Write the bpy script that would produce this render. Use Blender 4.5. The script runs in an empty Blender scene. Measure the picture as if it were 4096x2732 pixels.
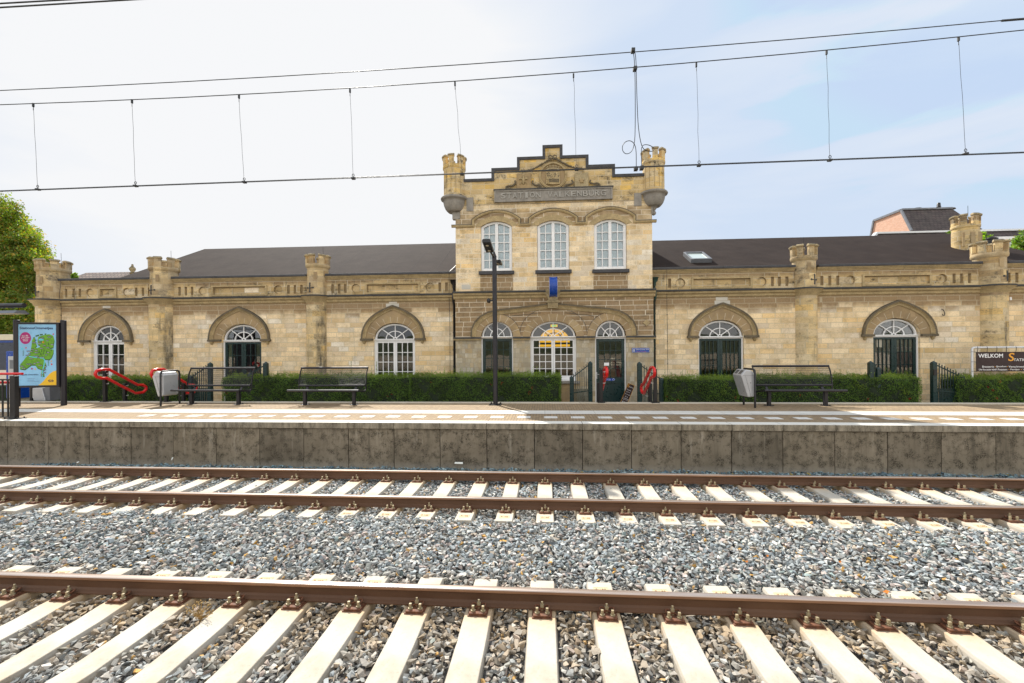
import bpy, bmesh, math, random
import numpy as np
from mathutils import Vector, Matrix, geometry
R = math.radians
random.seed(7); rng = np.random.default_rng(7)
scene = bpy.context.scene
col = scene.collection

# ---------------------------------------------------------------- camera, world, sun, exposure
YAW, ROL, EYE, FPX = 0.0713, 0.0064, 1.53, 1820.4
camd = bpy.data.cameras.new('camera'); camd.lens = 16.0; camd.sensor_width = 36.0
camd.shift_y = 34 / 4096; camd.clip_start = .05; camd.clip_end = 3000
cam = bpy.data.objects.new('camera', camd); col.objects.link(cam); scene.camera = cam
cy, sy, cr, sr = math.cos(YAW), math.sin(YAW), math.cos(ROL), math.sin(ROL)
cam.matrix_world = Matrix(((cy*cr, cy*sr, sy, 0), (sy*cr, sy*sr, -cy, 0), (-sr, cr, 0, EYE), (0, 0, 0, 1)))

def at(u, v, Y):
    """point of the photograph (4096 wide) on the vertical plane y = Y -> (x, z)"""
    a = (u - 2048) / FPX; b = -(v - 34 - 1366) / FPX
    X = a*cr + b*sr; U = -a*sr + b*cr
    rx, ry = X*cy - sy, X*sy + cy
    return rx * Y / ry, U * Y / ry + EYE
def atz(u, v, z):
    a = (u - 2048) / FPX; b = -(v - 34 - 1366) / FPX
    X = a*cr + b*sr; U = -a*sr + b*cr
    rx, ry = X*cy - sy, X*sy + cy
    t = (z - EYE) / U
    return rx*t, ry*t

SUN_AZ = (-0.478, 0.878); SUN_EL = R(45.7)
sunv = Vector((SUN_AZ[0]*math.cos(SUN_EL), SUN_AZ[1]*math.cos(SUN_EL), math.sin(SUN_EL))).normalized()
sl = bpy.data.lights.new('sun', 'SUN'); sl.energy = 2.45; sl.angle = R(.55); sl.color = (1, .955, .88)
so = bpy.data.objects.new('sun', sl); col.objects.link(so); so.rotation_euler = sunv.to_track_quat('Z', 'Y').to_euler()
so.location = (0, 0, 60)
w = bpy.data.worlds.new('World'); scene.world = w; w.use_nodes = True
nt = w.node_tree; nt.nodes.clear()
sky = nt.nodes.new('ShaderNodeTexSky'); sky.sky_type = 'NISHITA'; sky.sun_disc = False
sky.sun_elevation = SUN_EL; sky.sun_rotation = math.atan2(SUN_AZ[0], SUN_AZ[1])
sky.air_density = 1.0; sky.dust_density = 1.6; sky.ozone_density = 2.6
bg = nt.nodes.new('ShaderNodeBackground'); bg.inputs[1].default_value = .075
# thin cirrus veil: whitens the blue in stretched wisps (part of the sky itself)
tc = nt.nodes.new('ShaderNodeTexCoord'); mp = nt.nodes.new('ShaderNodeMapping')
mp.inputs['Scale'].default_value = (1.0, 1.2, 5.0); mp.inputs['Rotation'].default_value = (.25, .2, .1)
nz = nt.nodes.new('ShaderNodeTexNoise'); nz.inputs['Scale'].default_value = 2.2; nz.inputs['Detail'].default_value = 7
nz.inputs['Distortion'].default_value = .5
rp = nt.nodes.new('ShaderNodeMapRange'); rp.inputs[1].default_value = .40; rp.inputs[2].default_value = .66
rp.inputs[3].default_value = .08; rp.inputs[4].default_value = .6
hsv = nt.nodes.new('ShaderNodeHueSaturation'); hsv.inputs['Saturation'].default_value = .12; hsv.inputs['Value'].default_value = 1.12
mx = nt.nodes.new('ShaderNodeMixRGB')
wo = nt.nodes.new('ShaderNodeOutputWorld')
L = nt.links.new
L(tc.outputs['Generated'], mp.inputs[0]); L(mp.outputs[0], nz.inputs[0]); L(nz.outputs[0], rp.inputs[0])
L(rp.outputs[0], mx.inputs[0]); L(sky.outputs[0], mx.inputs[1]); L(sky.outputs[0], hsv.inputs['Color']); L(hsv.outputs[0], mx.inputs[2])
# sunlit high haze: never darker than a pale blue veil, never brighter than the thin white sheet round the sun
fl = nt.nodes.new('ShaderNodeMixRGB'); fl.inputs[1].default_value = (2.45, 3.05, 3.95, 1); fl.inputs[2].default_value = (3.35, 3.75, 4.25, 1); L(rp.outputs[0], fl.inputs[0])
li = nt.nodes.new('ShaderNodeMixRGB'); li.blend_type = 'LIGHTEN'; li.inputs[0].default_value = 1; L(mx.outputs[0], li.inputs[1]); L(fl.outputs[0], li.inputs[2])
cap = nt.nodes.new('ShaderNodeMixRGB'); cap.blend_type = 'DARKEN'; cap.inputs[0].default_value = 1; 
# glow factor round the sun's side of the sky
dt = nt.nodes.new('ShaderNodeVectorMath'); dt.operation = 'DOT_PRODUCT'; dt.inputs[1].default_value = (-.444, .798, .406); L(tc.outputs['Generated'], dt.inputs[0])
gf = nt.nodes.new('ShaderNodeMapRange'); gf.interpolation_type = 'SMOOTHSTEP'; gf.inputs[1].default_value = .80; gf.inputs[2].default_value = .99; L(dt.outputs['Value'], gf.inputs[0])
gn = nt.nodes.new('ShaderNodeMath'); gn.operation = 'ADD'; gm = nt.nodes.new('ShaderNodeMath'); gm.operation = 'MULTIPLY'; gm.inputs[1].default_value = .6; L(rp.outputs[0], gm.inputs[0]); L(gm.outputs[0], gn.inputs[1]); L(gf.outputs[0], gn.inputs[0]); gn.use_clamp = True
cc_ = nt.nodes.new('ShaderNodeMixRGB'); cc_.inputs[1].default_value = (2.75, 3.25, 4.02, 1); cc_.inputs[2].default_value = (4.08, 4.12, 4.2, 1); L(gn.outputs[0], cc_.inputs[0]); L(cc_.outputs[0], cap.inputs[2])
# unseen white cloud bank added behind the camera to brighten the shaded facade
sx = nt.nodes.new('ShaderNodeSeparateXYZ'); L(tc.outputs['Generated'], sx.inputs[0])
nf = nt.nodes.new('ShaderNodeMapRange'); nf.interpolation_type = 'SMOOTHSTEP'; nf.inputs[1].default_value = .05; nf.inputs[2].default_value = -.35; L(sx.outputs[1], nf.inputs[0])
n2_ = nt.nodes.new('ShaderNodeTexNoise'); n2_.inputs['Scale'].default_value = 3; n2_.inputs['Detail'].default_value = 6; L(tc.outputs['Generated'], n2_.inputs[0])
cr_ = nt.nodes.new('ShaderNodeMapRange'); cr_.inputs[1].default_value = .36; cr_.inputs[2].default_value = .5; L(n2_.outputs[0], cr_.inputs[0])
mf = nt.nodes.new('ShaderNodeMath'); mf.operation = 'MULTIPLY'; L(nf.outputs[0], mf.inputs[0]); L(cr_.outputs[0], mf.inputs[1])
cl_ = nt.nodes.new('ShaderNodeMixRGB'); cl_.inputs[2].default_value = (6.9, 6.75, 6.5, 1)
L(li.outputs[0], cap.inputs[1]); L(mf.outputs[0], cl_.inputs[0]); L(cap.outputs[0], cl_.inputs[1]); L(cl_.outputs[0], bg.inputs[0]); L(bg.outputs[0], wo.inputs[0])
vs = scene.view_settings; vs.view_transform = 'Standard'; vs.look = 'None'; vs.gamma = 1; vs.use_curve_mapping = False
vs.exposure = 1.6
scene.cycles.max_bounces = 6; scene.cycles.transparent_max_bounces = 12
scene.cycles.sample_clamp_indirect = 6

# ---------------------------------------------------------------- helpers
ORG = {}
def tag(o, label=None, cat=None, group=None, kind=None):
    if label: o['label'] = label
    if cat: o['category'] = cat
    if group: o['group'] = group
    if kind: o['kind'] = kind
    return o
def thing(name, label, cat, loc=(0, 0, 0), group=None):
    o = bpy.data.objects.new(name, None); col.objects.link(o); o.location = loc; o.empty_display_size = .2
    ORG[o.name] = Vector(loc)
    return tag(o, label, cat, group)
def link_mesh(name, me, parent=None):
    o = bpy.data.objects.new(name, me); col.objects.link(o)
    if parent is not None:
        o.parent = parent; org = ORG.get(parent.name, Vector((0, 0, 0))); ORG[o.name] = org
        if org.length: me.transform(Matrix.Translation(-org))
    else: ORG[o.name] = Vector((0, 0, 0))
    return o
def origin_to(o, p):
    p = Vector(p); o.data.transform(Matrix.Translation(-p)); o.location = p; ORG[o.name] = p; return o
class MB:
    def __init__(s): s.v = []; s.f = []; s.m = []; s.sm = []
    def add(s, vs, fs, m=0, smooth=False):
        b = len(s.v); s.v += [tuple(p) for p in vs]
        for f in fs: s.f.append([i + b for i in f]); s.m.append(m); s.sm.append(smooth)
        return s
    def box(s, x0, x1, y0, y1, z0, z1, m=0):
        if x0 > x1: x0, x1 = x1, x0
        if y0 > y1: y0, y1 = y1, y0
        if z0 > z1: z0, z1 = z1, z0
        v = [(x0,y0,z0),(x1,y0,z0),(x1,y1,z0),(x0,y1,z0),(x0,y0,z1),(x1,y0,z1),(x1,y1,z1),(x0,y1,z1)]
        return s.add(v, [(0,3,2,1),(4,5,6,7),(0,1,5,4),(1,2,6,5),(2,3,7,6),(3,0,4,7)], m)
    def obox(s, c, ax, ay, az, m=0):
        """box from centre and three half-axis vectors"""
        c, ax, ay, az = map(Vector, (c, ax, ay, az))
        v = [c + i*ax + j*ay + k*az for k in (-1, 1) for i, j in ((-1,-1),(1,-1),(1,1),(-1,1))]
        return s.add(v, [(0,3,2,1),(4,5,6,7),(0,1,5,4),(1,2,6,5),(2,3,7,6),(3,0,4,7)], m)
    def bar(s, a, b, w, d=None, m=0, up=(0, 0, 1)):
        a, b = Vector(a), Vector(b); t = (b - a); L_ = t.length; t.normalize(); d = d or w
        n = Vector(up)
        if abs(t.dot(n)) > .95: n = Vector((0, 1, 0))
        x = t.cross(n).normalized(); y = x.cross(t).normalized()
        return s.obox((a + b)/2, x*w/2, y*d/2, t*L_/2, m)
    def tube(s, pts, r, n=8, m=0, closed=False, cap=True):
        pts = [Vector(p) for p in pts]; N = len(pts); rr = r if hasattr(r, '__len__') else [r]*N
        ref = Vector((.13, .07, 1)).normalized(); rings = []; prev = None
        for i, p in enumerate(pts):
            if closed: t = pts[(i+1) % N] - pts[i-1]
            else: t = pts[min(i+1, N-1)] - pts[max(i-1, 0)]
            t.normalize()
            if prev is None:
                a = t.cross(ref)
                if a.length < .2: a = t.cross(Vector((1, 0, 0)))
            else: a = prev - t*prev.dot(t)
            a.normalize(); prev = a; b = t.cross(a)
            rings.append([p + (a*math.cos(2*math.pi*k/n) + b*math.sin(2*math.pi*k/n))*rr[i] for k in range(n)])
        vv = [q for g in rings for q in g]; ff = []
        for i in range(N if closed else N-1):
            j = (i+1) % N
            for k in range(n): k2 = (k+1) % n; ff.append((i*n+k, i*n+k2, j*n+k2, j*n+k))
        s.add(vv, ff, m, True)
        if cap and not closed:
            s.add(rings[0], [tuple(range(n))[::-1]], m); s.add(rings[-1], [tuple(range(n))], m)
        return s
    def lathe(s, prof, c=(0, 0, 0), n=24, m=0, a0=0, a1=2*math.pi, smooth=True, cap=True):
        """prof: (radius, z) bottom to top, turned about the vertical through c"""
        full = abs(a1 - a0) > 6.28; K = n if full else n+1
        vv = []
        for r, z in prof:
            for k in range(K):
                a = a0 + (a1-a0)*k/n; vv.append((c[0]+r*math.cos(a), c[1]+r*math.sin(a), c[2]+z))
        ff = []
        for i in range(len(prof)-1):
            for k in range(n):
                k2 = (k+1) % K; ff.append((i*K+k, i*K+k2, (i+1)*K+k2, (i+1)*K+k))
        s.add(vv, ff, m, smooth)
        if cap and full:
            if prof[0][0] > 1e-4: s.add(vv[:K], [tuple(range(K))[::-1]], m)
            if prof[-1][0] > 1e-4: s.add(vv[-K:], [tuple(range(K))], m)
        return s
    def poly(s, pts, y0, y1, m=0, holes=(), back=True):
        """x-z polygon (with holes) extruded from y0 (front) to y1"""
        loops = [list(pts)] + [list(h) for h in holes]
        flat = [p for l in loops for p in l]
        tri = geometry.tessellate_polygon([[Vector((p[0], p[1], 0)) for p in l] for l in loops])
        n = len(flat)
        def orient(t):
            a, b, c = (flat[i] for i in t)
            return t if (b[0]-a[0])*(c[1]-a[1])-(b[1]-a[1])*(c[0]-a[0]) > 0 else (t[0], t[2], t[1])
        tri = [orient(t) for t in tri]
        V = [(p[0], y0, p[1]) for p in flat] + [(p[0], y1, p[1]) for p in flat]
        F = [tuple(t) for t in tri]
        if back: F += [(t[2]+n, t[1]+n, t[0]+n) for t in tri]
        b = 0
        for li, l in enumerate(loops):
            A = sum(l[i][0]*l[(i+1) % len(l)][1]-l[(i+1) % len(l)][0]*l[i][1] for i in range(len(l)))
            ccw = (A > 0) == (li == 0)
            for i in range(len(l)):
                j = (i+1) % len(l)
                F.append((b+i, b+n+i, b+n+j, b+j) if ccw else (b+i, b+j, b+n+j, b+n+i))
            b += len(l)
        return s.add(V, F, m)
    def sweep(s, path, prof, m=0, closed=False):
        """path: x-z points; prof: (offset along outward normal, y) open polyline, swept round the path"""
        P = [Vector((p[0], p[1])) for p in path]; N = len(P); vv = []; K = len(prof)
        for i, p in enumerate(P):
            d0 = (P[i] - P[i-1]) if i > 0 or closed else (P[1]-P[0])
            d1 = (P[(i+1) % N] - P[i]) if i < N-1 or closed else (P[-1]-P[-2])
            d0.normalize(); d1.normalize(); n0 = Vector((-d0.y, d0.x)); n1 = Vector((-d1.y, d1.x))
            nn = (n0+n1); nn.normalize(); k = 1/max(.35, nn.dot(n0))
            for o, y in prof: q = p + nn*o*k; vv.append((q.x, y, q.y))
        ff = []
        for i in range(N if closed else N-1):
            j = (i+1) % N
            for k in range(K-1): ff.append((i*K+k, j*K+k, j*K+k+1, i*K+k+1))
        s.add(vv, ff, m)
        if not closed: s.add(vv[:K], [tuple(range(K))], m); s.add(vv[-K:], [tuple(range(K))[::-1]], m)
        return s
    def build(s, name, mats, parent=None, bevel=0, label=None, fix=True):
        me = bpy.data.meshes.new(name); me.from_pydata(s.v, [], s.f)
        if not isinstance(mats, (list, tuple)): mats = [mats]
        for mm in mats: me.materials.append(mm)
        me.polygons.foreach_set('material_index', s.m); me.polygons.foreach_set('use_smooth', s.sm)
        if fix:
            bm = bmesh.new(); bm.from_mesh(me); bmesh.ops.recalc_face_normals(bm, faces=bm.faces); bm.to_mesh(me); bm.free()
        o = link_mesh(name, me, parent)
        if bevel:
            md = o.modifiers.new('bevel', 'BEVEL'); md.width = bevel; md.segments = 2; md.limit_method = 'ANGLE'; md.angle_limit = R(40)
        if label: o['label'] = label
        return o
def copy_tree(o, parent=None):
    c = o.copy(); col.objects.link(c); c.parent = parent
    for ch in KIDS(o): copy_tree(ch, c)
    return c
def KIDS(o): return [x for x in ALLK.get(o.name, [])]
ALLK = {}
def snapshot(root):
    """remember the children of a prototype so copies need no scene search"""
    def rec(o):
        k = [c for c in o.children]; ALLK[o.name] = k
        for c in k: rec(c)
    rec(root)
_txt = {}
def text(s_, x0, x1, z0, z1, y, m, name='lettering', parent=None, depth=.004, bold=0, fit=True, tilt=0, font_shear=0):
    cu = bpy.data.curves.new('t', 'FONT'); cu.body = s_; cu.extrude = .5; cu.offset = bold; cu.resolution_u = 3; cu.shear = font_shear
    o = bpy.data.objects.new('t', cu); col.objects.link(o)
    dg = bpy.context.evaluated_depsgraph_get()
    me = bpy.data.meshes.new_from_object(o.evaluated_get(dg)); bpy.data.objects.remove(o)
    co = np.empty(len(me.vertices)*3); me.vertices.foreach_get('co', co); co = co.reshape(-1, 3)
    mn, mxx = co.min(0), co.max(0); q = (co - mn)/np.maximum(mxx - mn, 1e-6)
    sx = x1-x0
    X = x0 + q[:, 0]*sx; Z = z0 + q[:, 1]*(z1-z0); Y = y - depth*q[:, 2]
    if tilt:
        cx, cz = (x0+x1)/2, (z0+z1)/2; c, s2 = math.cos(tilt), math.sin(tilt)
        X, Z = cx+(X-cx)*c-(Z-cz)*s2, cz+(X-cx)*s2+(Z-cz)*c
    me.vertices.foreach_set('co', np.stack([X, Y, Z], 1).ravel()); me.update(); me.name = name
    me.materials.clear(); me.materials.append(m)
    return link_mesh(name, me, parent)

# ---------------------------------------------------------------- materials
M = {}
class NT:
    def __init__(s, name):
        s.mat = bpy.data.materials.new(name); s.mat.use_nodes = True; s.t = s.mat.node_tree
        s.b = s.t.nodes['Principled BSDF']; s.out = s.t.nodes['Material Output']
        s.tc = s.t.nodes.new('ShaderNodeTexCoord'); s.co = s.tc.outputs['Object']
        M[name] = s.mat
    def n(s, typ, **kw):
        x = s.t.nodes.new('ShaderNode'+typ)
        for k, v in kw.items(): setattr(x, k, v)
        return x
    def l(s, a, b): s.t.links.new(a, b)
    def noise(s, scale, detail=4, rough=.55, vec=None, sc=None, dist=0):
        x = s.n('TexNoise'); x.inputs['Scale'].default_value = scale; x.inputs['Detail'].default_value = detail
        x.inputs['Roughness'].default_value = rough; x.inputs['Distortion'].default_value = dist
        v = vec or s.co
        if sc: v = s.vscale(v, sc)
        s.l(v, x.inputs['Vector']); return x.outputs['Fac']
    def vscale(s, v, sc):
        m_ = s.n('Mapping'); m_.inputs['Scale'].default_value = sc; s.l(v, m_.inputs['Vector']); return m_.outputs[0]
    def voro(s, scale, feature='F1', out='Distance', vec=None):
        x = s.n('TexVoronoi', feature=feature); x.inputs['Scale'].default_value = scale; s.l(vec or s.co, x.inputs['Vector']); return x.outputs[out]
    def math(s, op, a, b=None, clamp=False):
        x = s.n('Math', operation=op, use_clamp=clamp)
        for i, q in enumerate((a, b)):
            if q is None: continue
            if isinstance(q, (int, float)): x.inputs[i].default_value = q
            else: s.l(q, x.inputs[i])
        return x.outputs[0]
    def rng(s, v, a, b, c=0, d=1, smooth=False):
        x = s.n('MapRange'); x.interpolation_type = 'SMOOTHSTEP' if smooth else 'LINEAR'
        s.l(v, x.inputs[0])
        for i, q in enumerate((a, b, c, d)): x.inputs[i+1].default_value = q
        return x.outputs[0]
    def mix(s, f, a, b, blend='MIX'):
        x = s.n('MixRGB', blend_type=blend)
        for i, q in enumerate((f, a, b)):
            if isinstance(q, (int, float)): x.inputs[i].default_value = q
            elif isinstance(q, tuple): x.inputs[i].default_value = (*q, 1)[:4]
            else: s.l(q, x.inputs[i])
        return x.outputs[0]
    def ramp(s, v, stops, const=False):
        x = s.n('ValToRGB'); e = x.color_ramp.elements
        if const: x.color_ramp.interpolation = 'CONSTANT'
        while len(e) < len(stops): e.new(.5)
        for el, (p, c) in zip(e, stops): el.position = p; el.color = (*c, 1)
        s.l(v, x.inputs[0]); return x.outputs[0]
    def sep(s, v=None):
        x = s.n('SeparateXYZ'); s.l(v or s.co, x.inputs[0]); return x.outputs
    def comb(s, a, b, c=0.0):
        x = s.n('CombineXYZ')
        for i, q in enumerate((a, b, c)):
            if isinstance(q, (int, float)): x.inputs[i].default_value = q
            else: s.l(q, x.inputs[i])
        return x.outputs[0]
    def bump(s, h, strength=.3, dist=.01, nrm=None):
        x = s.n('Bump'); x.inputs['Strength'].default_value = strength; x.inputs['Distance'].default_value = dist
        s.l(h, x.inputs['Height'])
        if nrm is not None: s.l(nrm, x.inputs['Normal'])
        return x.outputs[0]
    def fin(s, color=None, rough=None, bump=None, metal=None, spec=None):
        for k, q in (('Base Color', color), ('Roughness', rough), ('Normal', bump), ('Metallic', metal), ('Specular IOR Level', spec)):
            if q is None: continue
            if isinstance(q, (int, float)): s.b.inputs[k].default_value = q
            elif isinstance(q, tuple): s.b.inputs[k].default_value = (*q, 1)
            else: s.l(q, s.b.inputs[k])
        return s.mat
def simple(name, c, rough=.5, metal=0, var=.12, scale=9, bump=.1, spec=.5):
    s = NT(name); nz_ = s.noise(scale, 5); f = s.rng(nz_, .3, .7, 1-var, 1+var)
    cc = s.mix(1, c, s.comb(f, f, f), 'MULTIPLY')
    return s.fin(cc, rough if rough < .12 else s.rng(s.noise(scale*2.3, 3), .3, .7, max(.02, rough-.1), rough+.1), s.bump(s.noise(scale*8, 4), bump, .004) if bump else None, metal, spec)

def masonry(name, bw, bh, stops, mortar, dark=None, msize=.006, brown=(.225, .155, .085), streak=.5, warp=.12, seed=0., bstr=.5, soot=.3, stains=(), sootc=(.15, .12, .075)):
    """blocks in courses; dark = list of (z_low, z_high) fades: weathered brown above them"""
    s = NT(name); x, y, z = s.sep(); u = s.math('ADD', x, y)
    row = s.math('FLOOR', s.math('DIVIDE', z, bh))
    wn = s.n('TexWhiteNoise', noise_dimensions='1D'); s.l(s.math('ADD', row, seed), wn.inputs['W']); rr = wn.outputs['Value']
    wv = s.noise(1.7, 2, vec=s.comb(u, s.math('MULTIPLY', row, 7.3)))
    u2 = s.math('ADD', s.math('ADD', u, s.math('MULTIPLY', rr, bw)), s.math('MULTIPLY', wv, warp*4))
    b = s.n('TexBrick'); b.offset = 0; b.inputs['Scale'].default_value = 1; b.inputs['Mortar Size'].default_value = msize
    b.inputs['Mortar Smooth'].default_value = .25; b.inputs['Brick Width'].default_value = bw; b.inputs['Row Height'].default_value = bh
    b.inputs['Color1'].default_value = (0, 0, 0, 1); b.inputs['Color2'].default_value = (1, 1, 1, 1); b.inputs['Bias'].default_value = 0
    b.inputs['Mortar'].default_value = (.5, .5, .5, 1)
    s.l(s.comb(u2, z), b.inputs['Vector']); rnd = b.outputs['Color']; mort = b.outputs['Fac']
    c = s.ramp(rnd, stops); hs_ = s.n('HueSaturation'); s.l(s.rng(s.noise(3.3, 3, vec=s.comb(s.math('MULTIPLY', rnd, 91), row)), .3, .7, .78, 1.2), hs_.inputs['Value']); s.l(c, hs_.inputs['Color']); c = hs_.outputs[0]
    # patina inside each block
    n1 = s.noise(3.1, 6, .65); n2 = s.noise(22, 5, .7); n3 = s.noise(1.1, 4, .6, sc=(1, 1, .35))
    c = s.mix(s.rng(n1, .45, .66, 0, .5), c, (.50, .36, .17), 'MIX')
    c = s.mix(s.rng(n2, .52, .74, 0, .6), c, (.32, .23, .12), 'MIX')
    bi = s.mix(.6, rnd, s.comb(n1, n1, n1)); lum = s.n('RGBToBW'); s.l(bi, lum.inputs[0])
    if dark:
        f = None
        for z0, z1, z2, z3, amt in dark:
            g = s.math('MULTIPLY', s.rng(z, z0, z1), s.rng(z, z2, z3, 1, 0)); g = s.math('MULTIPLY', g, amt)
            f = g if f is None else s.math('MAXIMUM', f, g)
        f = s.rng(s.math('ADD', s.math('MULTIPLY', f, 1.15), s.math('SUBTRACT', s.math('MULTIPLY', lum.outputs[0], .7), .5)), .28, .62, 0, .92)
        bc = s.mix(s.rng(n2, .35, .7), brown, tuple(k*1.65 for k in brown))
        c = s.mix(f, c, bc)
    st = s.math('MULTIPLY', s.rng(s.noise(5, 5, .6, sc=(1.2, 1.2, .16)), .55, .75), s.rng(n3, .45, .65)); st = s.math('MULTIPLY', st, streak)
    c = s.mix(st, c, (.10, .09, .065))
    so_ = s.math('MULTIPLY', s.rng(s.noise(2.3, 7, .72, sc=(.7, .7, 1.5)), .50, .64), s.rng(s.noise(11, 4, .7), .35, .6)); c = s.mix(s.math('MULTIPLY', so_, min(1, soot)), c, sootc)
    c = s.mix(s.math('MULTIPLY', s.rng(s.noise(90, 3, .7), .56, .70), .7), c, (.2, .15, .08))
    for xs0, wd0 in stains:                       # run-off marks with a shape of their own
        g_ = s.rng(s.math('ABSOLUTE', s.math('SUBTRACT', x, xs0)), wd0*.35, wd0, 1, 0, True); g_ = s.math('MULTIPLY', g_, s.rng(s.noise(4, 5, .7, sc=(1.5, 1.5, .5)), .36, .58)); g_ = s.math('MULTIPLY', g_, s.math('MULTIPLY', s.rng(z, .5, 1.2, .35, 1), s.rng(z, 3.2, 3.9, 1, 0)))
        c = s.mix(s.math('MULTIPLY', g_, .8), c, (.085, .08, .062))
    c = s.mix(s.math('MULTIPLY', mort, .8), c, mortar)
    h = s.math('ADD', s.math('MULTIPLY', s.math('SUBTRACT', 1, mort), 1.0), s.math('ADD', s.math('MULTIPLY', n2, .5), s.math('MULTIPLY', rnd, .3)))
    return s.fin(c, .88, s.bump(h, bstr, .008), spec=.25)

# heights on the facade
YT, YW = 16.2, 16.5                       # front faces of tower and wings
zc = at(2210, 1163, YT)[1]                # top of the tower's string cornice
zcw = at(1500, 1180, YW)[1]               # top of the wings' cornice
zpar = at(1500, 1092, YW)[1]              # top of the parapet coping
GR = -.62                                 # ground level behind the platform
BO = (0.0, 16.0, GR)                      # origin of the station building
def rz(z): return z - GR                  # height inside the building's own frame
cream = [(0, (.88, .71, .47)), (.3, (.86, .67, .41)), (.5, (.86, .73, .53)), (.7, (.84, .60, .30)), (.85, (.74, .61, .44)), (1, (.88, .80, .66))]
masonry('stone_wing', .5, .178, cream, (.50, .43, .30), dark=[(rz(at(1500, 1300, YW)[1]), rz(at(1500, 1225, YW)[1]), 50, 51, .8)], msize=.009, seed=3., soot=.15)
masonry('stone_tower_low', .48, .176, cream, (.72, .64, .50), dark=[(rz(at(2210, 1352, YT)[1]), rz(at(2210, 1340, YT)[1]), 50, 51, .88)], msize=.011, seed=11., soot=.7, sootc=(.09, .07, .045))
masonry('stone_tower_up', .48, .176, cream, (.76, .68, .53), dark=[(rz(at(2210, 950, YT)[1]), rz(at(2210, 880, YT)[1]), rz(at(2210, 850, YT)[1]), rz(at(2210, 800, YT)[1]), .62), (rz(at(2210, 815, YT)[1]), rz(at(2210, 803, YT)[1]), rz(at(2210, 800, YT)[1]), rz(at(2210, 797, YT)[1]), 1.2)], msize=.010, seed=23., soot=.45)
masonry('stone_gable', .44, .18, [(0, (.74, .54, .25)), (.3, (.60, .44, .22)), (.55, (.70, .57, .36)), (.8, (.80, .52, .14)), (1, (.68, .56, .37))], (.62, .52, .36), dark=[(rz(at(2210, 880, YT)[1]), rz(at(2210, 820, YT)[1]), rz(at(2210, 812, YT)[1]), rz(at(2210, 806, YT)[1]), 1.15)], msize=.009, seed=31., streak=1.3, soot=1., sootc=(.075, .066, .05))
masonry('stone_base', .155, .17, [(0, (.40, .355, .26)), (.3, (.50, .45, .34)), (.55, (.34, .29, .21)), (.8, (.58, .545, .45)), (1, (.46, .36, .22))], (.34, .30, .23), msize=.006, seed=5., warp=.2, streak=.6)
masonry('stone_parapet', .5, .2, [(0, (.66, .49, .25)), (.35, (.44, .32, .17)), (.6, (.70, .56, .33)), (.85, (.50, .36, .17)), (1, (.76, .66, .50))], (.52, .46, .34), dark=[(rz(zpar)-.55, rz(zpar)-.3, 50, 51, .62)], msize=.010, seed=41., streak=1.2, soot=1., sootc=(.095, .078, .05))
masonry('stone_column', .38, .215, [(0, (.76, .58, .31)), (.35, (.62, .48, .27)), (.6, (.72, .60, .40)), (.85, (.74, .51, .2)), (1, (.64, .55, .39))], (.46, .40, .28), dark=[(rz(at(1500, 1250, YW)[1]), rz(at(1500, 1215, YW)[1]), 50, 51, .5)], msize=.005, seed=51., streak=1.4, soot=.9, sootc=(.12, .10, .07), stains=((at(665, 1350, YW-.3)[0], .2), (at(1278, 1350, YW-.3)[0], .2), (at(190, 1350, YW-.3)[0], .12)))
masonry('brown_stone', .3, .4, [(0, (.32, .23, .13)), (.4, (.38, .28, .165)), (.7, (.34, .245, .14)), (1, (.42, .32, .19))], (.5, .43, .3), msize=.0, seed=61., streak=.5, warp=.3)
masonry('stone_panel', .48, .176, cream, (.66, .58, .44), dark=[(-50, -49, 50, 51, 1.15)], msize=.010, seed=71.)
def weathered(name, base, darkc, amount=.5, rough=.9):
    s = NT(name); n1 = s.noise(4, 6, .65); n2 = s.noise(30, 4, .7)
    c = s.mix(s.rng(n1, .4, .66), base, tuple(k*.72 for k in base)); c = s.mix(s.rng(n2, .5, .75, 0, amount), c, darkc)
    nn = s.n('NewGeometry'); nx = s.sep(nn.outputs['True Normal'])
    c = s.mix(s.math('MULTIPLY', s.rng(nx[2], .3, .8, 0, .85), s.rng(n1, .3, .5)), c, darkc)      # lichen and soot settle on the ledges
    return s.fin(c, rough, s.bump(n2, .5, .008), spec=.2)
weathered('carved_stone', (.46, .37, .22), (.07, .065, .055), .9)
weathered('joint_mortar', (.66, .58, .44), (.5, .42, .3), .3)
weathered('moulding', (.50, .385, .21), (.085, .075, .055), .7)
weathered('carved_letter', (.42, .40, .36), (.2, .19, .17), .3)
weathered('sunk_brown', (.31, .23, .13), (.07, .055, .04), .6)
weathered('blue_stone', (.33, .305, .27), (.12, .11, .10), .5)
weathered('ledge_dark', (.085, .085, .085), (.16, .15, .13), .4)
weathered('lead_coping', (.075, .075, .08), (.14, .14, .145), .5, .7)
weathered('hood_dark', (.17, .14, .095), (.045, .045, .04), .6)
s = NT('sky_pane'); s.fin((.45, .52, .5), .08, spec=.9)
simple('stamp', (.55, .43, .27), .9)
simple('stamp_dark', (.40, .28, .15), .9)
simple('patch_stone', (.56, .53, .46), .85, var=.08, scale=3)
simple('white_paint', (.80, .80, .80), .4, var=.05, scale=4, bump=.03)
simple('green_paint', (.006, .028, .028), .32, var=.15, scale=5, bump=.03)
simple('black_metal', (.009, .009, .011), .38, var=.2, scale=6, bump=.04)
simple('anthracite', (.013, .012, .017), .42, var=.1, scale=4, bump=.03)
simple('steel_grey', (.48, .49, .51), .36, metal=.35, var=.08, scale=5, bump=.03)
simple('galvanised', (.60, .61, .62), .4, metal=.4, var=.08, scale=12, bump=.03)
simple('red_paint', (.62, .012, .012), .25, var=.06, scale=4, bump=0)
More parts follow.
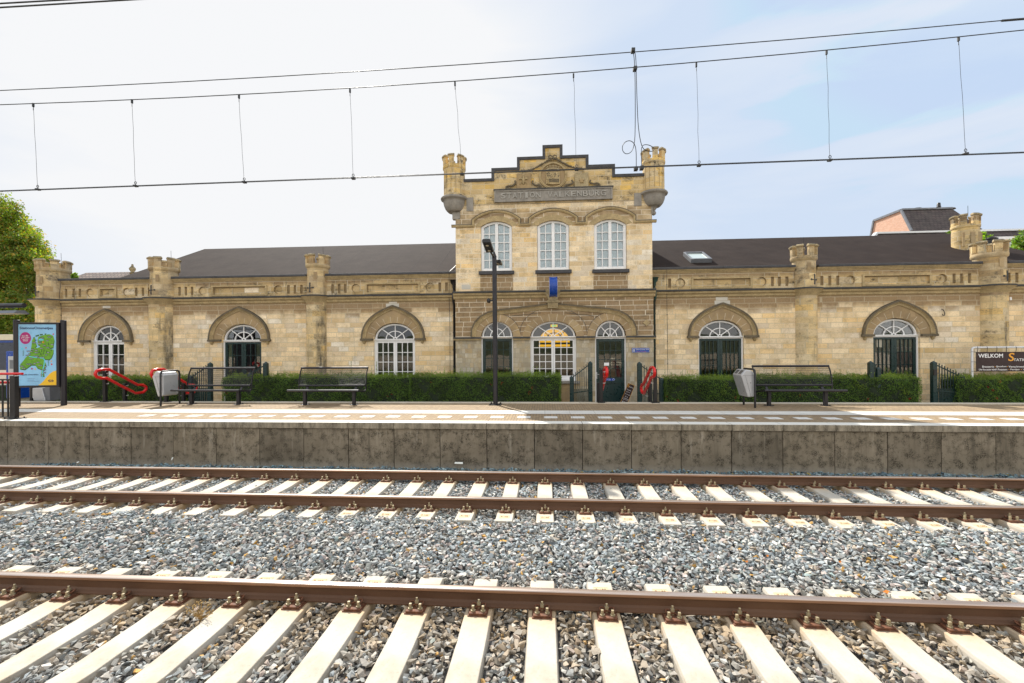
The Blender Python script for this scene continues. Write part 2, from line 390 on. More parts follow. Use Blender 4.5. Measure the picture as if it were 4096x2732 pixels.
simple('blue_enamel', (.006, .055, .33), .25, var=.06, scale=4, bump=0)
simple('white_letter', (.82, .82, .82), .5, var=.02, bump=0)
simple('orange_letter', (.80, .36, .03), .5, var=.02, bump=0)
simple('banner_brown', (.030, .013, .013), .6, var=.1, scale=3, bump=.05)
simple('navy_ink', (.012, .02, .10), .5, var=.02, bump=0)
simple('magenta', (.38, .012, .16), .5, var=.02, bump=0)
simple('map_green', (.12, .33, .015), .5, var=.25, scale=14, bump=0)
simple('map_dark', (.03, .11, .02), .5, var=.1, bump=0)
simple('map_water', (.10, .55, .72), .5, var=.05, bump=0)
simple('yellow_ink', (.80, .48, .02), .5, var=.04, bump=0)
simple('poster_blue', (.24, .50, .74), .35, var=.12, scale=2.5, bump=0)
simple('grey_ink', (.25, .38, .52), .5, var=.02, bump=0)
simple('blind', (.80, .92, 1.0), .6, var=.04, scale=3, bump=0)
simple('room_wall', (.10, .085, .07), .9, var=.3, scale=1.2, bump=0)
simple('ribbed_brown', (.20, .155, .135), .7, var=.35, scale=6, bump=.3)
simple('room_green', (.06, .075, .03), .9, var=.7, scale=1.3, bump=0)
simple('curtain', (.45, .42, .34), .9, var=.1, bump=0)
simple('rusty_iron', (.13, .05, .022), .75, var=.45, scale=30, bump=.4)
simple('bolt_metal', (.34, .28, .17), .6, metal=.2, var=.25, scale=40, bump=.2)
simple('wire_dark', (.03, .032, .035), .5, metal=.3, var=.2, bump=0)
simple('bark', (.10, .075, .05), .9, var=.3, scale=8, bump=.5)
simple('tar', (.012, .012, .013), .45, var=.3, scale=4, bump=.4)
simple('zinc', (.17, .18, .20), .5, metal=.3, var=.15, scale=3, bump=.05)
simple('cream_plastic', (.62, .57, .42), .5, var=.05, bump=0)
simple('dry_grass', (.46, .30, .10), .8, var=.2, bump=0)
simple('litter_white', (.75, .78, .74), .6, var=.05, bump=0)
simple('dark_panel', (.03, .04, .065), .35, var=.25, scale=6, bump=.05)
# verdigris drainpipe
s = NT('drain_green'); n1 = s.noise(7, 5, .65, sc=(1, 1, .4)); s.fin(s.mix(s.rng(n1, .45, .6), (.018, .06, .05), (.035, .03, .022)), .55, s.bump(n1, .2, .003))
# glass
s = NT('glass'); t = s.t; gl = s.n('BsdfGlossy'); gl.inputs['Roughness'].default_value = .02; tr = s.n('BsdfTransparent'); tr.inputs[0].default_value = (.93, .95, .95, 1)
fr = s.n('Fresnel'); fr.inputs[0].default_value = 1.55; mxs = s.n('MixShader')
bp = s.bump(s.noise(1.6, 2), .05, .05); s.l(bp, gl.inputs['Normal'])
s.l(s.math('MULTIPLY', fr.outputs[0], 1.3, True), mxs.inputs[0]); s.l(tr.outputs[0], mxs.inputs[1]); s.l(gl.outputs[0], mxs.inputs[2]); s.l(mxs.outputs[0], s.out.inputs[0])
# lit things behind the fanlight
def emit(name, c, e):
    s = NT(name); s.fin(c, .5); s.b.inputs['Emission Color'].default_value = (*c, 1); s.b.inputs['Emission Strength'].default_value = e
emit('lit_yellow', (.9, .45, .02), .34); emit('exit_green', (.25, .7, .1), .35); emit('lamp_lens', (1., .8, .5), .0)
# roof felt
s = NT('roof_felt'); x, y, z = s.sep(); n1 = s.noise(1.3, 6, .65); n2 = s.noise(60, 4, .7); n3 = s.noise(9, 5, .7, sc=(.4, 1, 1))
seam = s.math('ABSOLUTE', s.math('SUBTRACT', s.math('FRACT', s.math('DIVIDE', x, 1.05)), .5)); sm_ = s.rng(seam, .478, .495)
c = s.mix(s.rng(n1, .3, .7), (.024, .017, .015), (.038, .028, .024)); c = s.mix(s.rng(n3, .62, .75, 0, .5), c, (.055, .047, .042)); c = s.mix(s.math('MULTIPLY', sm_, .7), c, (.03, .025, .024))
s.fin(c, .9, s.bump(s.math('ADD', s.math('ADD', n2, s.math('MULTIPLY', n1, 2)), s.math('MULTIPLY', sm_, 1.2)), .5, .01), spec=.08)
# roof tiles
def tiles(name, c1, c2):
    s = NT(name); x, y, z = s.sep(); b = s.n('TexBrick'); b.inputs['Scale'].default_value = 1; b.inputs['Brick Width'].default_value = .32; b.inputs['Row Height'].default_value = .3
    b.inputs['Mortar Size'].default_value = .025; b.inputs['Color1'].default_value = (*c1, 1); b.inputs['Color2'].default_value = (*c2, 1); b.inputs['Mortar'].default_value = (.015, .012, .012, 1)
    s.l(s.comb(s.math('ADD', x, s.math('MULTIPLY', y, .7)), s.math('MULTIPLY', z, 1.2)), b.inputs['Vector'])
    s.fin(s.mix(s.rng(s.noise(2.5, 5), .35, .65, 0, .5), b.outputs['Color'], (.10, .085, .075)), .8, s.bump(b.outputs['Fac'], -.6, .03))
tiles('dark_tiles', (.045, .035, .037), (.085, .062, .062)); tiles('brown_tiles', (.17, .115, .10), (.24, .18, .15))
s = NT('orange_brick'); x, y, z = s.sep(); b = s.n('TexBrick'); b.inputs['Scale'].default_value = 1; b.inputs['Brick Width'].default_value = .22; b.inputs['Row Height'].default_value = .07; b.inputs['Mortar Size'].default_value = .009
b.inputs['Color1'].default_value = (.56, .28, .18, 1); b.inputs['Color2'].default_value = (.66, .40, .28, 1); b.inputs['Mortar'].default_value = (.48, .38, .30, 1)
s.l(s.comb(s.math('ADD', x, y), z), b.inputs['Vector']); s.fin(b.outputs['Color'], .9)
# clinker paving
s = NT('clinker'); x, y, z = s.sep()
b = s.n('TexBrick'); b.offset = .5; b.inputs['Scale'].default_value = 1; b.inputs['Brick Width'].default_value = .20; b.inputs['Row Height'].default_value = .068; b.inputs['Mortar Size'].default_value = .0055; b.inputs['Mortar Smooth'].default_value = .3
b.inputs['Color1'].default_value = (.235, .16, .088, 1); b.inputs['Color2'].default_value = (.33, .235, .132, 1); b.inputs['Mortar'].default_value = (.10, .075, .045, 1)
s.l(s.comb(s.math('ADD', y, s.math('MULTIPLY', x, 0)), x), b.inputs['Vector'])
n1 = s.noise(2.2, 5, .6); n2 = s.noise(45, 4, .7)
c = s.mix(s.rng(n1, .4, .7, 0, .35), b.outputs['Color'], (.24, .185, .125)); c = s.mix(s.rng(n2, .45, .7, 0, .4), c, (.39, .30, .19))
s.fin(c, .85, s.bump(s.math('SUBTRACT', n2, s.math('MULTIPLY', b.outputs['Fac'], 2.2)), .6, .006))
def slab(name, c1, c2, jx, jy, jc=(.2, .17, .13), off=0.0):
    s = NT(name); x, y, z = s.sep(); b = s.n('TexBrick'); b.offset = off; b.inputs['Scale'].default_value = 1; b.inputs['Brick Width'].default_value = jx; b.inputs['Row Height'].default_value = jy; b.inputs['Mortar Size'].default_value = .004
    b.inputs['Color1'].default_value = (*c1, 1); b.inputs['Color2'].default_value = (*c2, 1); b.inputs['Mortar'].default_value = (*jc, 1)
    s.l(s.comb(x, y), b.inputs['Vector']); n1 = s.noise(3, 5, .6); n2 = s.noise(50, 3, .7)
    s.fin(s.mix(s.rng(n1, .45, .75, 0, .4), b.outputs['Color'], tuple(k*.75 for k in c1)), .85, s.bump(s.math('SUBTRACT', s.math('MULTIPLY', n2, .5), b.outputs['Fac']), .4, .004))
slab('white_slab', (.62, .60, .55), (.70, .68, .63), .6, .30, (.28, .25, .2)); slab('kerb_slab', (.52, .46, .36), (.58, .52, .42), 1.0, 3)
slab('white_tile', (.66, .65, .62), (.70, .69, .66), .31, 3)
# stained concrete of the platform wall
s = NT('stained_concrete'); x, y, z = s.sep(); oi = s.n('ObjectInfo'); rd = oi.outputs['Random']
vo = s.n('VectorMath', operation='ADD'); s.l(s.co, vo.inputs[0]); s.l(s.comb(s.math('MULTIPLY', rd, 37), s.math('MULTIPLY', rd, 11), 0.0), vo.inputs[1]); V = vo.outputs[0]
big = s.noise(1.3, 5, .6, V); fine = s.noise(55, 4, .75, V); strk = s.noise(7, 5, .65, V, sc=(1, 1, .12)); mid = s.noise(6, 6, .7, V)
c = s.mix(s.rng(big, .35, .65), (.235, .205, .158), (.13, .112, .083)); c = s.mix(s.rng(rd, .1, 1, 0, .5), c, (.30, .255, .185))
c = s.mix(s.math('MULTIPLY', s.rng(mid, .46, .6), s.rng(fine, .40, .56, 0, .92)), c, (.035, .03, .022))
c = s.mix(s.math('MULTIPLY', s.rng(strk, .52, .7), s.rng(z, -1.1, -.2, .15, .75)), c, (.075, .066, .05))
c = s.mix(s.math('MULTIPLY', s.rng(strk, .42, .3), s.rng(z, -.9, -.2, 0, .5)), c, (.50, .46, .38))
c = s.mix(s.rng(z, -.98, -.82, .55, 0), c, (.36, .335, .29))
s.fin(c, .92, s.bump(fine, .35, .005), spec=.2)
s = NT('coping_concrete'); x, y, z = s.sep(); nn = s.n('NewGeometry'); nz_ = s.sep(nn.outputs['True Normal'])[2]; a_ = s.noise(5, 6, .7, sc=(1, 1, .3)); f_ = s.noise(60, 4, .7)
c = s.mix(s.rng(a_, .38, .62), (.33, .29, .22), (.10, .085, .06)); c = s.mix(s.rng(f_, .5, .7, 0, .5), c, (.42, .38, .3)); c = s.mix(s.rng(nz_, .5, .9), c, (.70, .68, .62)); s.fin(c, .9, s.bump(f_, .3, .004))
s = NT('sleeper_concrete'); n1 = s.noise(2.5, 5, .6); n2 = s.noise(45, 4, .7); x, y, z = s.sep(); ab = s.math('ABSOLUTE', y)
nr = s.math('ABSOLUTE', s.math('SUBTRACT', ab, .75)); c = s.mix(s.rng(n1, .35, .7), (.50, .465, .40), (.42, .375, .30)); c = s.mix(s.math('MULTIPLY', s.rng(nr, .12, .42, .85, 0), s.rng(n1, .25, .6)), c, (.50, .32, .14)); c = s.mix(s.rng(n2, .56, .72, 0, .5), c, (.30, .24, .17)); c = s.mix(s.math('MULTIPLY', s.rng(s.noise(1.4, 6, .7), .52, .66), .4), c, (.33, .28, .21))
s.fin(c, .85, s.bump(n2, .25, .003))
s = NT('rail_steel'); n1 = s.noise(3, 5, .6, sc=(.25, 1, 1)); n2 = s.noise(70, 3, .7); x, y, z = s.sep()
c = s.mix(s.rng(n1, .35, .65), (.088, .042, .021), (.125, .062, .031)); c = s.mix(s.rng(n2, .5, .8, 0, .3), c, (.2, .095, .045)); s.fin(c, .6, s.bump(n2, .2, .002))
s = NT('rail_head'); s.fin(s.mix(s.rng(s.noise(4, 5, .6, sc=(.1, 3, 3)), .4, .6), (.40, .30, .24), (.55, .48, .44)), .3, metal=.75)
s = NT('rail_side'); s.fin(s.mix(s.rng(s.noise(5, 5, .6, sc=(.2, 1, 1)), .4, .6), (.24, .125, .068), (.33, .185, .105)), .5, metal=.15)
# ballast stones, colour per stone
s = NT('ballast_stone'); a = s.n('Attribute'); a.attribute_name = 'tint'; n2 = s.noise(70, 3, .7)
f = s.rng(n2, .3, .7, .8, 1.15); s.fin(s.mix(1, a.outputs['Color'], s.comb(f, f, f), 'MULTIPLY'), .85, s.bump(n2, .3, .003), spec=.3)
simple('ballast_bed', (.10, .095, .09), .95, var=.5, scale=20, bump=.6)
simple('earth', (.16, .13, .09), .95, var=.3, scale=2, bump=.4)
# leaves with translucency, colour per leaf
def leafmat(name):
    s = NT(name); a = s.n('Attribute'); a.attribute_name = 'tint'; s.l(a.outputs['Color'], s.b.inputs['Base Color']); s.b.inputs['Roughness'].default_value = .5
    tr = s.n('BsdfTranslucent'); g = s.mix(1, a.outputs['Color'], (1.7, 1.6, .35), 'MULTIPLY'); s.l(g, tr.inputs[0]); mxs = s.n('MixShader'); mxs.inputs[0].default_value = .45
    s.l(s.b.outputs[0], mxs.inputs[1]); s.l(tr.outputs[0], mxs.inputs[2]); s.l(mxs.outputs[0], s.out.inputs[0])
leafmat('leaf')
simple('hedge_core', (.012, .022, .008), .95, var=.3, scale=12, bump=.6)

# ---------------------------------------------------------------- numpy swarm builders
def rand_rot(n):
    q = rng.normal(size=(n, 4)); q /= np.linalg.norm(q, axis=1)[:, None]; w_, x, y, z = q.T
    return np.stack([1-2*(y*y+z*z), 2*(x*y-z*w_), 2*(x*z+y*w_), 2*(x*y+z*w_), 1-2*(x*x+z*z), 2*(y*z-x*w_), 2*(x*z-y*w_), 2*(y*z+x*w_), 1-2*(x*x+y*y)], 1).reshape(n, 3, 3)
def fast_mesh(name, V, F, mat, tint=None, parent=None):
    """V (n,3); F (m,k) all faces with k corners; tint per vertex"""
    me = bpy.data.meshes.new(name); me.vertices.add(len(V)); me.vertices.foreach_set('co', V.astype(np.float32).ravel())
    m_, k = F.shape; me.loops.add(m_*k); me.loops.foreach_set('vertex_index', F.astype(np.int32).ravel())
    me.polygons.add(m_); me.polygons.foreach_set('loop_start', (np.arange(m_)*k).astype(np.int32)); me.polygons.foreach_set('loop_total', np.full(m_, k, np.int32))
    me.materials.append(mat); me.update(calc_edges=True); me.shade_flat()
    if tint is not None:
        at_ = me.color_attributes.new('tint', 'FLOAT_COLOR', 'POINT'); c = np.ones((len(V), 4), np.float32); c[:, :3] = tint; at_.data.foreach_set('color', c.ravel())
    return link_mesh(name, me, parent)
def leaves(name, P, size, tints, parent=None, up=.3):
    """P (n,3) leaf centres -> folded leaf quads (two triangles each side of the midrib)"""
    n = len(P); Rm = rand_rot(n); s_ = size*rng.uniform(.6, 1.3, n)[:, None]
    a = Rm[:, :, 0]; b = Rm[:, :, 1]; c = Rm[:, :, 2]
    q = [P - a*s_*.5, P + b*s_*.27 + c*s_*.08, P + a*s_*.5, P - b*s_*.27 + c*s_*.08]
    V = np.stack(q, 1).reshape(-1, 3); I = np.arange(n)[:, None]*4
    F = np.concatenate([I + np.array([[0, 1, 2]]), I + np.array([[0, 2, 3]])], 0)
    T = np.repeat(tints, 4, axis=0)
    return fast_mesh(name, V, F, M['leaf'], T, parent)
def tints(n, base, var=.3, alt=None, pa=0.):
    c = np.array(base)[None, :]*rng.uniform(1-var, 1+var, (n, 1)); c = c*rng.uniform(.9, 1.1, (n, 3))
    if alt is not None:
        k = rng.random(n) < pa; c[k] = np.array(alt)[None, :]*rng.uniform(.7, 1.2, (k.sum(), 1))
    return c

exec_parts = True

# ================================================================ SETTING
def sheet(name, x0, x1, y0, y1, z, m, kind='structure'):
    o = MB().add([(x0, y0, z), (x1, y0, z), (x1, y1, z), (x0, y1, z)], [(0, 1, 2, 3)]).build(name, m, fix=False); o['kind'] = kind; return o
YE = 9.43                                                       # platform edge
g = MB(); g.box(-600, 600, 9.75, 900, -3, GR); g.box(-600, 600, -600, 9.75, -3, -1.16)
g.build('ground', M['earth'])['kind'] = 'structure'
sheet('path', -60, 60, 13.32, YT+.3, GR+.006, M['kerb_slab'])
p = MB(); p.box(-40, 40, YE+.32, 12.98, -.6, 0); p.build('platform', M['clinker'])['kind'] = 'structure'
MB().box(-40, 40, 12.98, 13.30, -.6, .012).build('kerb', M['kerb_slab'])['kind'] = 'structure'
sheet('guide_strip', -40, 40, 10.86, 11.46, .006, M['white_slab'])
d = MB()
for k in range(-56, 60):
    x = -.02 + .607*k
    if x < -9.9: continue
    d.box(x, x+.30, 10.2, 10.46, .0, .007)
d.build('platform_marking', M['white_tile'])['kind'] = 'structure'
# opposite platform the picture was taken from, with the bank behind it (seen in the window glass)
o = MB().box(-40, 40, -4.2, 1.72, -1.2, -.02).build('near_platform', M['clinker']); o['kind'] = 'structure'
o = MB().add([(-60, -4.2, 1.1), (60, -4.2, 1.1), (60, -9, 2.0), (-60, -9, 2.0), (-60, -30, 3.4), (60, -30, 3.4)], [(0, 1, 2, 3), (3, 2, 5, 4)]).build('grass_bank', M['room_green']); o['kind'] = 'structure'
b = MB(); b.box(-60, 60, -4.4, -4.2, -.1, 1.12); tag(b.build('low_wall', M['kerb_slab']), 'pale low wall behind the near platform, seen only as a reflection', 'wall')

# retaining wall of the platform: one metre panels and the edge slabs over them
rw = thing('retaining_wall', 'stained grey concrete wall of the platform edge, in one metre panels', 'wall', (0, YE, 0))
for k in range(-16, 16):
    x = .79 - .02 + k*.993
    b = MB(); b.box(x+.006, x+.987, YE+.03+.003*(k % 3), YE+.32, -1.15, -.128); b.build('wall_panel', M['stained_concrete'], rw, bevel=.006)
    b = MB(); b.box(x+.003, x+.99, YE-.005-.003*(k % 2), YE+.32, -.122, .008); b.build('edge_slab', M['coping_concrete'], rw, bevel=.008)
b = MB(); b.box(-16, 17, YE+.1, YE+.3, -1.15, -.13); b.build('backing', M['ledge_dark'], rw)

# ---------------------------------------------------------------- ballast
def stone_protos(n=28):
    out = []
    for i in range(n):
        bm = bmesh.new(); k = random.choice((7, 8, 9, 10))
        sc = (1.12, random.uniform(.55, .95), random.uniform(.38, .72))
        for _ in range(k):
            v = Vector([random.gauss(0, 1) for _ in range(3)]).normalized()*random.uniform(.42, .56)
            bm.verts.new((v.x*sc[0], v.y*sc[1], v.z*sc[2]))
        r = bmesh.ops.convex_hull(bm, input=bm.verts)
        bmesh.ops.delete(bm, geom=[e for e in r['geom_interior'] if isinstance(e, bmesh.types.BMVert)], context='VERTS')
        bmesh.ops.triangulate(bm, faces=bm.faces); bm.verts.ensure_lookup_table()
        out.append((np.array([v.co[:] for v in bm.verts]), np.array([[v.index for v in f.verts] for f in bm.faces]))); bm.free()
    return out
PROTO = stone_protos()
Y2C, Y1C, Y3C = 7.06, 8.567, 4.38        # rail centre lines: near and far rail of the far track, far rail of the near track
X1, X3 = -8.406, -4.838                  # a sleeper centre of either track
S1 = [X1 + .6*k for k in range(-8, 31)]; S3 = [X3 + .6*k for k in range(-3, 20)]
def ballast_height(x, y):
    z = np.full(len(x), -.985); z = np.where(y < 4.9, -.968, z)
    z = np.where(y > 9.05, -.955, z)                                   # heaped against the wall
    t = np.clip((y-4.75)/.25, 0, 1)*np.clip((6.85-y)/.25, 0, 1); z = np.where((y > 4.75) & (y < 6.85), z + t*(.03 + .02*np.sin(x*1.7)*np.cos(y*2)), z)
    return z + .012*np.sin(x*5.1+y*3.3) + .01*np.sin(x*11.3-y*7.1)
def stones(name, xr, yr, step, s0, s1, dz=0., keep=None, jit=.5):
    xs = np.arange(xr[0], xr[1], step); ys = np.arange(yr[0], yr[1], step)
    X, Y = np.meshgrid(xs, ys); X = X.ravel(); Y = Y.ravel(); X = X + rng.uniform(-jit, jit, len(X))*step; Y = Y + rng.uniform(-jit, jit, len(Y))*step
    if keep is not None: k = keep(X, Y); X, Y = X[k], Y[k]
    return X, Y, ballast_height(X, Y) + dz + rng.uniform(-.012, .012, len(X)), rng.uniform(s0, s1, len(X))**1.0
def clear(X, Y):
    """True where a stone may lie: off the sleepers and out of the rails"""
    ok = np.ones(len(X), bool)
    for S, yc, yr_ in ((S1, 7.815, (6.60, 9.07)), (S3, 3.63, (2.37, 4.89))):
        dx = np.abs((X - S[0] + .3) % .6 - .3); ok &= ~((dx < .155) & (Y > yr_[0]+.02) & (Y < yr_[1]-.02))
    for yr_ in (Y1C, Y2C, Y3C): ok &= np.abs(Y-yr_) > .082
    return ok
def fov(X, Y): return (X > -1.16*Y-.9) & (X < 1.04*Y+1.0)
sets = []
for (yr_, st, a, b) in (((3.2, 5.4), .050, .045, .092), ((5.4, 6.6), .050, .042, .098), ((6.6, 8.7), .052, .045, .085), ((8.7, 9.46), .050, .05, .10)):
    for dz, q_ in ((-.036, 1.), (.0, 1.22)):
        sets.append(stones('b', (-11.5, 11), yr_, st*q_*.95, a, b*.98, dz, lambda X, Y: clear(X, Y) & fov(X, Y)))
X = np.concatenate([q[0] for q in sets]); Y = np.concatenate([q[1] for q in sets]); Z = np.concatenate([q[2] for q in sets]); S = np.concatenate([q[3] for q in sets])
for yc_ in (Y1C, Y2C, Y3C):                                          # packed low under the rails
    sets.append(stones('b', (-11.5, 11), (yc_-.16, yc_+.16), .045, .05, .085, -.045, lambda X, Y: fov(X, Y) & (np.abs((X - (S1[0] if yc_ > 5 else S3[0]) + .3) % .6 - .3) > .15)))
X = np.concatenate([q[0] for q in sets]); Y = np.concatenate([q[1] for q in sets]); Z = np.concatenate([q[2] for q in sets]); S = np.concatenate([q[3] for q in sets])
# a few strays on the sleepers
ns = 260; xs_ = rng.uniform(-9, 9, ns); ys_ = np.where(rng.random(ns) < .6, rng.uniform(6.56, 6.95, ns), rng.uniform(7.2, 8.4, ns))
kk = np.abs((xs_ - S1[0] + .3) % .6 - .3) < .12; xs_, ys_ = xs_[kk], ys_[kk]; kk = rng.random(len(xs_)) < np.where(ys_ < 7, .8, .35); xs_, ys_ = xs_[kk], ys_[kk]
X = np.concatenate([X, xs_]); Y = np.concatenate([Y, ys_]); Z = np.concatenate([Z, np.full(len(xs_), -.957)]); S = np.concatenate([S, rng.uniform(.04, .07, len(xs_))])
n = len(X); Rm = rand_rot(n)
# lie rather flat: blend towards a random heading
pal = np.array([(.27, .295, .30), (.36, .375, .37), (.19, .22, .235), (.42, .41, .38), (.38, .32, .29), (.47, .45, .41), (.30, .31, .285), (.40, .34, .27), (.46, .27, .08), (.22, .27, .26)])
pw = np.array([.22, .17, .14, .12, .08, .08, .08, .06, .02, .03]); T = pal[rng.choice(len(pal), n, p=pw)]*rng.uniform(.62, 1.45, (n, 1))
brownish = np.clip(1.15 - np.abs(Y-Y3C+.25)/.75, 0, 1)*.75 + np.clip(1 - np.abs(Y-Y2C)/.4, 0, 1)*.35 + np.where(Y < 5.0, .16, 0)   # rust dust by the rails
k = np.clip(brownish*rng.uniform(.3, 1.2, n), 0, .9)[:, None]; T = T*(1-k) + np.array([[.34, .25, .15]])*rng.uniform(.6, 1.25, (n, 1))*k
T[Y > 9.0] = T[Y > 9.0]*np.array([[.55, .75, .86]])  # platform's shade put into the stone colour: darker and bluer by the wall
pi_ = rng.integers(0, len(PROTO), n); Vs, Fs, Ts = [], [], []; base = 0
for i, (pv, pf) in enumerate(PROTO):
    idx = np.nonzero(pi_ == i)[0]; 
    if not len(idx): continue
    v = np.einsum('nij,kj->nki', Rm[idx], pv)*S[idx][:, None, None]*1.12; v[:, :, 2] *= .68
    v += np.stack([X[idx], Y[idx], Z[idx]], 1)[:, None, :]
    Vs.append(v.reshape(-1, 3)); Fs.append((pf[None] + (np.arange(len(idx))*len(pv))[:, None, None] + base).reshape(-1, 3)); Ts.append(np.repeat(T[idx], len(pv), 0)); base += len(idx)*len(pv)
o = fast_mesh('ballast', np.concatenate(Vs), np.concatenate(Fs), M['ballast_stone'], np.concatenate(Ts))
tag(o, 'loose grey crushed stone ballast between and beside the tracks', 'ballast', kind='stuff')
sheet('track_bed', -80, 80, 1.72, YE+.1, -1.035, M['ballast_bed'])
print('stones', n)

# ---------------------------------------------------------------- rails
def rail_profile():
    h = .159
    half = [(.070, 0), (.070, .011), (.030, .026), (.0085, .042), (.0080, .105), (.014, .116), (.0335, .124), (.0355, .131), (.0355, .150), (.030, .1575), (.018, .159)]
    return [(-a, b) for a, b in half] + [(a, b) for a, b in half[::-1]]
def rail(yc, label):
    pr = rail_profile(); n_ = len(pr); b = MB(); x0, x1 = -26, 26; z0 = -.77-.159
    V = [(x0, yc+a, z0+c) for a, c in pr] + [(x1, yc+a, z0+c) for a, c in pr]; b.v = V
    for i in range(n_):
        j = (i+1) % n_; zm = (pr[i][1]+pr[j][1])/2; b.f.append((i, j, n_+j, n_+i)); b.m.append(1 if zm > .1535 else 2 if zm > .12 else 0); b.sm.append(False)
    b.f.append(tuple(range(n_))); b.m.append(0); b.sm.append(False); b.f.append(tuple(range(n_, 2*n_))[::-1]); b.m.append(0); b.sm.append(False)
    o = b.build('rail', [M['rail_steel'], M['rail_head'], M['rail_side']]); origin_to(o, (0, yc, z0))
    return tag(o, label, 'rail', 'rails of the two tracks')
rail(Y1C, 'rusty brown rail nearest the platform wall'); rail(Y2C, 'rusty brown rail in the middle, near rail of the track by the platform')
rail(Y3C, 'broad rusty rail with shiny head, closest to the viewer'); 
tag(rail(Y3C-1.507, 'rusty brown rail out of the foot of the picture'), None)

# ---------------------------------------------------------------- sleepers with base plates, bolts and spring clips
def sleeper_proto(stamp):
    t = thing('sleeper', 'x', 'sleeper')
    b = MB(); V = []; ys = [-1.26, -.5, -.3, .3, .5, 1.26]; zt = [0, 0, -.012, -.012, 0, 0]
    for y, z in zip(ys, zt):
        e = .0 if abs(y) < 1.2 else .0
        V += [(-.148, y, -.2), (-.133, y, -.03+z), (-.121, y, z), (.121, y, z), (.133, y, -.03+z), (.148, y, -.2)]
    F = []
    for i in range(5):
        for k in range(5): F.append((i*6+k, i*6+k+1, i*6+k+7, i*6+k+6))
    F += [tuple(range(6)), tuple(range(30, 36))[::-1]]
    b.add(V, F); b.build('concrete_beam', M['sleeper_concrete'], t, bevel=.006)
    if stamp:
        for sgn in (-1, 1):
            b = MB(); yy = sgn*1.10
            for (a0, a1, c0, c1) in ((-.075, .075, -.05, -.044), (-.075, .075, .044, .05), (-.075, -.069, -.044, .044), (.069, .075, -.044, .044)): b.box(a0, a1, yy+c0, yy+c1, -.001, .003)
            b.box(-.069, .069, yy-.044, yy+.044, -.001, .0012)
            b.build('stamp_frame', M['stamp'], t)
            tx = text('F-102', -.055, .055, -.016, .016, 0, M['stamp_dark'], 'stamped_number', t, .004)
            tx.data.transform(Matrix.Rotation(R(-90), 4, 'X')); tx.data.transform(Matrix.Translation((0, yy, .0035)))
    bm1 = MB(); bm1.tube([(0, 0, 0), (0, 0, .012)], .023, 10); bm1.tube([(0, 0, .012), (0, 0, .026)], .013, 8); bm1.box(-.011, .011, -.011, .011, .026, .05)
    bm2 = MB(); bm2.tube([(0, 0, .0), (0, 0, .030)], .017, 10); bm2.tube([(0, 0, .03), (0, 0, .052)], .0195, 6); bm2.tube([(0, 0, .052), (0, 0, .078)], .010, 8)
    mb = [(bm1, 'bolt'), (bm2, 'clamp_bolt')]
    for sgn in (-1, 1):
        yc = sgn*.7535; zt = .0
        pl = MB(); pl.box(-.093, .093, yc-.2, yc+.2, .0, .010); pl.box(-.082, .082, yc-.19, yc-.082, .010, .026); pl.box(-.082, .082, yc+.082, yc+.19, .010, .026)
        P = pl.build('base_plate', M['rusty_iron'], t, bevel=.004)
        for s2 in (-1, 1):
            for bx in (-.047, .047):
                q = MB(); q.v = [(v[0]+bx, v[1]+yc+s2*.145, v[2]+.024) for v in bm1.v]; q.f, q.m, q.sm = bm1.f, bm1.m, bm1.sm; q.build('bolt', M['bolt_metal'], P)
            q = MB(); q.v = [(v[0], v[1]+yc+s2*.088, v[2]+.024) for v in bm2.v]; q.f, q.m, q.sm = bm2.f, bm2.m, bm2.sm; q.build('clamp_bolt', M['bolt_metal'], P)
            q = MB()
            for bx in (-1, 1):
                q.tube([(bx*.016, yc+s2*.066, .045), (bx*.045, yc+s2*.064, .056), (bx*.066, yc+s2*.085, .062), (bx*.062, yc+s2*.115, .055), (bx*.036, yc+s2*.118, .038), (bx*.018, yc+s2*.10, .04)], .0085, 6)
            q.box(-.022, .022, yc+s2*.062, yc+s2*.108, .038, .050); q.build('spring_clip', M['rusty_iron'], P)
    snapshot(t); return t
protA = sleeper_proto(False); protB = sleeper_proto(True)
SZ = -.77 - .159 - .012
SPECIAL = {24: 'white concrete sleeper crossed by the soft shadow of the lamp head', 25: 'white concrete sleeper right of the one with the lamp shadow', 22: 'white concrete sleeper second to the left of the lamp head shadow'}
used = set()
def put_sleeper(pr, x, y, label, group):
    o = pr if pr.name not in used else copy_tree(pr); used.add(pr.name)
    o.location = (x, y, SZ); o['label'] = label; o['group'] = group
for i, x in enumerate(S1):
    st = 9 <= i - 8 <= 27
    put_sleeper(protB if st else protA, x, 7.8135, SPECIAL[i] if i in SPECIAL else 'white concrete sleeper with stamped end panel in the track by the platform' if st else 'plain white concrete sleeper in the track by the platform', 'sleepers of the platform track')
for i, x in enumerate(S3):
    st = i - 3 not in (0, 6, 7, 8)
    put_sleeper(protB if st else protA, x, 3.6265, 'broad cream sleeper just right of the dry weed' if i == 6 else 'broad cream sleeper just left of the dry weed' if i == 5 else 'broad cream concrete sleeper with stamped end in the nearest track' if st else 'broad cream concrete sleeper with plain end in the nearest track', 'sleepers of the nearest track')

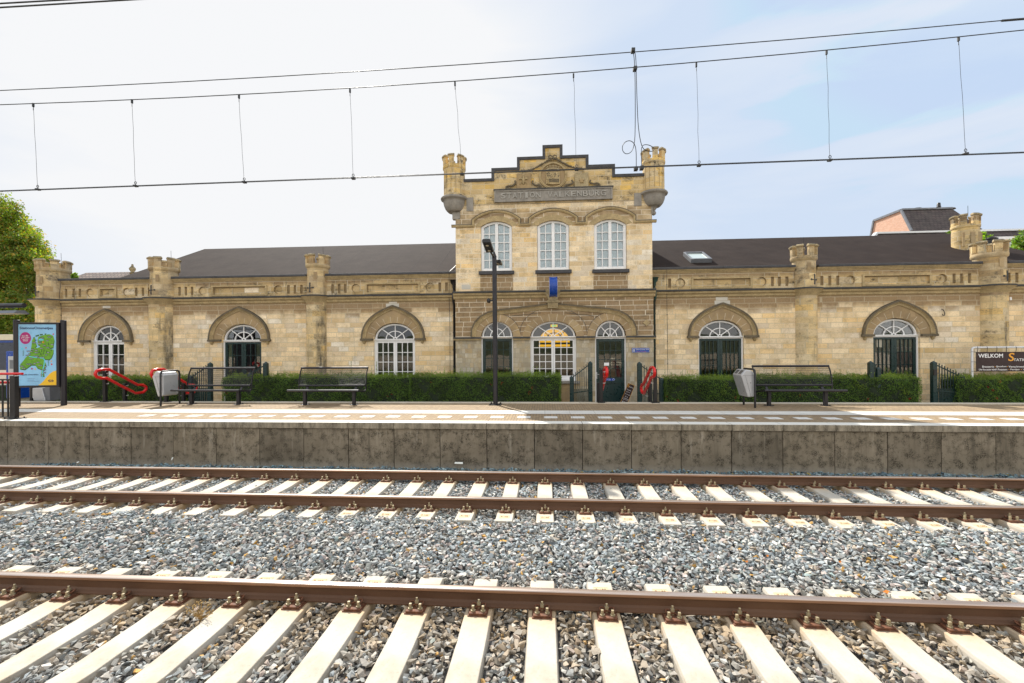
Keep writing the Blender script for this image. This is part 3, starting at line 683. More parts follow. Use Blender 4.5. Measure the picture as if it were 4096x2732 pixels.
# dry weed by the near rail, litter, leaves
b = MB(); random.seed(3)
wx, wy = atz(795, 2470, -.95)
for i in range(46):
    a = random.uniform(0, 6.28); r0 = random.uniform(0, .012); p = Vector((wx + random.uniform(-.02, .02), wy, -.99)); pts = [p.copy()]; d = Vector((math.cos(a)*.25+.1, math.sin(a)*.12, 1))
    for k in range(6):
        d += Vector((random.gauss(0, .32), random.gauss(0, .2), random.gauss(0, .12))) ; d.normalize(); p = p + d*random.uniform(.02, .042); pts.append(p.copy())
    b.tube(pts, .0011, 4, cap=False)
    if i % 2: b.obox(pts[-1], (.004, 0, 0), (0, .003, 0), (0, .001, .004))
tag(origin_to(b.build('dry_weed', M['dry_grass']), (wx, wy, -1.0)), 'dry straw coloured weed growing beside the nearest rail', 'weed')
for (u, v, Y, sx, sz, lab) in ((1835, 1855, 9.3, .09, .03, 'flat pale strip of litter on the stones by the platform wall'), (688, 1840, 9.28, .02, .05, 'small white cup litter standing against the platform wall'), (310, 1851, 9.2, .03, .02, 'small white paper scrap at the far left of the wall foot')):
    x, z = at(u, v, Y); b = MB(); b.add([(x-sx, Y, z), (x+sx, Y-.03, z+.004), (x+sx*.9, Y+.02, z+sz), (x-sx, Y+.05, z+sz*.8), (x, Y, z+sz*1.2)], [(0, 1, 2, 4), (0, 4, 3), (4, 2, 3)])
    tag(origin_to(b.build('litter', M['litter_white']), (x, Y, z)), lab, 'litter')
simple('orange_leaf', (.65, .20, .02), .6, var=.2)
for i, (u, v) in enumerate(((3545, 2369), (2987, 2248), (3070, 2225), (3360, 2249))):
    x, y = atz(u, v, -.93); b = MB(); s_ = .035 if i == 0 else .02
    b.add([(x-s_, y, -.925), (x, y-s_*.5, -.935), (x+s_, y+.005, -.92), (x+.3*s_, y+s_*.6, -.915)], [(0, 1, 3), (1, 2, 3)])
    tag(origin_to(b.build('fallen_leaf', M['orange_leaf']), (x, y, -.93)), ('orange dry leaf lying on the stones behind the nearest rail at the right', 'small orange leaf on the stones, leftmost of three', 'small orange leaf on the stones, top one of three', 'small orange leaf on the stones, rightmost of three')[i], 'leaf', 'fallen leaves on the ballast')

# ---------------------------------------------------------------- overhead wires
def line(a, b, ext=.35, sag=0, n_=14):
    (u0, v0), (u1, v1), Y = a, b[:2], b[2]
    x0, z0 = at(u0, v0, Y); x1, z1 = at(u1, v1, Y); pts = []
    for i in range(n_+1):
        t = -ext + (1+2*ext)*i/n_; pts.append((x0+(x1-x0)*t, Y, z0+(z1-z0)*t + sag*((t-.5)**2)*4))
    return pts
WY = 7.72
b = MB(); b.tube(line((0, 763), (4096, 608, WY)), .0062, 6); b.tube([(x, y+.045, z+.004) for x, y, z in line((0, 763), (4096, 608, WY))], .0062, 6)
tag(b.build('contact_wire', M['wire_dark']), 'lowest pair of overhead contact wires above the platform track', 'wire', 'overhead wires')
def curve3(p0, pm, p1, Y, n_=18):
    """catenary through three photograph points"""
    a, m_, c = at(*p0, Y), at(*pm, Y), at(*p1, Y); out = []
    t_m = (m_[0]-a[0])/(c[0]-a[0])
    for i in range(n_+1):
        t = -.4 + 1.8*i/n_; x = a[0]+(c[0]-a[0])*t
        l0 = (t-t_m)*(t-1)/((0-t_m)*(0-1)); l1 = t*(t-1)/(t_m*(t_m-1)); l2 = t*(t-t_m)/(1*(1-t_m)); out.append((x, Y, a[1]*l0+m_[1]*l1+c[1]*l2))
    return out
MW = curve3((0, 419), (2040, 309), (4096, 120), WY)
tag(MB().tube(MW, .0075, 6).build('carrier_wire', M['wire_dark']), 'middle overhead carrier wire from which the thin droppers hang', 'wire', 'overhead wires')
FW_ = curve3((0, 362), (2040, 245), (4096, 74), WY+.25)
b = MB().tube(FW_, .0075, 6); q = at(4006, 82, WY+.25); q2 = at(4200, 66, WY+.25); b.tube([(q[0], WY+.25, q[1]-.004), (q2[0], WY+.25, q2[1]-.004)], .017, 6)
tag(b.build('feeder_wire', M['wire_dark']), 'uppermost overhead feeder wire with thick splice at the right end', 'wire', 'overhead wires')
for lab, pts, Y in (('thick black overhead wire in the top left corner, lower of two', ((0, 30), (536, -2)), 3.6), ('black overhead wire in the top left corner, upper of two', ((0, 14), (283, -2)), 3.6)):
    a, c = at(*pts[0], Y), at(*pts[1], Y); dx = c[0]-a[0]; dz = c[1]-a[1]
    b = MB().tube([(a[0]-dx*4, Y, a[1]-dz*4), (a[0]+dx*14, Y, a[1]+dz*14)], .0065, 6)
    tag(b.build('contact_wire', M['wire_dark']), lab, 'wire', 'overhead wires')
def dropper(p0, p1, lab):
    a, c = at(*p0, WY), at(*p1, WY); a = (a[0], WY, a[1]); c = (c[0], WY+.02, c[1])
    t = thing('dropper', lab, 'dropper', c, 'thin droppers hanging from the carrier wire')
    pts = [Vector(a).lerp(Vector(c), k/6) + Vector((random.uniform(-.008, .008), 0, 0)) for k in range(7)]; pts[0] = Vector(a); pts[-1] = Vector(c)
    MB().tube(pts, .0028, 5).build('hanger', M['wire_dark'], t)
    b = MB(); b.box(a[0]-.013, a[0]+.013, WY-.014, WY+.014, a[2]-.06, a[2]+.010); b.tube([(a[0], WY, a[2]-.06), (a[0], WY, a[2]-.12)], .006, 5); b.build('upper_clamp', M['wire_dark'], t, bevel=.004)
    b = MB(); b.box(c[0]-.03, c[0]+.03, WY-.008, WY+.055, c[2]-.010, c[2]+.02); b.tube([(c[0]+.02*math.cos(q), WY+.02, c[2]+.06+.025*math.sin(q)) for q in np.linspace(0, 6.28, 9)], .006, 5); b.build('lower_clamp', M['wire_dark'], t, bevel=.004)
DR = [((133, 415), (146, 757), 'first thin dropper from the left end of the overhead wires'), ((528, 400), (538, 743), 'second thin dropper from the left'), ((956, 381), (974, 728), 'third thin dropper from the left, above the long roof'),
      ((1400, 357), (1411, 713), 'thin dropper over the roof left of the central gable'), ((1820, 330), (1847, 696), 'thin dropper ending in front of the left corner turret of the gable'), ((2294, 297), (2307, 677), 'thin dropper ending before the carved star on the gable'),
      ((2785, 254), (2798, 661), 'thin dropper first right of the looped cables'), ((3306, 204), (3323, 640), 'thin dropper second from the right'), ((3834, 150), (3867, 614), 'rightmost thin dropper of the overhead line')]
for d_ in DR: dropper(*d_)
t = thing('jumper_cable', 'pair of jumper cables with two loops linking the wires by the right turret', 'cable', (at(2540, 675, WY)[0], WY, at(2540, 675, WY)[1]))
def px3(pts, Y): return [(at(u, v, Y)[0], Y, at(u, v, Y)[1]) for u, v in pts]
def smooth(pts, k=3):
    for _ in range(k):
        q = [pts[0]]
        for a, b_ in zip(pts, pts[1:]): q += [tuple(np.array(a)*.75+np.array(b_)*.25), tuple(np.array(a)*.25+np.array(b_)*.75)]
        q.append(pts[-1]); pts = q
    return pts
MB().tube(smooth(px3([(2529, 190), (2537, 230), (2540, 300), (2541, 400), (2541, 500), (2539, 570), (2528, 608), (2505, 618), (2490, 605), (2489, 582), (2503, 565), (2523, 562), (2538, 575), (2545, 600), (2545, 672)], WY), 2), .006, 6).build('looped_cable', M['wire_dark'], t)
MB().tube(smooth(px3([(2535, 190), (2544, 230), (2545, 300), (2548, 400), (2552, 500), (2562, 570), (2575, 600), (2598, 607), (2616, 603), (2616, 592), (2598, 580), (2575, 578), (2564, 590), (2567, 670)], WY+.02), 2), .006, 6).build('looped_cable', M['wire_dark'], t)
for (u, v) in ((2533, 199), (2541, 272), (2545, 673), (2568, 670)):
    x, z = at(u, v, WY); b = MB(); b.box(x-.03, x+.03, WY-.02, WY+.07, z-.028, z+.028); b.build('cable_clamp', M['wire_dark'], t, bevel=.004)

# ================================================================ STATION BUILDING
B = thing('station_building', 'yellow stone station with stepped central gable, corner turrets and low wings under dark roofs', 'building', BO)
def T_(u, v): return at(u, v, YT)
def W_(u, v): return at(u, v, YW)
TX0, TX1 = T_(1822, 1300)[0], T_(2614, 1300)[0]
zsp = T_(2210, 1349)[1]                         # springing line of the tower's arches
def arch(cx, hw, zs, rise, n=20, rev=False):
    """flattened arch from right foot to left foot"""
    p = [(cx + hw*math.cos(math.pi*k/n), zs + rise*math.sin(math.pi*k/n)) for k in range(n+1)]
    return p
def segarch(cx, hw, zs, rise, n=12):
    r = (hw*hw + rise*rise)/(2*rise); a = math.asin(hw/r)
    return [(cx + r*math.sin(a - 2*a*k/n), zs + rise - r + r*math.cos(a - 2*a*k/n)) for k in range(n+1)]
def hole(cx, hw, z0, zs, rise, seg=False):
    return [(cx-hw, z0), (cx+hw, z0)] + (segarch if seg else arch)(cx, hw, zs, rise)
# ---- openings: centre x, half width, foot, springing, rise
def opn(fn, ul, ur, vtop, vsp, zfoot):
    x0, _ = fn(ul, vsp); x1, _ = fn(ur, vsp); cx = (x0+x1)/2
    return dict(cx=cx, hw=(x1-x0)/2, z0=zfoot, zs=fn((ul+ur)/2, vsp)[1], rise=fn((ul+ur)/2, vtop)[1]-fn((ul+ur)/2, vsp)[1])
sill = T_(2210, 1524)[1]
O = dict(
 w1=opn(W_, 365, 497, 1300, 1362, -.05), d2=opn(W_, 887, 1045, 1296, 1359, GR), w3=opn(W_, 1494, 1660, 1292, 1355, -.05),
 d4=opn(T_, 1924, 2052, 1282, 1345, GR+.25), w5=opn(T_, 2121, 2305, 1282, 1345, sill), d6=opn(T_, 2380, 2505, 1280, 1345, GR+.05),
 d7=opn(W_, 2794, 2976, 1279, 1344, GR), d8=opn(W_, 3493, 3681, 1272, 1338, GR),
 u7=opn(T_, 1922, 2048, 884, 905, T_(1985, 1084)[1]), u8=opn(T_, 2148, 2277, 880, 901, T_(2212, 1080)[1]), u9=opn(T_, 2376, 2507, 875, 897, T_(2441, 1077)[1]))
def H(k, seg=False): o = O[k]; return hole(o['cx'], o['hw'], o['z0'], o['zs'], o['rise'], seg)
DEP = .26
# ---- wing walls
LX0, LX1 = W_(160, 1300)[0], TX0 + .002
RX0, RX1 = TX1 - .002, W_(4096, 1300)[0] + 5.0
zw1 = zcw - .02
def wallpoly(x0, x1, z0, z1): return [(x0, z0), (x1, z0), (x1, z1), (x0, z1)]
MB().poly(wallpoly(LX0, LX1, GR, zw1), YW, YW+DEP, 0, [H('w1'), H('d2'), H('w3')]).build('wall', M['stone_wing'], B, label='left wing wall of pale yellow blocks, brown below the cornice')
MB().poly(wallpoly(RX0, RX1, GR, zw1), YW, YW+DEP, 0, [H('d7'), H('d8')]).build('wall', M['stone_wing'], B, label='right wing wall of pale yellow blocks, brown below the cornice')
# ---- tower walls
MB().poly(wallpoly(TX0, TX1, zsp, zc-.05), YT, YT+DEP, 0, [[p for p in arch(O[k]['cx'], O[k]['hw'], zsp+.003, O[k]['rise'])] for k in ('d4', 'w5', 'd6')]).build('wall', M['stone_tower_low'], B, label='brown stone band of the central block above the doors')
b = MB(); xs = [TX0, O['d4']['cx']-O['d4']['hw'], O['d4']['cx']+O['d4']['hw'], O['w5']['cx']-O['w5']['hw'], O['w5']['cx']+O['w5']['hw'], O['d6']['cx']-O['d6']['hw'], O['d6']['cx']+O['d6']['hw'], TX1]
for i, lb in ((0, 'left end'), (2, 'left of the central window'), (4, 'between the central window and the entrance'), (6, 'right end')):
    b = MB(); b.box(xs[i], xs[i+1], YT, YT+DEP, GR, zsp); b.build('wall', M['stone_base'], B, label='pier of small squared stones, ' + lb)
for a_, c_, k in ((1, 2, 'd4'), (5, 6, 'd6')): b = MB(); b.box(xs[a_], xs[c_], YT, YT+DEP, GR, O[k]['z0']); b.build('threshold', M['blue_stone'], B)
b = MB(); b.box(xs[3], xs[4], YT, YT+DEP, GR, sill-.09); b.build('wall', M['brown_stone'], B, label='brown stone under the central window')
zhood = T_(2210, 902)[1]
MB().poly(wallpoly(TX0+.02, TX1-.02, zc-.05, zhood), YT+.03, YT+DEP, 0, [[p for p in wallpoly(O[k]['cx']-O[k]['hw'], O[k]['cx']+O[k]['hw'], O[k]['z0'], zhood-.0)] for k in ()] ).build if 0 else None
steps = [(1859, 714), (1966, 714), (1966, 672), (2068, 672), (2068, 628), (2171, 628), (2171, 581), (2249, 581), (2249, 622), (2352, 622), (2352, 660), (2458, 660), (2458, 699), (2567, 699)]
st = [list(T_(u, v)) for u, v in steps]
# make the steps level and symmetric
cxg = (T_(2171, 600)[0]+T_(2249, 600)[0])/2
zl = [ (st[0][1]+st[13][1])/2, (st[2][1]+st[11][1])/2, (st[4][1]+st[9][1])/2, (st[6][1]+st[7][1])/2 ]
hwg = [0, (st[12][0]-st[2][0])/2, (st[10][0]-st[4][0])/2, (st[8][0]-st[6][0])/2]
out = [(TX1-.02, zl[0]), (cxg+hwg[1], zl[0]), (cxg+hwg[1], zl[1]), (cxg+hwg[2], zl[1]), (cxg+hwg[2], zl[2]), (cxg+hwg[3], zl[2]), (cxg+hwg[3], zl[3])]
out = out + [(2*cxg-x, z) for x, z in out[::-1]]; out[-1] = (TX0+.02, zl[0])
zg = T_(2210, 812)[1]
up_holes = [hole(O[k]['cx'], O[k]['hw'], O[k]['z0'], O[k]['zs'], O[k]['rise'], True) for k in ('u7', 'u8', 'u9')]
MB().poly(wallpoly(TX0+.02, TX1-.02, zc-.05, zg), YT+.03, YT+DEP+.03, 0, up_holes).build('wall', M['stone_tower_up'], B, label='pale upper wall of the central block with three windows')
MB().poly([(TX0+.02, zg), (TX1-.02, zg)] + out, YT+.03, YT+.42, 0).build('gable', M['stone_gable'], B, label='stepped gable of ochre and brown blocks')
# dark coping band that follows the steps
cop = [(x, z) for x, z in out[::-1]]
b = MB(); b.sweep(cop, [(-.085, YT+.06), (-.085, YT-.01), (.012, YT-.02), (.012, YT+.46), (-.06, YT+.46)]); b.build('coping', M['lead_coping'], B, label='dark lead coping stepping over the gable')
# tower body behind (side walls, roof)
b = MB(); b.box(TX0+.02, TX0+.30, YT+DEP+.03, 25, 1.5, zl[0]-.35); b.box(TX1-.30, TX1-.02, YT+DEP+.03, 25, 1.5, zl[0]-.35); b.box(TX0+.3, TX1-.3, 24.7, 25, GR, zl[0]-.35)
b.build('side_wall', M['stone_tower_up'], B)
MB().box(TX0+.02, TX1-.02, YT+.42, 25, zl[0]-.35, zl[0]-.28).build('roof', M['roof_felt'], B, label='flat dark roof behind the stepped gable')

# ---- cornices (string courses) with the engaged columns
prof_up = [(0, .0), (.05, .03), (.06, .10), (.13, .14), (.15, .20), (.19, .215), (.20, .262)]        # (projection, height)
def cornice_x(b, x0, x1, y, z, m0=0, m1=1, h=.262):
    z0 = z - h; pr = [(y, z0)] + [(y-p, z0+q) for p, q in prof_up] + [(y+.0, z+.03)]
    V = [(x0, a, c) for a, c in pr] + [(x1, a, c) for a, c in pr]; n_ = len(pr)
    F = [(i, n_+i, n_+i+1, i+1) for i in range(n_-1)]
    b.add(V, F[:-3], m0); b.add(V, F[-3:], m1); b.add(V, [tuple(range(n_))[::-1], tuple(range(n_, 2*n_))], m0)
def cornice_round(b, c, r, z, m0=0, m1=1, h=.262):
    z0 = z - h; pr = [(r, z0)] + [(r+p, z0+q) for p, q in prof_up] + [(r, z+.03)]; k = len(pr)-3
    b.lathe(pr[:k+1], c, 28, m0, cap=False); b.lathe(pr[k:], c, 28, m1, cap=False, smooth=False)
b = MB(); cornice_x(b, LX0-.2, TX0+.01, YW, zcw); cornice_x(b, TX1-.01, RX1, YW, zcw)
b.build('cornice', [M['moulding'], M['ledge_dark']], B, label='weathered string cornice along the wings')
b = MB(); cornice_x(b, TX0-.06, TX1+.06, YT, zc); b.build('cornice', [M['moulding'], M['ledge_dark']], B, label='weathered string cornice across the central block')
# string course at the springing of the tower arches
b = MB(); z1 = zsp+.015
for i in (0, 2, 4, 6):
    a, c = xs[i] + (-.07 if i == 0 else 0), xs[i+1] + (.07 if i == 6 else 0)
    b.box(a, c, YT-.06, YT+.002, z1-.10, z1-.045, 0); b.box(a-.0, c, YT-.10, YT+.002, z1-.045, z1+.012, 1)
b.build('string_course', [M['moulding'], M['ledge_dark']], B)

# ---- parapets with sunk slots, discs and panels
zp0, zp1 = zcw+.03, zpar-.085
def px(fn, u, v=1160): return fn(u, v)[0]
def slot(u, v0=1143, v1=1182, w=.052): x = px(W_, u); zt = zp0+.40; zb = zp0+.07; return [(x-w, zb), (x+w, zb), (x+w, zt), (x-w, zt)]
def disc(u): x = px(W_, u); zc_ = zp0+.235; return [(x+.165*math.cos(a), zc_+.165*math.sin(a)) for a in np.linspace(0, 2*math.pi, 25)[:-1]]
def rect(u0, u1): a, c = px(W_, u0), px(W_, u1); return [(a+.07, zp0+.075), (c-.07, zp0+.075), (c-.07, zp0+.37), (a+.07, zp0+.37)]
bays = [(('wing', 225, 605), [(259, 0), (289, 0), (314, 0)], [354, 501], [(390, 463)], [540, 567, 592]),
        (('wing', 690, 1228), [(714, 0), (739, 0), (764, 0)], [806, 1109], [(842, 1065)], [1151, 1177, 1203]),
        (('wing', 1303, 1822), [(1328, 0), (1354, 0), (1379, 0)], [1421, 1718], [(1458, 1679)], [1758, 1785]),
        (('wing', 2614, 3180), [(2680, 0)], [2724, 3050], [(2767, 3012)], [3093, 3121, 3151]),
        (('wing', 3270, 3925), [(3291, 0), (3323, 0), (3355, 0)], [3405, 3774], [(3452, 3731)], [3822, 3852, 3884]),
        (('wing', 4025, 4700), [(4042, 0), (4074, 0)], [4125, 4500], [(4170, 4450)], [4560])]
for (nm, u0, u1), sl_, ds, rc, sr_ in bays:
    x0, x1 = px(W_, u0), px(W_, u1)
    if u1 == 1822: x1 = TX0+.005
    if u0 == 2614: x0 = TX1-.005
    hs = [slot(s_[0]) for s_ in sl_] + [slot(s_) for s_ in sr_] + [disc(q) for q in ds] + [rect(*q) for q in rc]
    b = MB(); b.poly(wallpoly(x0, x1, zp0-.03, zp1-.12), YW+.05, YW+.11, 0, hs); b.box(x0, x1, YW+.11, YW+.42, zp0-.03, zp1-.12)
    for a, c in rc:                                # raised frame round the long panel
        xa, xb = px(W_, a), px(W_, c)
        b.poly(wallpoly(xa, xb, zp0+.02, zp0+.425), YW+.02, YW+.05, 1, [rect(a, c)])
    for q in ds:
        x = px(W_, q); ring = [(x+.185*math.cos(a), zp0+.235+.185*math.sin(a)) for a in np.linspace(0, 2*math.pi, 25)[:-1]]
        b.poly(ring, YW+.042, YW+.05, 0, [disc(q)])
    z_ = zp1-.12                                   # moulded top
    for k, (dy, h0, h1) in enumerate(((.03, 0, .045), (-.01, .045, .085), (-.05, .085, .12))): b.box(x0, x1, YW+dy, YW+.42, z_+h0, z_+h1, 1)
    pp_ = b.build('parapet', [M['stone_parapet'], M['moulding']], B)
    for h_ in [slot(s_[0]) for s_ in sl_] + [slot(s_) for s_ in sr_]:
        xa_, xb_ = h_[0][0], h_[1][0]; b = MB(); b.box(xa_-.004, xb_+.004, YW+.104, YW+.108, h_[0][1], h_[2][1]); b.build('sunk_slot', M['sunk_brown'], pp_)
    for q in ds:
        x = px(W_, q); b = MB(); b.sweep([(x+.158*math.cos(a), zp0+.235+.158*math.sin(a)) for a in np.linspace(2*math.pi, 0, 25)], [(-.012, YW+.108), (-.012, YW+.10), (.012, YW+.10), (.012, YW+.108)]); b.build('disc_edge', M['sunk_brown'], pp_)
    for a, c in rc:
        r_ = rect(a, c); b = MB(); b.box(r_[0][0], r_[1][0], YW+.100, YW+.106, r_[2][1]-.03, r_[2][1]); b.box(r_[0][0], r_[0][0]+.025, YW+.100, YW+.106, r_[0][1], r_[2][1]-.03); b.build('panel_shade', M['sunk_brown'], pp_)
    b = MB(); n_ = max(2, round((x1-x0)/2.0)); 
    for k in range(n_):
        a, c = x0+(x1-x0)*k/n_, x0+(x1-x0)*(k+1)/n_; b.box(a+.004, c-.004, YW-.085-.003*(k % 2), YW+.46, zp1, zpar)
    b.build('coping', M['lead_coping'], B, bevel=.012)
# pale replacement stones
for (u0, u1, v0, v1) in ((411, 442, 1214, 1233), (1556, 1588, 1198, 1214), (1544, 1596, 1214, 1229), (2863, 2910, 1182, 1202), (2858, 2920, 1202, 1218), (1852, 1887, 1142, 1162)):
    (x0, z0), (x1, z1) = W_(u0, v1), W_(u1, v0); yy = (YT+.027 if u0 == 1852 else YW-.003); b = MB(); b.box(x0, x1, yy, yy+.02, z0, z1); b.build('repair_stone', M['patch_stone'], B)

# ---- wing turrets: engaged column, drum and battlements
def battlement(b, c, r, z0, z1, n=7, a0=.2, m=0):
    """flaring base ring with merlons"""
    h = z1-z0; b.lathe([(r-.02, z0-.14), (r+.01, z0-.11), (r+.045, z0-.07), (r+.05, z0+.0), (r+.04, z0+.10*h)], c, 32, m, cap=False)
    b.lathe([(r-.10, z0-.10), (r-.10, z0+.08*h)], c, 32, m, cap=True)
    for k in range(n):
        a = a0 + 2*math.pi*k/n; da = math.pi/n*.52
        K = 4; V = []
        for zz, ri, ro in ((z0-.02, r-.10, r+.04), (z1-.05, r-.09, r+.05)):
            for q in range(K+1):
                t = a - da + 2*da*q/K; V += [(c[0]+ri*math.cos(t), c[1]+ri*math.sin(t), zz), (c[0]+ro*math.cos(t), c[1]+ro*math.sin(t), zz)]
        n2 = 2*(K+1); F = []
        for q in range(K):
            i = 2*q; F += [(i+1, i+3, n2+i+3, n2+i+1), (i, n2+i, n2+i+2, i+2)]
        F += [(0, 1, n2+1, n2), (2*K, n2+2*K, n2+2*K+1, 2*K+1)]; b.add(V, F, m)
        V = []; 
        for zz, ri, ro, e in ((z1-.05, r-.11, r+.08, .05), (z1-.01, r-.11, r+.09, .06), (z1+.03, r-.08, r+.04, .03)):
            for q in range(K+1):
                t = a - da - e + 2*(da+e)*q/K; V += [(c[0]+ri*math.cos(t), c[1]+ri*math.sin(t), zz), (c[0]+ro*math.cos(t), c[1]+ro*math.sin(t), zz)]
        F = []
        for L_ in range(2):
            o_ = L_*n2
            for q in range(K):
                i = o_+2*q; F += [(i+1, i+3, n2+i+3, n2+i+1), (i, n2+i, n2+i+2, i+2)]
            F += [(o_, o_+1, o_+n2+1, o_+n2), (o_+2*K, o_+n2+2*K, o_+n2+2*K+1, o_+2*K+1)]
        for q in range(K):
            i = 2*q; F.append((i, i+2, i+3, i+1)); i += 2*n2; F.append((i, i+1, i+3, i+2))
        b.add(V, F, m+1)
def turret(ul, ur, v, vtop, vbase, a0, side=1, lab=None, cross_u=0):
    x0, x1 = px(W_, ul, v), px(W_, ur, v); cx = (x0+x1)/2; r = (x1-x0)/2; c = (cx, YW+.14, 0)
    zt = W_((ul+ur)/2, vtop)[1]; zb = W_((ul+ur)/2, vbase)[1]
    b = MB(); b.lathe([(r, GR), (r, zcw-.25)], c, 32, 0, cap=False); col_ = b.build('column', M['stone_column'], B)
    b = MB(); cornice_round(b, c, r, zcw-.003); b.build('cornice_ring', [M['moulding'], M['ledge_dark']], col_)
    t = MB(); t.lathe([(r-.02, zcw+.02), (r-.04, zb-.1)], c, 32, 0, cap=False)
    battlement(t, c, r-.03, zb, zt, 7, a0); t.box(c[0]-r*.5, c[0]+r*.5, YW+.1, YW+.9, zcw, zpar-.02)
    tw = t.build('turret', [M['stone_column'], M['carved_stone']], B)
    # cross shaped slit sunk in a raised surround, small window niche, wire rod
    q = MB(); zz = zcw+.28; ac = R(-90)+R(cross_u)
    def onr(a, z, rr=.006): return (c[0]+(r-.02+rr)*math.cos(a), c[1]+(r-.02+rr)*math.sin(a), z)
    q.bar(onr(ac, zz-.13), onr(ac, zz+.15), .035, .02); q.bar(onr(ac-.33, zz), onr(ac, zz), .03, .02); q.bar(onr(ac, zz), onr(ac+.33, zz), .03, .02)
    for a_, z_ in ((ac, zz-.14), (ac, zz+.16), (ac-.34, zz), (ac+.34, zz)): q.tube([onr(a_, z_, -.004), onr(a_, z_, .008)], .034, 10)
    q.build('cross_slit', M['ledge_dark'], tw)
    q = MB(); an = ac + side*.55; q.bar(onr(an, zz+.32, .0), onr(an, zz+.58, .0), .13, .012); q.build('niche', M['brown_stone'], tw)
    q = MB(); q.tube([(c[0]+.12, c[1]+.2, zt-.2), (c[0]+.10, c[1]+.2, zt+.38)], .006, 5); q.build('lightning_rod', M['black_metal'], tw)
turret(151, 249, 1300, 1044, 1078, .25, 1, cross_u=-25); turret(599, 695, 1300, 1035, 1074, .5, 1, cross_u=-18); turret(1223, 1309, 1300, 1022, 1061, .1, 1, cross_u=-18)
turret(3178, 3273, 1300, 983, 1030, .35, -1, cross_u=28); turret(3917, 4032, 1300, 968, 1018, .0, -1, cross_u=30)

# ---- corner bartizans of the gable
def bartizan(ul, ur, v, vtop, vbase, vb, vbowl, vend, side):
    Yb = YT+.12
    x0, x1 = at(ul, v, Yb)[0], at(ur, v, Yb)[0]; cx = (x0+x1)/2; r = (x1-x0)/2; um = (ul+ur)/2; c = (cx, Yb, 0)
    zt, zb, zd, zo, ze = (at(um, q, Yb)[1] for q in (vtop, vbase, vb, vbowl, vend))
    b = MB(); b.lathe([(r, zd), (r-.005, zb-.1)], c, 28, 0, cap=False); battlement(b, c, r-.02, zb, zt, 7, .15)
    tw = b.build('bartizan', [M['stone_gable'], M['carved_stone']], B, label='round corner turret with battlements at the %s end of the gable' % ('left' if side < 0 else 'right'))
    b = MB(); pr = [(.02, ze), (.075, ze+.04), (.085, ze+.09), (.06, ze+.14), (.05, ze+.17), (.10, ze+.24), (.17, ze+.32)]
    bh = zd - zo; pr += [(.22, zo)] + [(.16+(r+.02-.16)*math.sin(q), zo+bh*.82*(1-math.cos(q))) for q in (.5, .8, 1.1, 1.35, 1.57)] + [(r+.10, zd-bh*.16), (r+.115, zd-bh*.08), (r+.09, zd), (r-.02, zd+.03)]
    b.lathe(pr, c, 28, 0); 
    xi = cx - side*(r+.02); b.box(xi-.05*side, xi-.30*side, YT+.0, YT+.04, zo+.02, zd-.02)
    b.box(cx-side*.02-.08, cx-side*.02+.12*(-side)+.08, YT+.0, YT+.2, ze+.02, zo)
    b.build('bowl_bracket', M['blue_stone'], tw)
    q = MB()
    for k, a in enumerate((-2.5, -2.05, -1.6, -1.15, -.7)):
        for s2 in (-1,): 
            aa = a+s2*.10; p = (c[0]+(r+.002)*math.cos(aa), c[1]+(r+.002)*math.sin(aa)); q.bar((p[0], p[1], zd+.1), (p[0], p[1], zb-.22), .012, .008)
    q.build('sunk_panels', M['brown_stone'], tw)
    q = MB(); q.tube([(cx+.1, Yb+.2, zt-.2), (cx+.1, Yb+.2, zt+.28)], .006, 5); q.build('lightning_rod', M['black_metal'], tw)
bartizan(1776, 1860, 760, 634, 674, 794, 852, 882, -1); bartizan(2571, 2657, 740, 608, 652, 772, 828, 862, 1)

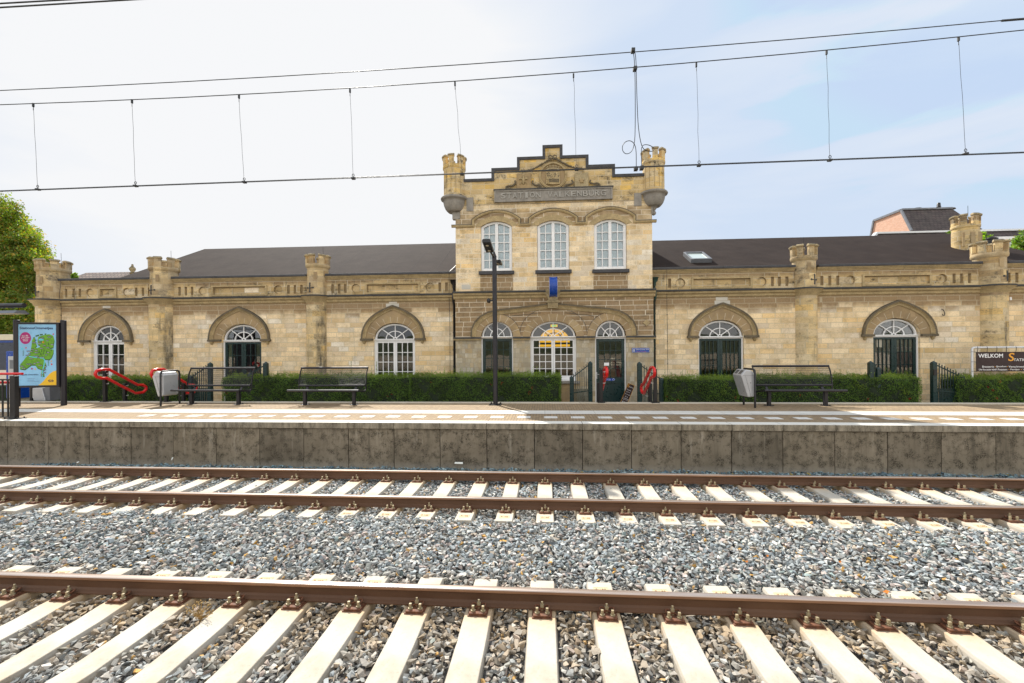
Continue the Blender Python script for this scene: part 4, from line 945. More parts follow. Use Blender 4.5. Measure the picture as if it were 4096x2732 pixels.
# ---- moulded hoods over the wing openings (ogee points)
def qb(p0, p1, p2, n=7): return [tuple((1-t)**2*np.array(p0)+2*t*(1-t)*np.array(p1)+t*t*np.array(p2)) for t in np.linspace(0, 1, n)]
def ogee_hood(k, uA, uB, vfoot, uapex, vapex, fn=W_, y=YW):
    o = O[k]; xa, xb = fn(uA, vfoot)[0], fn(uB, vfoot)[0]; zf = fn((uA+uB)/2, vfoot)[1]; ax, az = fn(uapex, vapex); hw = (xb-xa)/2; cx = (xa+xb)/2; ax = cx*.5+ax*.5
    hh = az-zf
    L_ = qb((xa, zf), (xa+.01, zf+hh*.40), (cx-hw*.68, zf+hh*.66), 8)[:-1] + qb((cx-hw*.68, zf+hh*.66), (cx-hw*.42, zf+hh*.86), (ax, az), 7)
    Rr = [(2*cx-x, z) for x, z in L_[::-1]]; path = L_ + Rr[1:]
    b = MB(); b.sweep(path, [(-.13, y-.0), (-.13, y-.035), (-.095, y-.05), (-.075, y-.035), (-.05, y-.06), (-.03, y-.10)], 0); b.sweep(path, [(-.03, y-.10), (.03, y-.105), (.035, y-.0)], 1)
    zz = zf
    for s_, e in ((xa, 1), (xb, -1)):
        inner = o['cx'] - e*(o['hw']+.0); b.box(min(s_-e*.06, inner), max(s_-e*.06, inner), y-.10, y+.001, zz-.075, zz+.005, 1)
        b.lathe([(.01, -.20), (.05, -.17), (.055, -.12), (.085, -.075)], (s_+e*.07, y-.01, zz), 14, 0)
    hd = b.build('hood_mould', [M['moulding'], M['hood_dark']], B)
    # voussoir ring
    N = 11; q = MB()
    for i in range(N):
        t0, t1 = math.pi*(i+.035)/N, math.pi*(i+.965)/N
        P = []
        for t in np.linspace(t0, t1, 4): P.append((o['cx']+o['hw']*math.cos(t), o['zs']+o['rise']*math.sin(t)))
        for t in np.linspace(t1, t0, 4): P.append((o['cx']+(o['hw']+.24)*math.cos(t), o['zs']+(o['rise']+.235)*math.sin(t)))
        q.poly(P, y-.014, y+.0, 0)
    oo = [(o['cx']+(o['hw']+.24)*math.cos(t), o['zs']+(o['rise']+.235)*math.sin(t)) for t in np.linspace(0, math.pi, 30)]; ii = [(o['cx']+(o['hw']+.003)*math.cos(t), o['zs']+(o['rise']+.003)*math.sin(t)) for t in np.linspace(math.pi, 0, 30)]
    q.poly(oo+ii, y-.0105, y+.0, 1)
    q.build('arch_stones', [M['brown_stone'], M['joint_mortar']], hd)
    # tympanum between the ring and the hood
    ti = [(cx+(x-cx)*.9, zf+(z-zf)*.93) for x, z in path]; ring = [(o['cx']+(o['hw']+.24)*math.cos(t), max(zf, o['zs']+(o['rise']+.235)*math.sin(t))) for t in np.linspace(math.pi, 0, 20)]
    MB().poly(ti + ring[::-1], y-.006, y+.0, 0).build('tympanum', M['brown_stone'], hd)
ogee_hood('w1', 324, 531, 1361, 422, 1238); ogee_hood('d2', 841, 1079, 1358, 956, 1230); ogee_hood('w3', 1450, 1697, 1354, 1572, 1224)
ogee_hood('d7', 2754, 3026, 1343, 2889, 1214); ogee_hood('d8', 3450, 3738, 1337, 3592, 1204)

# ---- big hood over the tower's ground floor arches
zf = T_(2210, 1347)[1]
pts = [(1886, 1347), (1888, 1318), (1900, 1290), (1922, 1267), (1952, 1250), (1990, 1241), (2060, 1233), (2120, 1226), (2180, 1218), (2211, 1215)]
P = [T_(u, v) for u, v in pts]; gx = P[-1][0]; path = P + [(2*gx-x, z) for x, z in P[::-1][1:]]
b = MB(); b.sweep(path, [(-.17, YT), (-.17, YT-.03), (-.13, YT-.055), (-.10, YT-.035), (-.06, YT-.06), (-.03, YT-.10)], 0); b.sweep(path, [(-.03, YT-.10), (.025, YT-.105), (.03, YT)], 1)
big = b.build('hood_mould', [M['moulding'], M['hood_dark']], B, label='wide curved moulding over the three central arches')
q = MB()
for k, N in (('d4', 9), ('w5', 11), ('d6', 9)):
    o = O[k]
    for i in range(N):
        t0, t1 = math.pi*(i+.035)/N, math.pi*(i+.965)/N; Pp = [(o['cx']+o['hw']*math.cos(t), zsp+.02+o['rise']*math.sin(t)) for t in np.linspace(t0, t1, 4)] + [(o['cx']+(o['hw']+.27)*math.cos(t), zsp+.02+(o['rise']+.25)*math.sin(t)) for t in np.linspace(t1, t0, 4)]
        q.poly(Pp, YT-.018, YT, 0)
    q.poly([(o['cx']+(o['hw']+.27)*math.cos(t), zsp+.02+(o['rise']+.25)*math.sin(t)) for t in np.linspace(0, math.pi, 30)] + [(o['cx']+(o['hw']+.002)*math.cos(t), zsp+.02+(o['rise']+.002)*math.sin(t)) for t in np.linspace(math.pi, 0, 30)], YT-.0145, YT, 1)
    q.build('arch_stones', [M['brown_stone'], M['joint_mortar']], big); q = MB()
q = MB()
for k, dx0 in (('d4', 1), ('d6', -1)):
    o = O[k]
    for s_ in (0, 1):
        e = .27+.06*s_; pp = [(o['cx']+(o['hw']+e)*math.cos(t)*1.0, zsp+.03+(o['rise']+e)*math.sin(t)) for t in np.linspace(.1, 1.3, 9)] if dx0 == 1 else [(o['cx']+(o['hw']+e)*math.cos(t), zsp+.03+(o['rise']+e)*math.sin(t)) for t in np.linspace(math.pi-.1, math.pi-1.3, 9)]
        if s_ == 0: q.sweep(pp, [(-.006, YT-.002), (-.006, YT-.012), (.006, YT-.012), (.006, YT-.002)])
for sg in (-1, 1):
    o = O['w5']; pp = [(o['cx']+sg*(o['hw']+.36)*math.cos(t), zsp+.2+(o['rise']+.3)*math.sin(t)) for t in np.linspace(.0, 1.0, 9)]; q.sweep(pp, [(-.006, YT-.002), (-.006, YT-.012), (.006, YT-.012), (.006, YT-.002)])
    a0_, a1_ = T_(2211+sg*47, 1251), T_(2211+sg*165, 1264); q.sweep([a0_, a1_], [(-.006, YT-.002), (-.006, YT-.012), (.006, YT-.012), (.006, YT-.002)])
q.build('incised_line', M['ledge_dark'], big)
# keystone dated 1863 with its bracket
x0, z0 = T_(2190, 1234); x1, z1 = T_(2233, 1212)
b = MB(); b.poly([(x0+.02, z0), (x1-.02, z0), (x1, z1), (x0, z1)], YT-.16, YT); b.box(x0-.04, x1+.04, YT-.20, YT, z1, z1+.05); b.box(x0-.01, x1+.01, YT-.17, YT, z1+.05, z1+.09)
ks = b.build('keystone', M['carved_stone'], B, bevel=.01); text('1863', x0+.05, x1-.05, z0+.05, z1-.05, YT-.16, M['moulding'], 'date', ks, .02, bold=.01)
b = MB(); xk = (x0+x1)/2; zk = zc-.27; b.poly([(xk-.13, zk-.13), (xk+.13, zk-.13), (xk+.20, zk+.05), (xk+.34, zk+.27), (xk-.34, zk+.27), (xk-.20, zk+.05)], YT-.16, YT-.0); b.lathe([(.02, 0), (.10, .04), (.26, .22), (.28, .30)], (xk, YT-.10, zk), 18, 0); b.build('corbel', M['carved_stone'], B)

# ---- upper windows: stone surround arches, wavy hood, sills and panels
def uhood():
    path = []
    zl_ = T_(1840, 905)[1]; 
    path.append((TX0-.12, zl_))
    for k in ('u7', 'u8', 'u9'):
        o = O[k]; e = .27 if k != 'u8' else .26
        path += [(o['cx']-o['hw']-e, zl_), (o['cx']-o['hw']-e, zl_+.20)]
        s_ = segarch(o['cx'], o['hw']+e, zl_+.20, .30, 14)[::-1]; path += s_[1:-1]
        path += [(o['cx']+o['hw']+e, zl_+.20), (o['cx']+o['hw']+e, zl_)]
    path.append((TX1+.12, zl_)); return path
b = MB(); pth = uhood(); b.sweep(pth, [(-.045, YT+.03), (-.045, YT-.02), (-.01, YT-.05), (.02, YT-.055)], 0); b.sweep(pth, [(.02, YT-.055), (.05, YT-.06), (.055, YT+.03)], 1)
hd = b.build('hood_mould', [M['moulding'], M['hood_dark']], B, label='wavy moulding over the three upper windows')
q = MB()
for k in ('u7', 'u8', 'u9'):
    o = O[k]; r_ = segarch(o['cx'], o['hw'], o['zs'], o['rise'], 16); R_ = segarch(o['cx'], o['hw']+.2, o['zs']+.03, o['rise']+.16, 16)
    for i in range(0, 16, 4):
        q.poly(r_[i:i+5] + R_[i:i+5][::-1], YT+.018, YT+.03)
    q.build('arch_stones', M['moulding'], hd); q = MB()
for k, du in (('u7', 0), ('u8', 1), ('u9', 2)):
    o = O[k]; b = MB(); b.box(o['cx']-o['hw']-.07, o['cx']+o['hw']+.07, YT-.09, YT+.12, o['z0']-.125, o['z0']-.005); b.build('sill', M['blue_stone'] if 0 else M['lead_coping'], B, bevel=.01)
    z0, z1 = zc+.05, o['z0']-.13; xa, xb = o['cx']-o['hw']-.02, o['cx']+o['hw']+.02
    b = MB(); b.box(xa, xb, YT+.022, YT+.03, z0, z1, 0)
    if k != 'u8':
        rr = [(xa+.10, z0+.11), (xb-.10, z0+.11), (xb-.10, z1-.11), (xa+.10, z1-.11)]; b = MB(); b.poly(wallpoly(xa, xb, z0, z1), YT+.005, YT+.03, 0, [rr]); b.box(xa+.1, xb-.1, YT+.018, YT+.03, z0+.11, z1-.11)
    else:
        cc = [(o['cx']+.36*math.cos(a), z0+.36*abs(math.sin(a)) if math.sin(a) > 0 else z0) for a in np.linspace(0, math.pi, 17)]
        b = MB(); b.box(xa, xb, YT+.018, YT+.03, z0, z1); b.sweep([(o['cx']+.40*math.cos(a), z0+.02+.42*math.sin(a)) for a in np.linspace(math.pi, 0, 17)], [(-.012, YT+.02), (-.012, YT+.0), (.012, YT+.0), (.012, YT+.02)])
    b.build('breast_panel', M['stone_panel'], B)

# ---- name panel, coat of arms, shields, scrolls
x0, x1 = T_(1978, 780)[0], T_(2449, 780)[0]; zn0 = T_(2213, 804)[1]; zn1 = T_(2213, 757)[1]
b = MB(); b.box(x0, x1, YT-.055, YT+.03, zn0, zn1); b.poly(wallpoly(x0, x1, zn0, zn1), YT-.08, YT-.055, 0, [wallpoly(x0+.05, x1-.05, zn0+.045, zn1-.045)]); b.box(x0-.03, x1+.03, YT-.10, YT+.03, zn1, zn1+.035, 1)
npn = b.build('name_panel', [M['blue_stone'], M['ledge_dark']], B)
for k, ch in enumerate('STATION VALKENBURG'):
    if ch == ' ': continue
    wch = (x1-x0-.44)/18; xa = x0+.22+wch*k; pad = wch*(.28 if ch == 'I' else .07)
    text(ch, xa+pad, xa+wch-pad, zn0+.115, zn1-.105, YT-.056, M['carved_letter'] if 'carved_letter' in M else M['blue_stone'], 'letter', npn, .028, bold=.012)
def rel(u, v): return at(u, v, YT)
def zp(zx, zy): return at(1960+zx*.2212, 580+zy*.2212, YT)         # pixels of the gable close-up
b = MB(); cx, cz = zp(1138, 560); rx, rz_ = .275*2.0, .0
N = 40
def ell(a, b_, n=40): return [(cx+a*math.cos(t), cz+b_*math.sin(t)) for t in np.linspace(0, 2*math.pi, n+1)[:-1]]
b.poly(ell(.50, .475), YT-.02, YT+.03, 1); b.poly(ell(.50, .475), YT-.055, YT-.02, 0, [ell(.42, .40)]); b.poly(ell(.465, .44), YT-.075, YT-.055, 0, [ell(.435, .412)])
arms = b.build('coat_of_arms', [M['moulding'], M['brown_stone']], B, bevel=.006)
b = MB(); sh = [zp(1015, 500), zp(1262, 500), zp(1262, 715), zp(1140, 725), zp(1015, 715)]; b.poly(sh[::-1], YT-.085, YT-.02)
for i in range(26):
    zx, zy = random.uniform(1030, 1245), random.uniform(515, 600); x, z = zp(zx, zy); b.tube([(x, YT-.08, z), (x, YT-.098, z)], .013, 7, m=1)
for i in range(8):
    for j in range(3): x, z = zp(1075+i*23, 635+j*22); b.box(x-.014, x+.014, YT-.105+.006*(j % 2), YT-.08, z-.014, z+.016, 1)
for i in range(5): x, z = zp(1035+(i % 2)*20, 640+i*18); b.tube([(x-.02, YT-.09, z-.01), (x+.03, YT-.1, z+.01)], .010, 6)
x, z = zp(1138, 600); b.lathe([(.03, -.03), (.022, .03), (.006, .14)], (x, YT-.09, z), 10)
b.build('shield', [M['moulding'], M['ledge_dark']], arms, bevel=.004)
b = MB(); pts = [zp(1020, 470), zp(1075, 445), zp(1140, 440), zp(1205, 445), zp(1255, 468)]
b.tube([(x, YT-.08, z) for x, z in pts], .028, 8)
for i, (zx, zy) in enumerate(((1035, 420), (1085, 400), (1138, 392), (1192, 400), (1240, 420))):
    x, z = zp(zx, zy); b.lathe([(.005, -.03), (.028, -.01), (.03, .01), (.008, .045)], (x, YT-.075, z), 9); b.tube([(x, YT-.08, z-.02), (x, YT-.08, z-.06)], .012, 6)
b.build('crown', M['carved_stone'], arms)
# eagle shield and star shield
def shield(zx0, zx1, zy0, zy1):
    a, c = zp(zx0, zy0), zp(zx1, zy1); x0, z1, x1, z0 = a[0], a[1], c[0], c[1]; m_ = (x0+x1)/2
    return [(x0, z0+.03), (x0+.05, z0+.0), (x0+.10, z0+.03), (m_, z0-.0), (x1-.10, z0+.03), (x1-.05, z0), (x1, z0+.03), (x1, z1-.02), (x1-.06, z1), (m_, z1-.05), (x0+.06, z1), (x0, z1-.02)]
b = MB(); b.poly(shield(482, 742, 520, 812), YT-.035, YT+.03); b.build('eagle_shield', M['brown_stone'], B, bevel=.004); b = MB()
x, z = zp(605, 640)
b.lathe([(.008, -.16), (.035, -.10), (.05, -.02), (.045, .04), (.025, .09), (.03, .13), (.006, .17)], (x, YT-.05, z), 10)
for sg in (-1, 1):
    for k in range(6): t = .15+k*.26; b.tube([(x+sg*.03, YT-.055, z+.02), (x+sg*(.05+.10*math.cos(t*.8-.1)), YT-.06, z+.02+.06*math.sin(t)), (x+sg*(.12+.045*math.cos(t)), YT-.05, z-.06+.16*math.sin(t*.9))], [.012, .014, .006], 6)
    for k in range(4): b.tube([(x, YT-.05, z-.05-.025*k), (x+sg*(.05-.006*k), YT-.055, z-.085-.025*k)], .009, 6)
    b.tube([(x+sg*.02, YT-.05, z-.05), (x+sg*.09, YT-.05, z-.10), (x+sg*.12, YT-.05, z-.15)], [.015, .012, .02], 6)
b.build('eagle', M['moulding'], B)
b = MB(); b.poly(shield(1530, 1780, 500, 785), YT-.035, YT+.03); b.build('star_shield', M['carved_stone'], B, bevel=.006); b = MB(); x, z = zp(1655, 650)
star = [(x+(.105 if i % 2 == 0 else .045)*math.sin(math.pi*i/5), z-.01+(.105 if i % 2 == 0 else .045)*math.cos(math.pi*i/5)) for i in range(10)]
b.poly(star[::-1], YT-.075, YT-.035); b.build('carved_star', M['brown_stone'], B, bevel=.006)
# garland draped over the medallion, scrolls either side
def wob(pts, r, seedv, m_='hood_dark', name='garland'):
    random.seed(seedv); b = MB(); pp = smooth([(x, YT-.04, z) for x, z in pts], 2); b.tube(pp, [r*random.uniform(.75, 1.35) for _ in pp], 7)
    for p in pp[::2]:
        b.lathe([(.003, -.03), (.028, -.01), (.026, .015), (.003, .035)], (p[0]+random.uniform(-.02, .02), YT-.06, p[2]+random.uniform(-.02, .02)), 6)
    return b
b = wob([zp(570, 470), zp(640, 475), zp(720, 465), zp(820, 425), zp(930, 360), zp(1020, 310), zp(1090, 270), zp(1140, 250)], .028, 1)
b2 = wob([zp(1140, 250), zp(1200, 265), zp(1270, 305), zp(1350, 350), zp(1450, 400), zp(1550, 430), zp(1640, 435), zp(1700, 450)], .028, 2); b.add(b2.v, b2.f, 0, True)
for sg in (-1, 1):
    x, z = zp(1130, 235); b.tube([(x, YT-.05, z+.03), (x+sg*.07, YT-.07, z+.07), (x+sg*.15, YT-.07, z+.04), (x+sg*.13, YT-.06, z-.02), (x+sg*.03, YT-.06, z-.02), (x+sg*.05, YT-.06, z-.10)], .022, 8)
b.build('garland', M['hood_dark'], B)
def scroll(pts, cxy, r0, turn, name='scroll'):
    b = MB(); pp = smooth([(x, YT-.035, z) for x, z in pts], 2); b.tube(pp, .032, 8)
    x, z = cxy; b.tube([(x+(r0*(1-k/16))*math.cos(turn*k*.6+1), YT-.05, z+(r0*(1-k/16))*math.sin(turn*k*.6+1)) for k in range(15)], [.024-.001*k for k in range(15)], 7)
    b.tube([(x, YT, z), (x, YT-.05, z)], r0*.95, 14); b.build(name, M['hood_dark'], B)
scroll([zp(455, 650), zp(460, 710), zp(400, 750), zp(330, 745), zp(285, 770)], zp(318, 785), .075, 1); scroll([zp(775, 650), zp(765, 700), zp(830, 740), zp(900, 720), zp(925, 765)], zp(895, 770), .07, -1)
scroll([zp(1475, 640), zp(1510, 690), zp(1450, 720), zp(1390, 720), zp(1350, 760)], zp(1385, 760), .07, 1); scroll([zp(1815, 640), zp(1800, 690), zp(1880, 710), zp(1950, 690), zp(1990, 740)], zp(1945, 745), .078, -1)

# ---- windows and doors
def bars(b, x0, x1, z0, z1, nx, nz, w, y0, y1, m=0, zs=None):
    for i in range(1, nx): x = x0+(x1-x0)*i/nx; b.box(x-w/2, x+w/2, y0, y1, z0, z1, m)
    for j in range(1, nz): z = z0+(z1-z0)*j/nz; b.box(x0, x1, y0+.002, y1-.002, z-w/2, z+w/2, m)
def fanlight(o, zb, par, inset=.035, low=1., y=None, spokes=(R(45), R(90), R(135)), hub=True):
    cx, hw = o['cx'], o['hw']-inset; rise = (o['zs']+o['rise']-inset*.8) - zb
    y0, y1 = y-.03, y+.03
    A = lambda e, n=24: [(cx+(hw-e)*math.cos(t), zb+(rise-e)*math.sin(t)) for t in np.linspace(0, math.pi, n+1)]
    b = MB(); outer, inner = A(-.0), A(.055); b.poly(outer + inner[::-1], y0-.02, y1)
    half = [(cx+(hw*.48)*math.cos(t), zb+(rise*.54)*math.sin(t)) for t in np.linspace(0, math.pi, 21)]; half2 = [(cx+(hw*.48-.028)*math.cos(t), zb+(rise*.54-.028)*math.sin(t)) for t in np.linspace(0, math.pi, 21)]
    b.poly(half + half2[::-1], y0, y1-.01)
    hb = [(cx+.075*math.cos(t), zb+.06*math.sin(t)) for t in np.linspace(0, math.pi, 11)]; hb2 = [(cx+.048*math.cos(t), zb+.036*math.sin(t)) for t in np.linspace(0, math.pi, 11)]; b.poly(hb + hb2[::-1], y0, y1-.012)
    for t in spokes: b.bar((cx+.06*math.cos(t), y-.002, zb+.05*math.sin(t)), (cx+(hw-.04)*math.cos(t), y-.002, zb+(rise-.04)*math.sin(t)), .028, .045, up=(0, 1, 0))
    fr_ = b.build('fanlight', M['white_paint'], par, bevel=.003)
    g_ = MB(); g_.poly(A(.04), y+.012, y+.018); g_.build('pane', M['glass'], fr_)
    return fr_
def transom(o, z, par, h=.085, y=0, ext=0.0):
    b = MB(); x0, x1 = o['cx']-o['hw']-ext, o['cx']+o['hw']+ext; b.box(x0, x1, y-.05, y+.05, z-h, z); b.box(x0, x1, y-.09, y-.05, z-h*.45, z-.005); b.build('transom', M['white_paint'], par, bevel=.004)
def french_window(k, nx, nz, zbot, yf=.14, ylab=None, sill_=False):
    o = O[k]; y = (YT if k == 'w5' else YW) + yf; zt = o['zs']+.0
    w_ = MB(); cx, hw = o['cx'], o['hw']
    w_.box(cx-hw, cx-hw+.055, y-.05, y+.05, zbot, zt-.085); w_.box(cx+hw-.055, cx+hw, y-.05, y+.05, zbot, zt-.085); w_.box(cx-hw+.055, cx+hw-.055, y-.05, y+.05, zbot, zbot+.07)
    W = w_.build('window', M['white_paint'], B, bevel=.004, label=ylab)
    for sg in (-1, 1):
        xa = cx-hw+.055 if sg < 0 else cx+.004; xb = cx-.004 if sg < 0 else cx+hw-.055; z0, z1 = zbot+.07, zt-.09; e = .062
        b = MB(); b.box(xa, xa+e, y-.035, y+.02, z0, z1); b.box(xb-e, xb, y-.035, y+.02, z0, z1); b.box(xa+e, xb-e, y-.035, y+.02, z1-e, z1); b.box(xa+e, xb-e, y-.035, y+.02, z0, z0+e)
        bars(b, xa+e, xb-e, z0+e, z1-e, nx, nz, .024, y-.03, y+.01); b.build('casement', M['white_paint'], W, bevel=.003)
        g_ = MB(); g_.box(xa+e, xb-e, y+.011, y+.016, z0+e, z1-e); g_.build('pane', M['glass'], W)
    transom(o, zt+.0, W, y=y); fanlight(o, zt, W, y=y)
    return W
def px_pane(fn, v0, v1, n): return (fn(2000, v0)[1]-fn(2000, v1)[1])/n
french_window('w1', 2, 5, -.28, ylab='narrow white arched window at the left end')
french_window('w3', 3, 6, -.45, ylab='wide white arched window with eighteen panes a side')
sW = french_window('w5', 3, 5, sill+.05, ylab='white arched window in the middle of the central block')
b = MB(); b.box(O['w5']['cx']-O['w5']['hw']-.1, O['w5']['cx']+O['w5']['hw']+.12, YT-.08, YT+.2, sill-.09, sill+.0); b.build('sill', M['blue_stone'], B, bevel=.01)
b = MB(); b.box(O['w5']['cx']-O['w5']['hw'], O['w5']['cx']+O['w5']['hw'], YT+.02, YT+.09, sill, sill+.06); b.build('lower_rail', M['white_paint'], sW, bevel=.006)
for k in ('u7', 'u8', 'u9'):
    o = O[k]; y = YT+.16; cx, hw = o['cx'], o['hw']-.01; z0 = o['z0']; zs_ = o['zs']; rs = o['rise']-.01
    op = lambda e: [(cx-hw+e, z0+e), (cx+hw-e, z0+e)] + segarch(cx, hw-e, zs_-e*.5, rs-e*.35, 12)
    b = MB(); b.poly(op(0), y-.06, y+.04, 0, [op(.075)]); W = b.build('window', M['white_paint'], B, bevel=.004, label={'u7': 'left upper window with blue blinds behind the lamp', 'u8': 'middle upper window with blue blinds', 'u9': 'right upper window with blue blinds'}[k])
    b = MB(); b.box(cx-.055, cx+.055, y-.05, y+.03, z0+.07, zs_+rs-.05)
    for sg in (-1, 1):
        xa, xb = (cx+.055, cx+hw-.075) if sg > 0 else (cx-hw+.075, cx-.055)
        b.box(xa, xb, y-.03, y+.02, z0+.075, z0+.12); b.box((xa+xb)/2-.016, (xa+xb)/2+.016, y-.03, y+.01, z0+.1, zs_+rs*.62)
        for j in range(1, 5): z = z0+.1+(zs_+rs*.4-z0-.1)*j/5; b.box(xa, xb, y-.028, y+.01, z-.015, z+.015)
        xo = xb if sg > 0 else xa; b.box(xo-.028, xo+.028, y-.032, y+.02, z0+.1, zs_+.0)
    b.build('glazing_bars', M['white_paint'], W, bevel=.003)
    g_ = MB(); g_.poly(op(.06), y+.012, y+.018); g_.build('pane', M['glass'], W); g_ = MB(); g_.poly(op(.05), y+.045, y+.055); g_.build('blind', M['blind'], W)
def double_door(k, nx, lab, y=None):
    o = O[k]; y = YW+.15; zt = o['zs']-.085; cx, hw = o['cx'], o['hw']; W = MB()
    W.box(cx-hw, cx-hw+.05, y-.06, y+.05, GR, zt); W.box(cx+hw-.05, cx+hw, y-.06, y+.05, GR, zt); W = W.build('door_frame', M['white_paint'], B, bevel=.004, label=lab)
    for sg in (-1, 1):
        xa, xb = (cx+.003, cx+hw-.05) if sg > 0 else (cx-hw+.05, cx-.003); z0, z1 = GR+.02, zt-.01; zm = z0+.62; e = .085
        b = MB(); b.box(xa, xa+e, y-.03, y+.02, z0, z1); b.box(xb-e, xb, y-.03, y+.02, z0, z1); b.box(xa+e, xb-e, y-.03, y+.02, z1-e*.8, z1); b.box(xa+e, xb-e, y-.03, y+.02, z0, z0+.14); b.box(xa+e, xb-e, y-.03, y+.02, zm-.06, zm+.06); b.box(xa+e, xb-e, y-.01, y+.01, z0+.14, zm-.06)
        bars(b, xa+e, xb-e, zm+.06, z1-e*.8, nx, 4, .022, y-.025, y+.008); D = b.build('door_leaf', M['green_paint'], W, bevel=.004)
        g_ = MB(); g_.box(xa+e, xb-e, y+.009, y+.014, zm+.06, z1-e*.8); g_.build('pane', M['glass'], W)
    b = MB(); b.box(cx-.02, cx+.02, y-.045, y-.03, .25, .42); b.tube([(cx, y-.045, .36), (cx, y-.08, .36), (cx+.09, y-.08, .36)], .008, 6); b.build('handle', M['cream_plastic'], W)
    transom(o, o['zs'], W, y=y, ext=-.0); fanlight(o, o['zs'], W, y=y); return W
double_door('d2', 3, 'green double door in the left wing'); double_door('d7', 4, 'green double door in the right wing next to the central block'); d8 = double_door('d8', 4, 'green double door in the right wing at the gate')
def single_door(k, lab, cols, rows_, zlow):
    o = O[k]; y = YT+.15; zt = o['zs']-.075; cx, hw = o['cx'], o['hw']; W = MB()
    W.box(cx-hw, cx-hw+.045, y-.06, y+.05, GR, zt); W.box(cx+hw-.045, cx+hw, y-.06, y+.05, GR, zt); W = W.build('door_frame', M['white_paint'], B, bevel=.004, label=lab)
    xa, xb = cx-hw+.047, cx+hw-.047; z0, z1 = GR+.06, zt-.008; e = .10
    b = MB(); b.box(xa, xa+e, y-.03, y+.02, z0, z1); b.box(xb-e, xb, y-.03, y+.02, z0, z1); b.box(xa+e, xb-e, y-.03, y+.02, z1-e, z1); b.box(xa+e, xb-e, y-.03, y+.02, zlow-.16, zlow); b.box(xa+e, xb-e, y-.03, y+.02, z0, z0+.2); b.box(xa+e, xb-e, y-.012, y+.01, z0+.2, zlow-.16); b.box(xa+e-.03, xb-e+.03, y-.045, y-.03, zlow-.19, zlow-.16)
    bars(b, xa+e, xb-e, zlow, z1-e, cols, rows_, .022, y-.025, y+.008); b.build('door_leaf', M['green_paint'], W, bevel=.005)
    g_ = MB(); g_.box(xa+e, xb-e, y+.009, y+.014, zlow, z1-e); g_.build('pane', M['glass'], W)
    transom(o, o['zs'], W, y=y); fanlight(o, o['zs'], W, y=y); return W
d6 = single_door('d6', 'green entrance door with sixteen panes and a solid lower panel', 4, 4, T_(2441, 1511)[1]); single_door('d4', 'green glazed door left of the central window', 4, 4, T_(1985, 1501)[1])
o = O['d6']; b = MB(); x, z = T_(2388, 1498); b.box(x-.02, x+.02, YT+.10, YT+.12, z-.16, z+.08); b.tube([(x, YT+.10, z), (x, YT+.05, z), (x+.10, YT+.05, z)], .011, 7); b.build('handle', M['steel_grey'], d6)
for sg in (-1, 1):                                  # ribbed brown privacy glass behind the panes of the right door
    o_ = O['d8']; xa, xb = (o_['cx']+.09, o_['cx']+o_['hw']-.13) if sg > 0 else (o_['cx']-o_['hw']+.13, o_['cx']-.09)
    MB().box(xa, xb, YW+.175, YW+.18, .3, o_['zs']-.19).build('ribbed_glass', M['ribbed_brown'], d8)
# notice and sticker on the entrance door
(x0, z1), (x1, z0) = T_(2418, 1451), T_(2438, 1463); MB().box(x0, x1, YT+.118, YT+.121, z0, z1).build('paper_notice', M['white_letter'], d6)
for i, (s_, u0, u1, v0, v1) in enumerate((('welkom', 2442, 2463, 1431, 1437), ('aan de', 2443, 2461, 1448, 1454), ('van het', 2443, 2462, 1456, 1462), ('voorkant', 2468, 2489, 1448, 1454), ('station', 2468, 2488, 1456, 1462))):
    (x0, z1), (x1, z0) = T_(u0, v0), T_(u1, v1); text(s_, x0, x1, z0, z1, YT+.157, M['cream_plastic'], 'window_lettering', d6, .002)
(x0, z1), (x1, z0) = T_(2424, 1514), T_(2463, 1524); b = MB(); b.poly([(x0, z0), (x1-.05, z0), (x1-.02, z0+.02), (x1, (z0+z1)/2), (x1-.02, z1-.02), (x1-.05, z1), (x0, z1)], YT+.116, YT+.12); stk = b.build('blue_sticker', M['blue_enamel'], d6)
(a0, b1), (a1, b0) = T_(2429, 1516), T_(2445, 1518.5); text('Honden', a0, a1, b0, b1, YT+.116, M['white_letter'], 'lettering', stk, .001); (a0, b1), (a1, b0) = T_(2429, 1520), T_(2446, 1522.5); text('niet toegestaan', a0, a1, b0, b1, YT+.116, M['white_letter'], 'lettering', stk, .001)
xx, zz = T_(2456, 1519); MB().tube([(xx+.034*math.cos(t), YT+.114, zz+.034*math.sin(t)) for t in np.linspace(0, 6.28, 15)], .004, 5).build('round_symbol', M['white_letter'], stk)
(x0, z1), (x1, z0) = at(3505, 1357, YW+.17), at(3527, 1389, YW+.17); b = MB(); b.box(x0, x1, YW+.155, YW+.158, z0, z1); b.build('lace_curtain', M['curtain'], d8)

# ---- interior: dark rooms behind the glass
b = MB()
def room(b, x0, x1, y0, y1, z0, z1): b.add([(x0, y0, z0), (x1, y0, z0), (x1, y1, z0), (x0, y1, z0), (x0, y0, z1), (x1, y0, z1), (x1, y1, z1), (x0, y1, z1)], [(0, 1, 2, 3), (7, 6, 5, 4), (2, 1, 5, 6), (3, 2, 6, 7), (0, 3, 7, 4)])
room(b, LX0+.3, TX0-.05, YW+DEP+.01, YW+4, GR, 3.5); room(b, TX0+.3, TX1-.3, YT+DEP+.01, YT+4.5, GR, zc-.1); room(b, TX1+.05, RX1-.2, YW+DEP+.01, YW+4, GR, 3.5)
b.build('interior', M['room_wall'], B, fix=False)
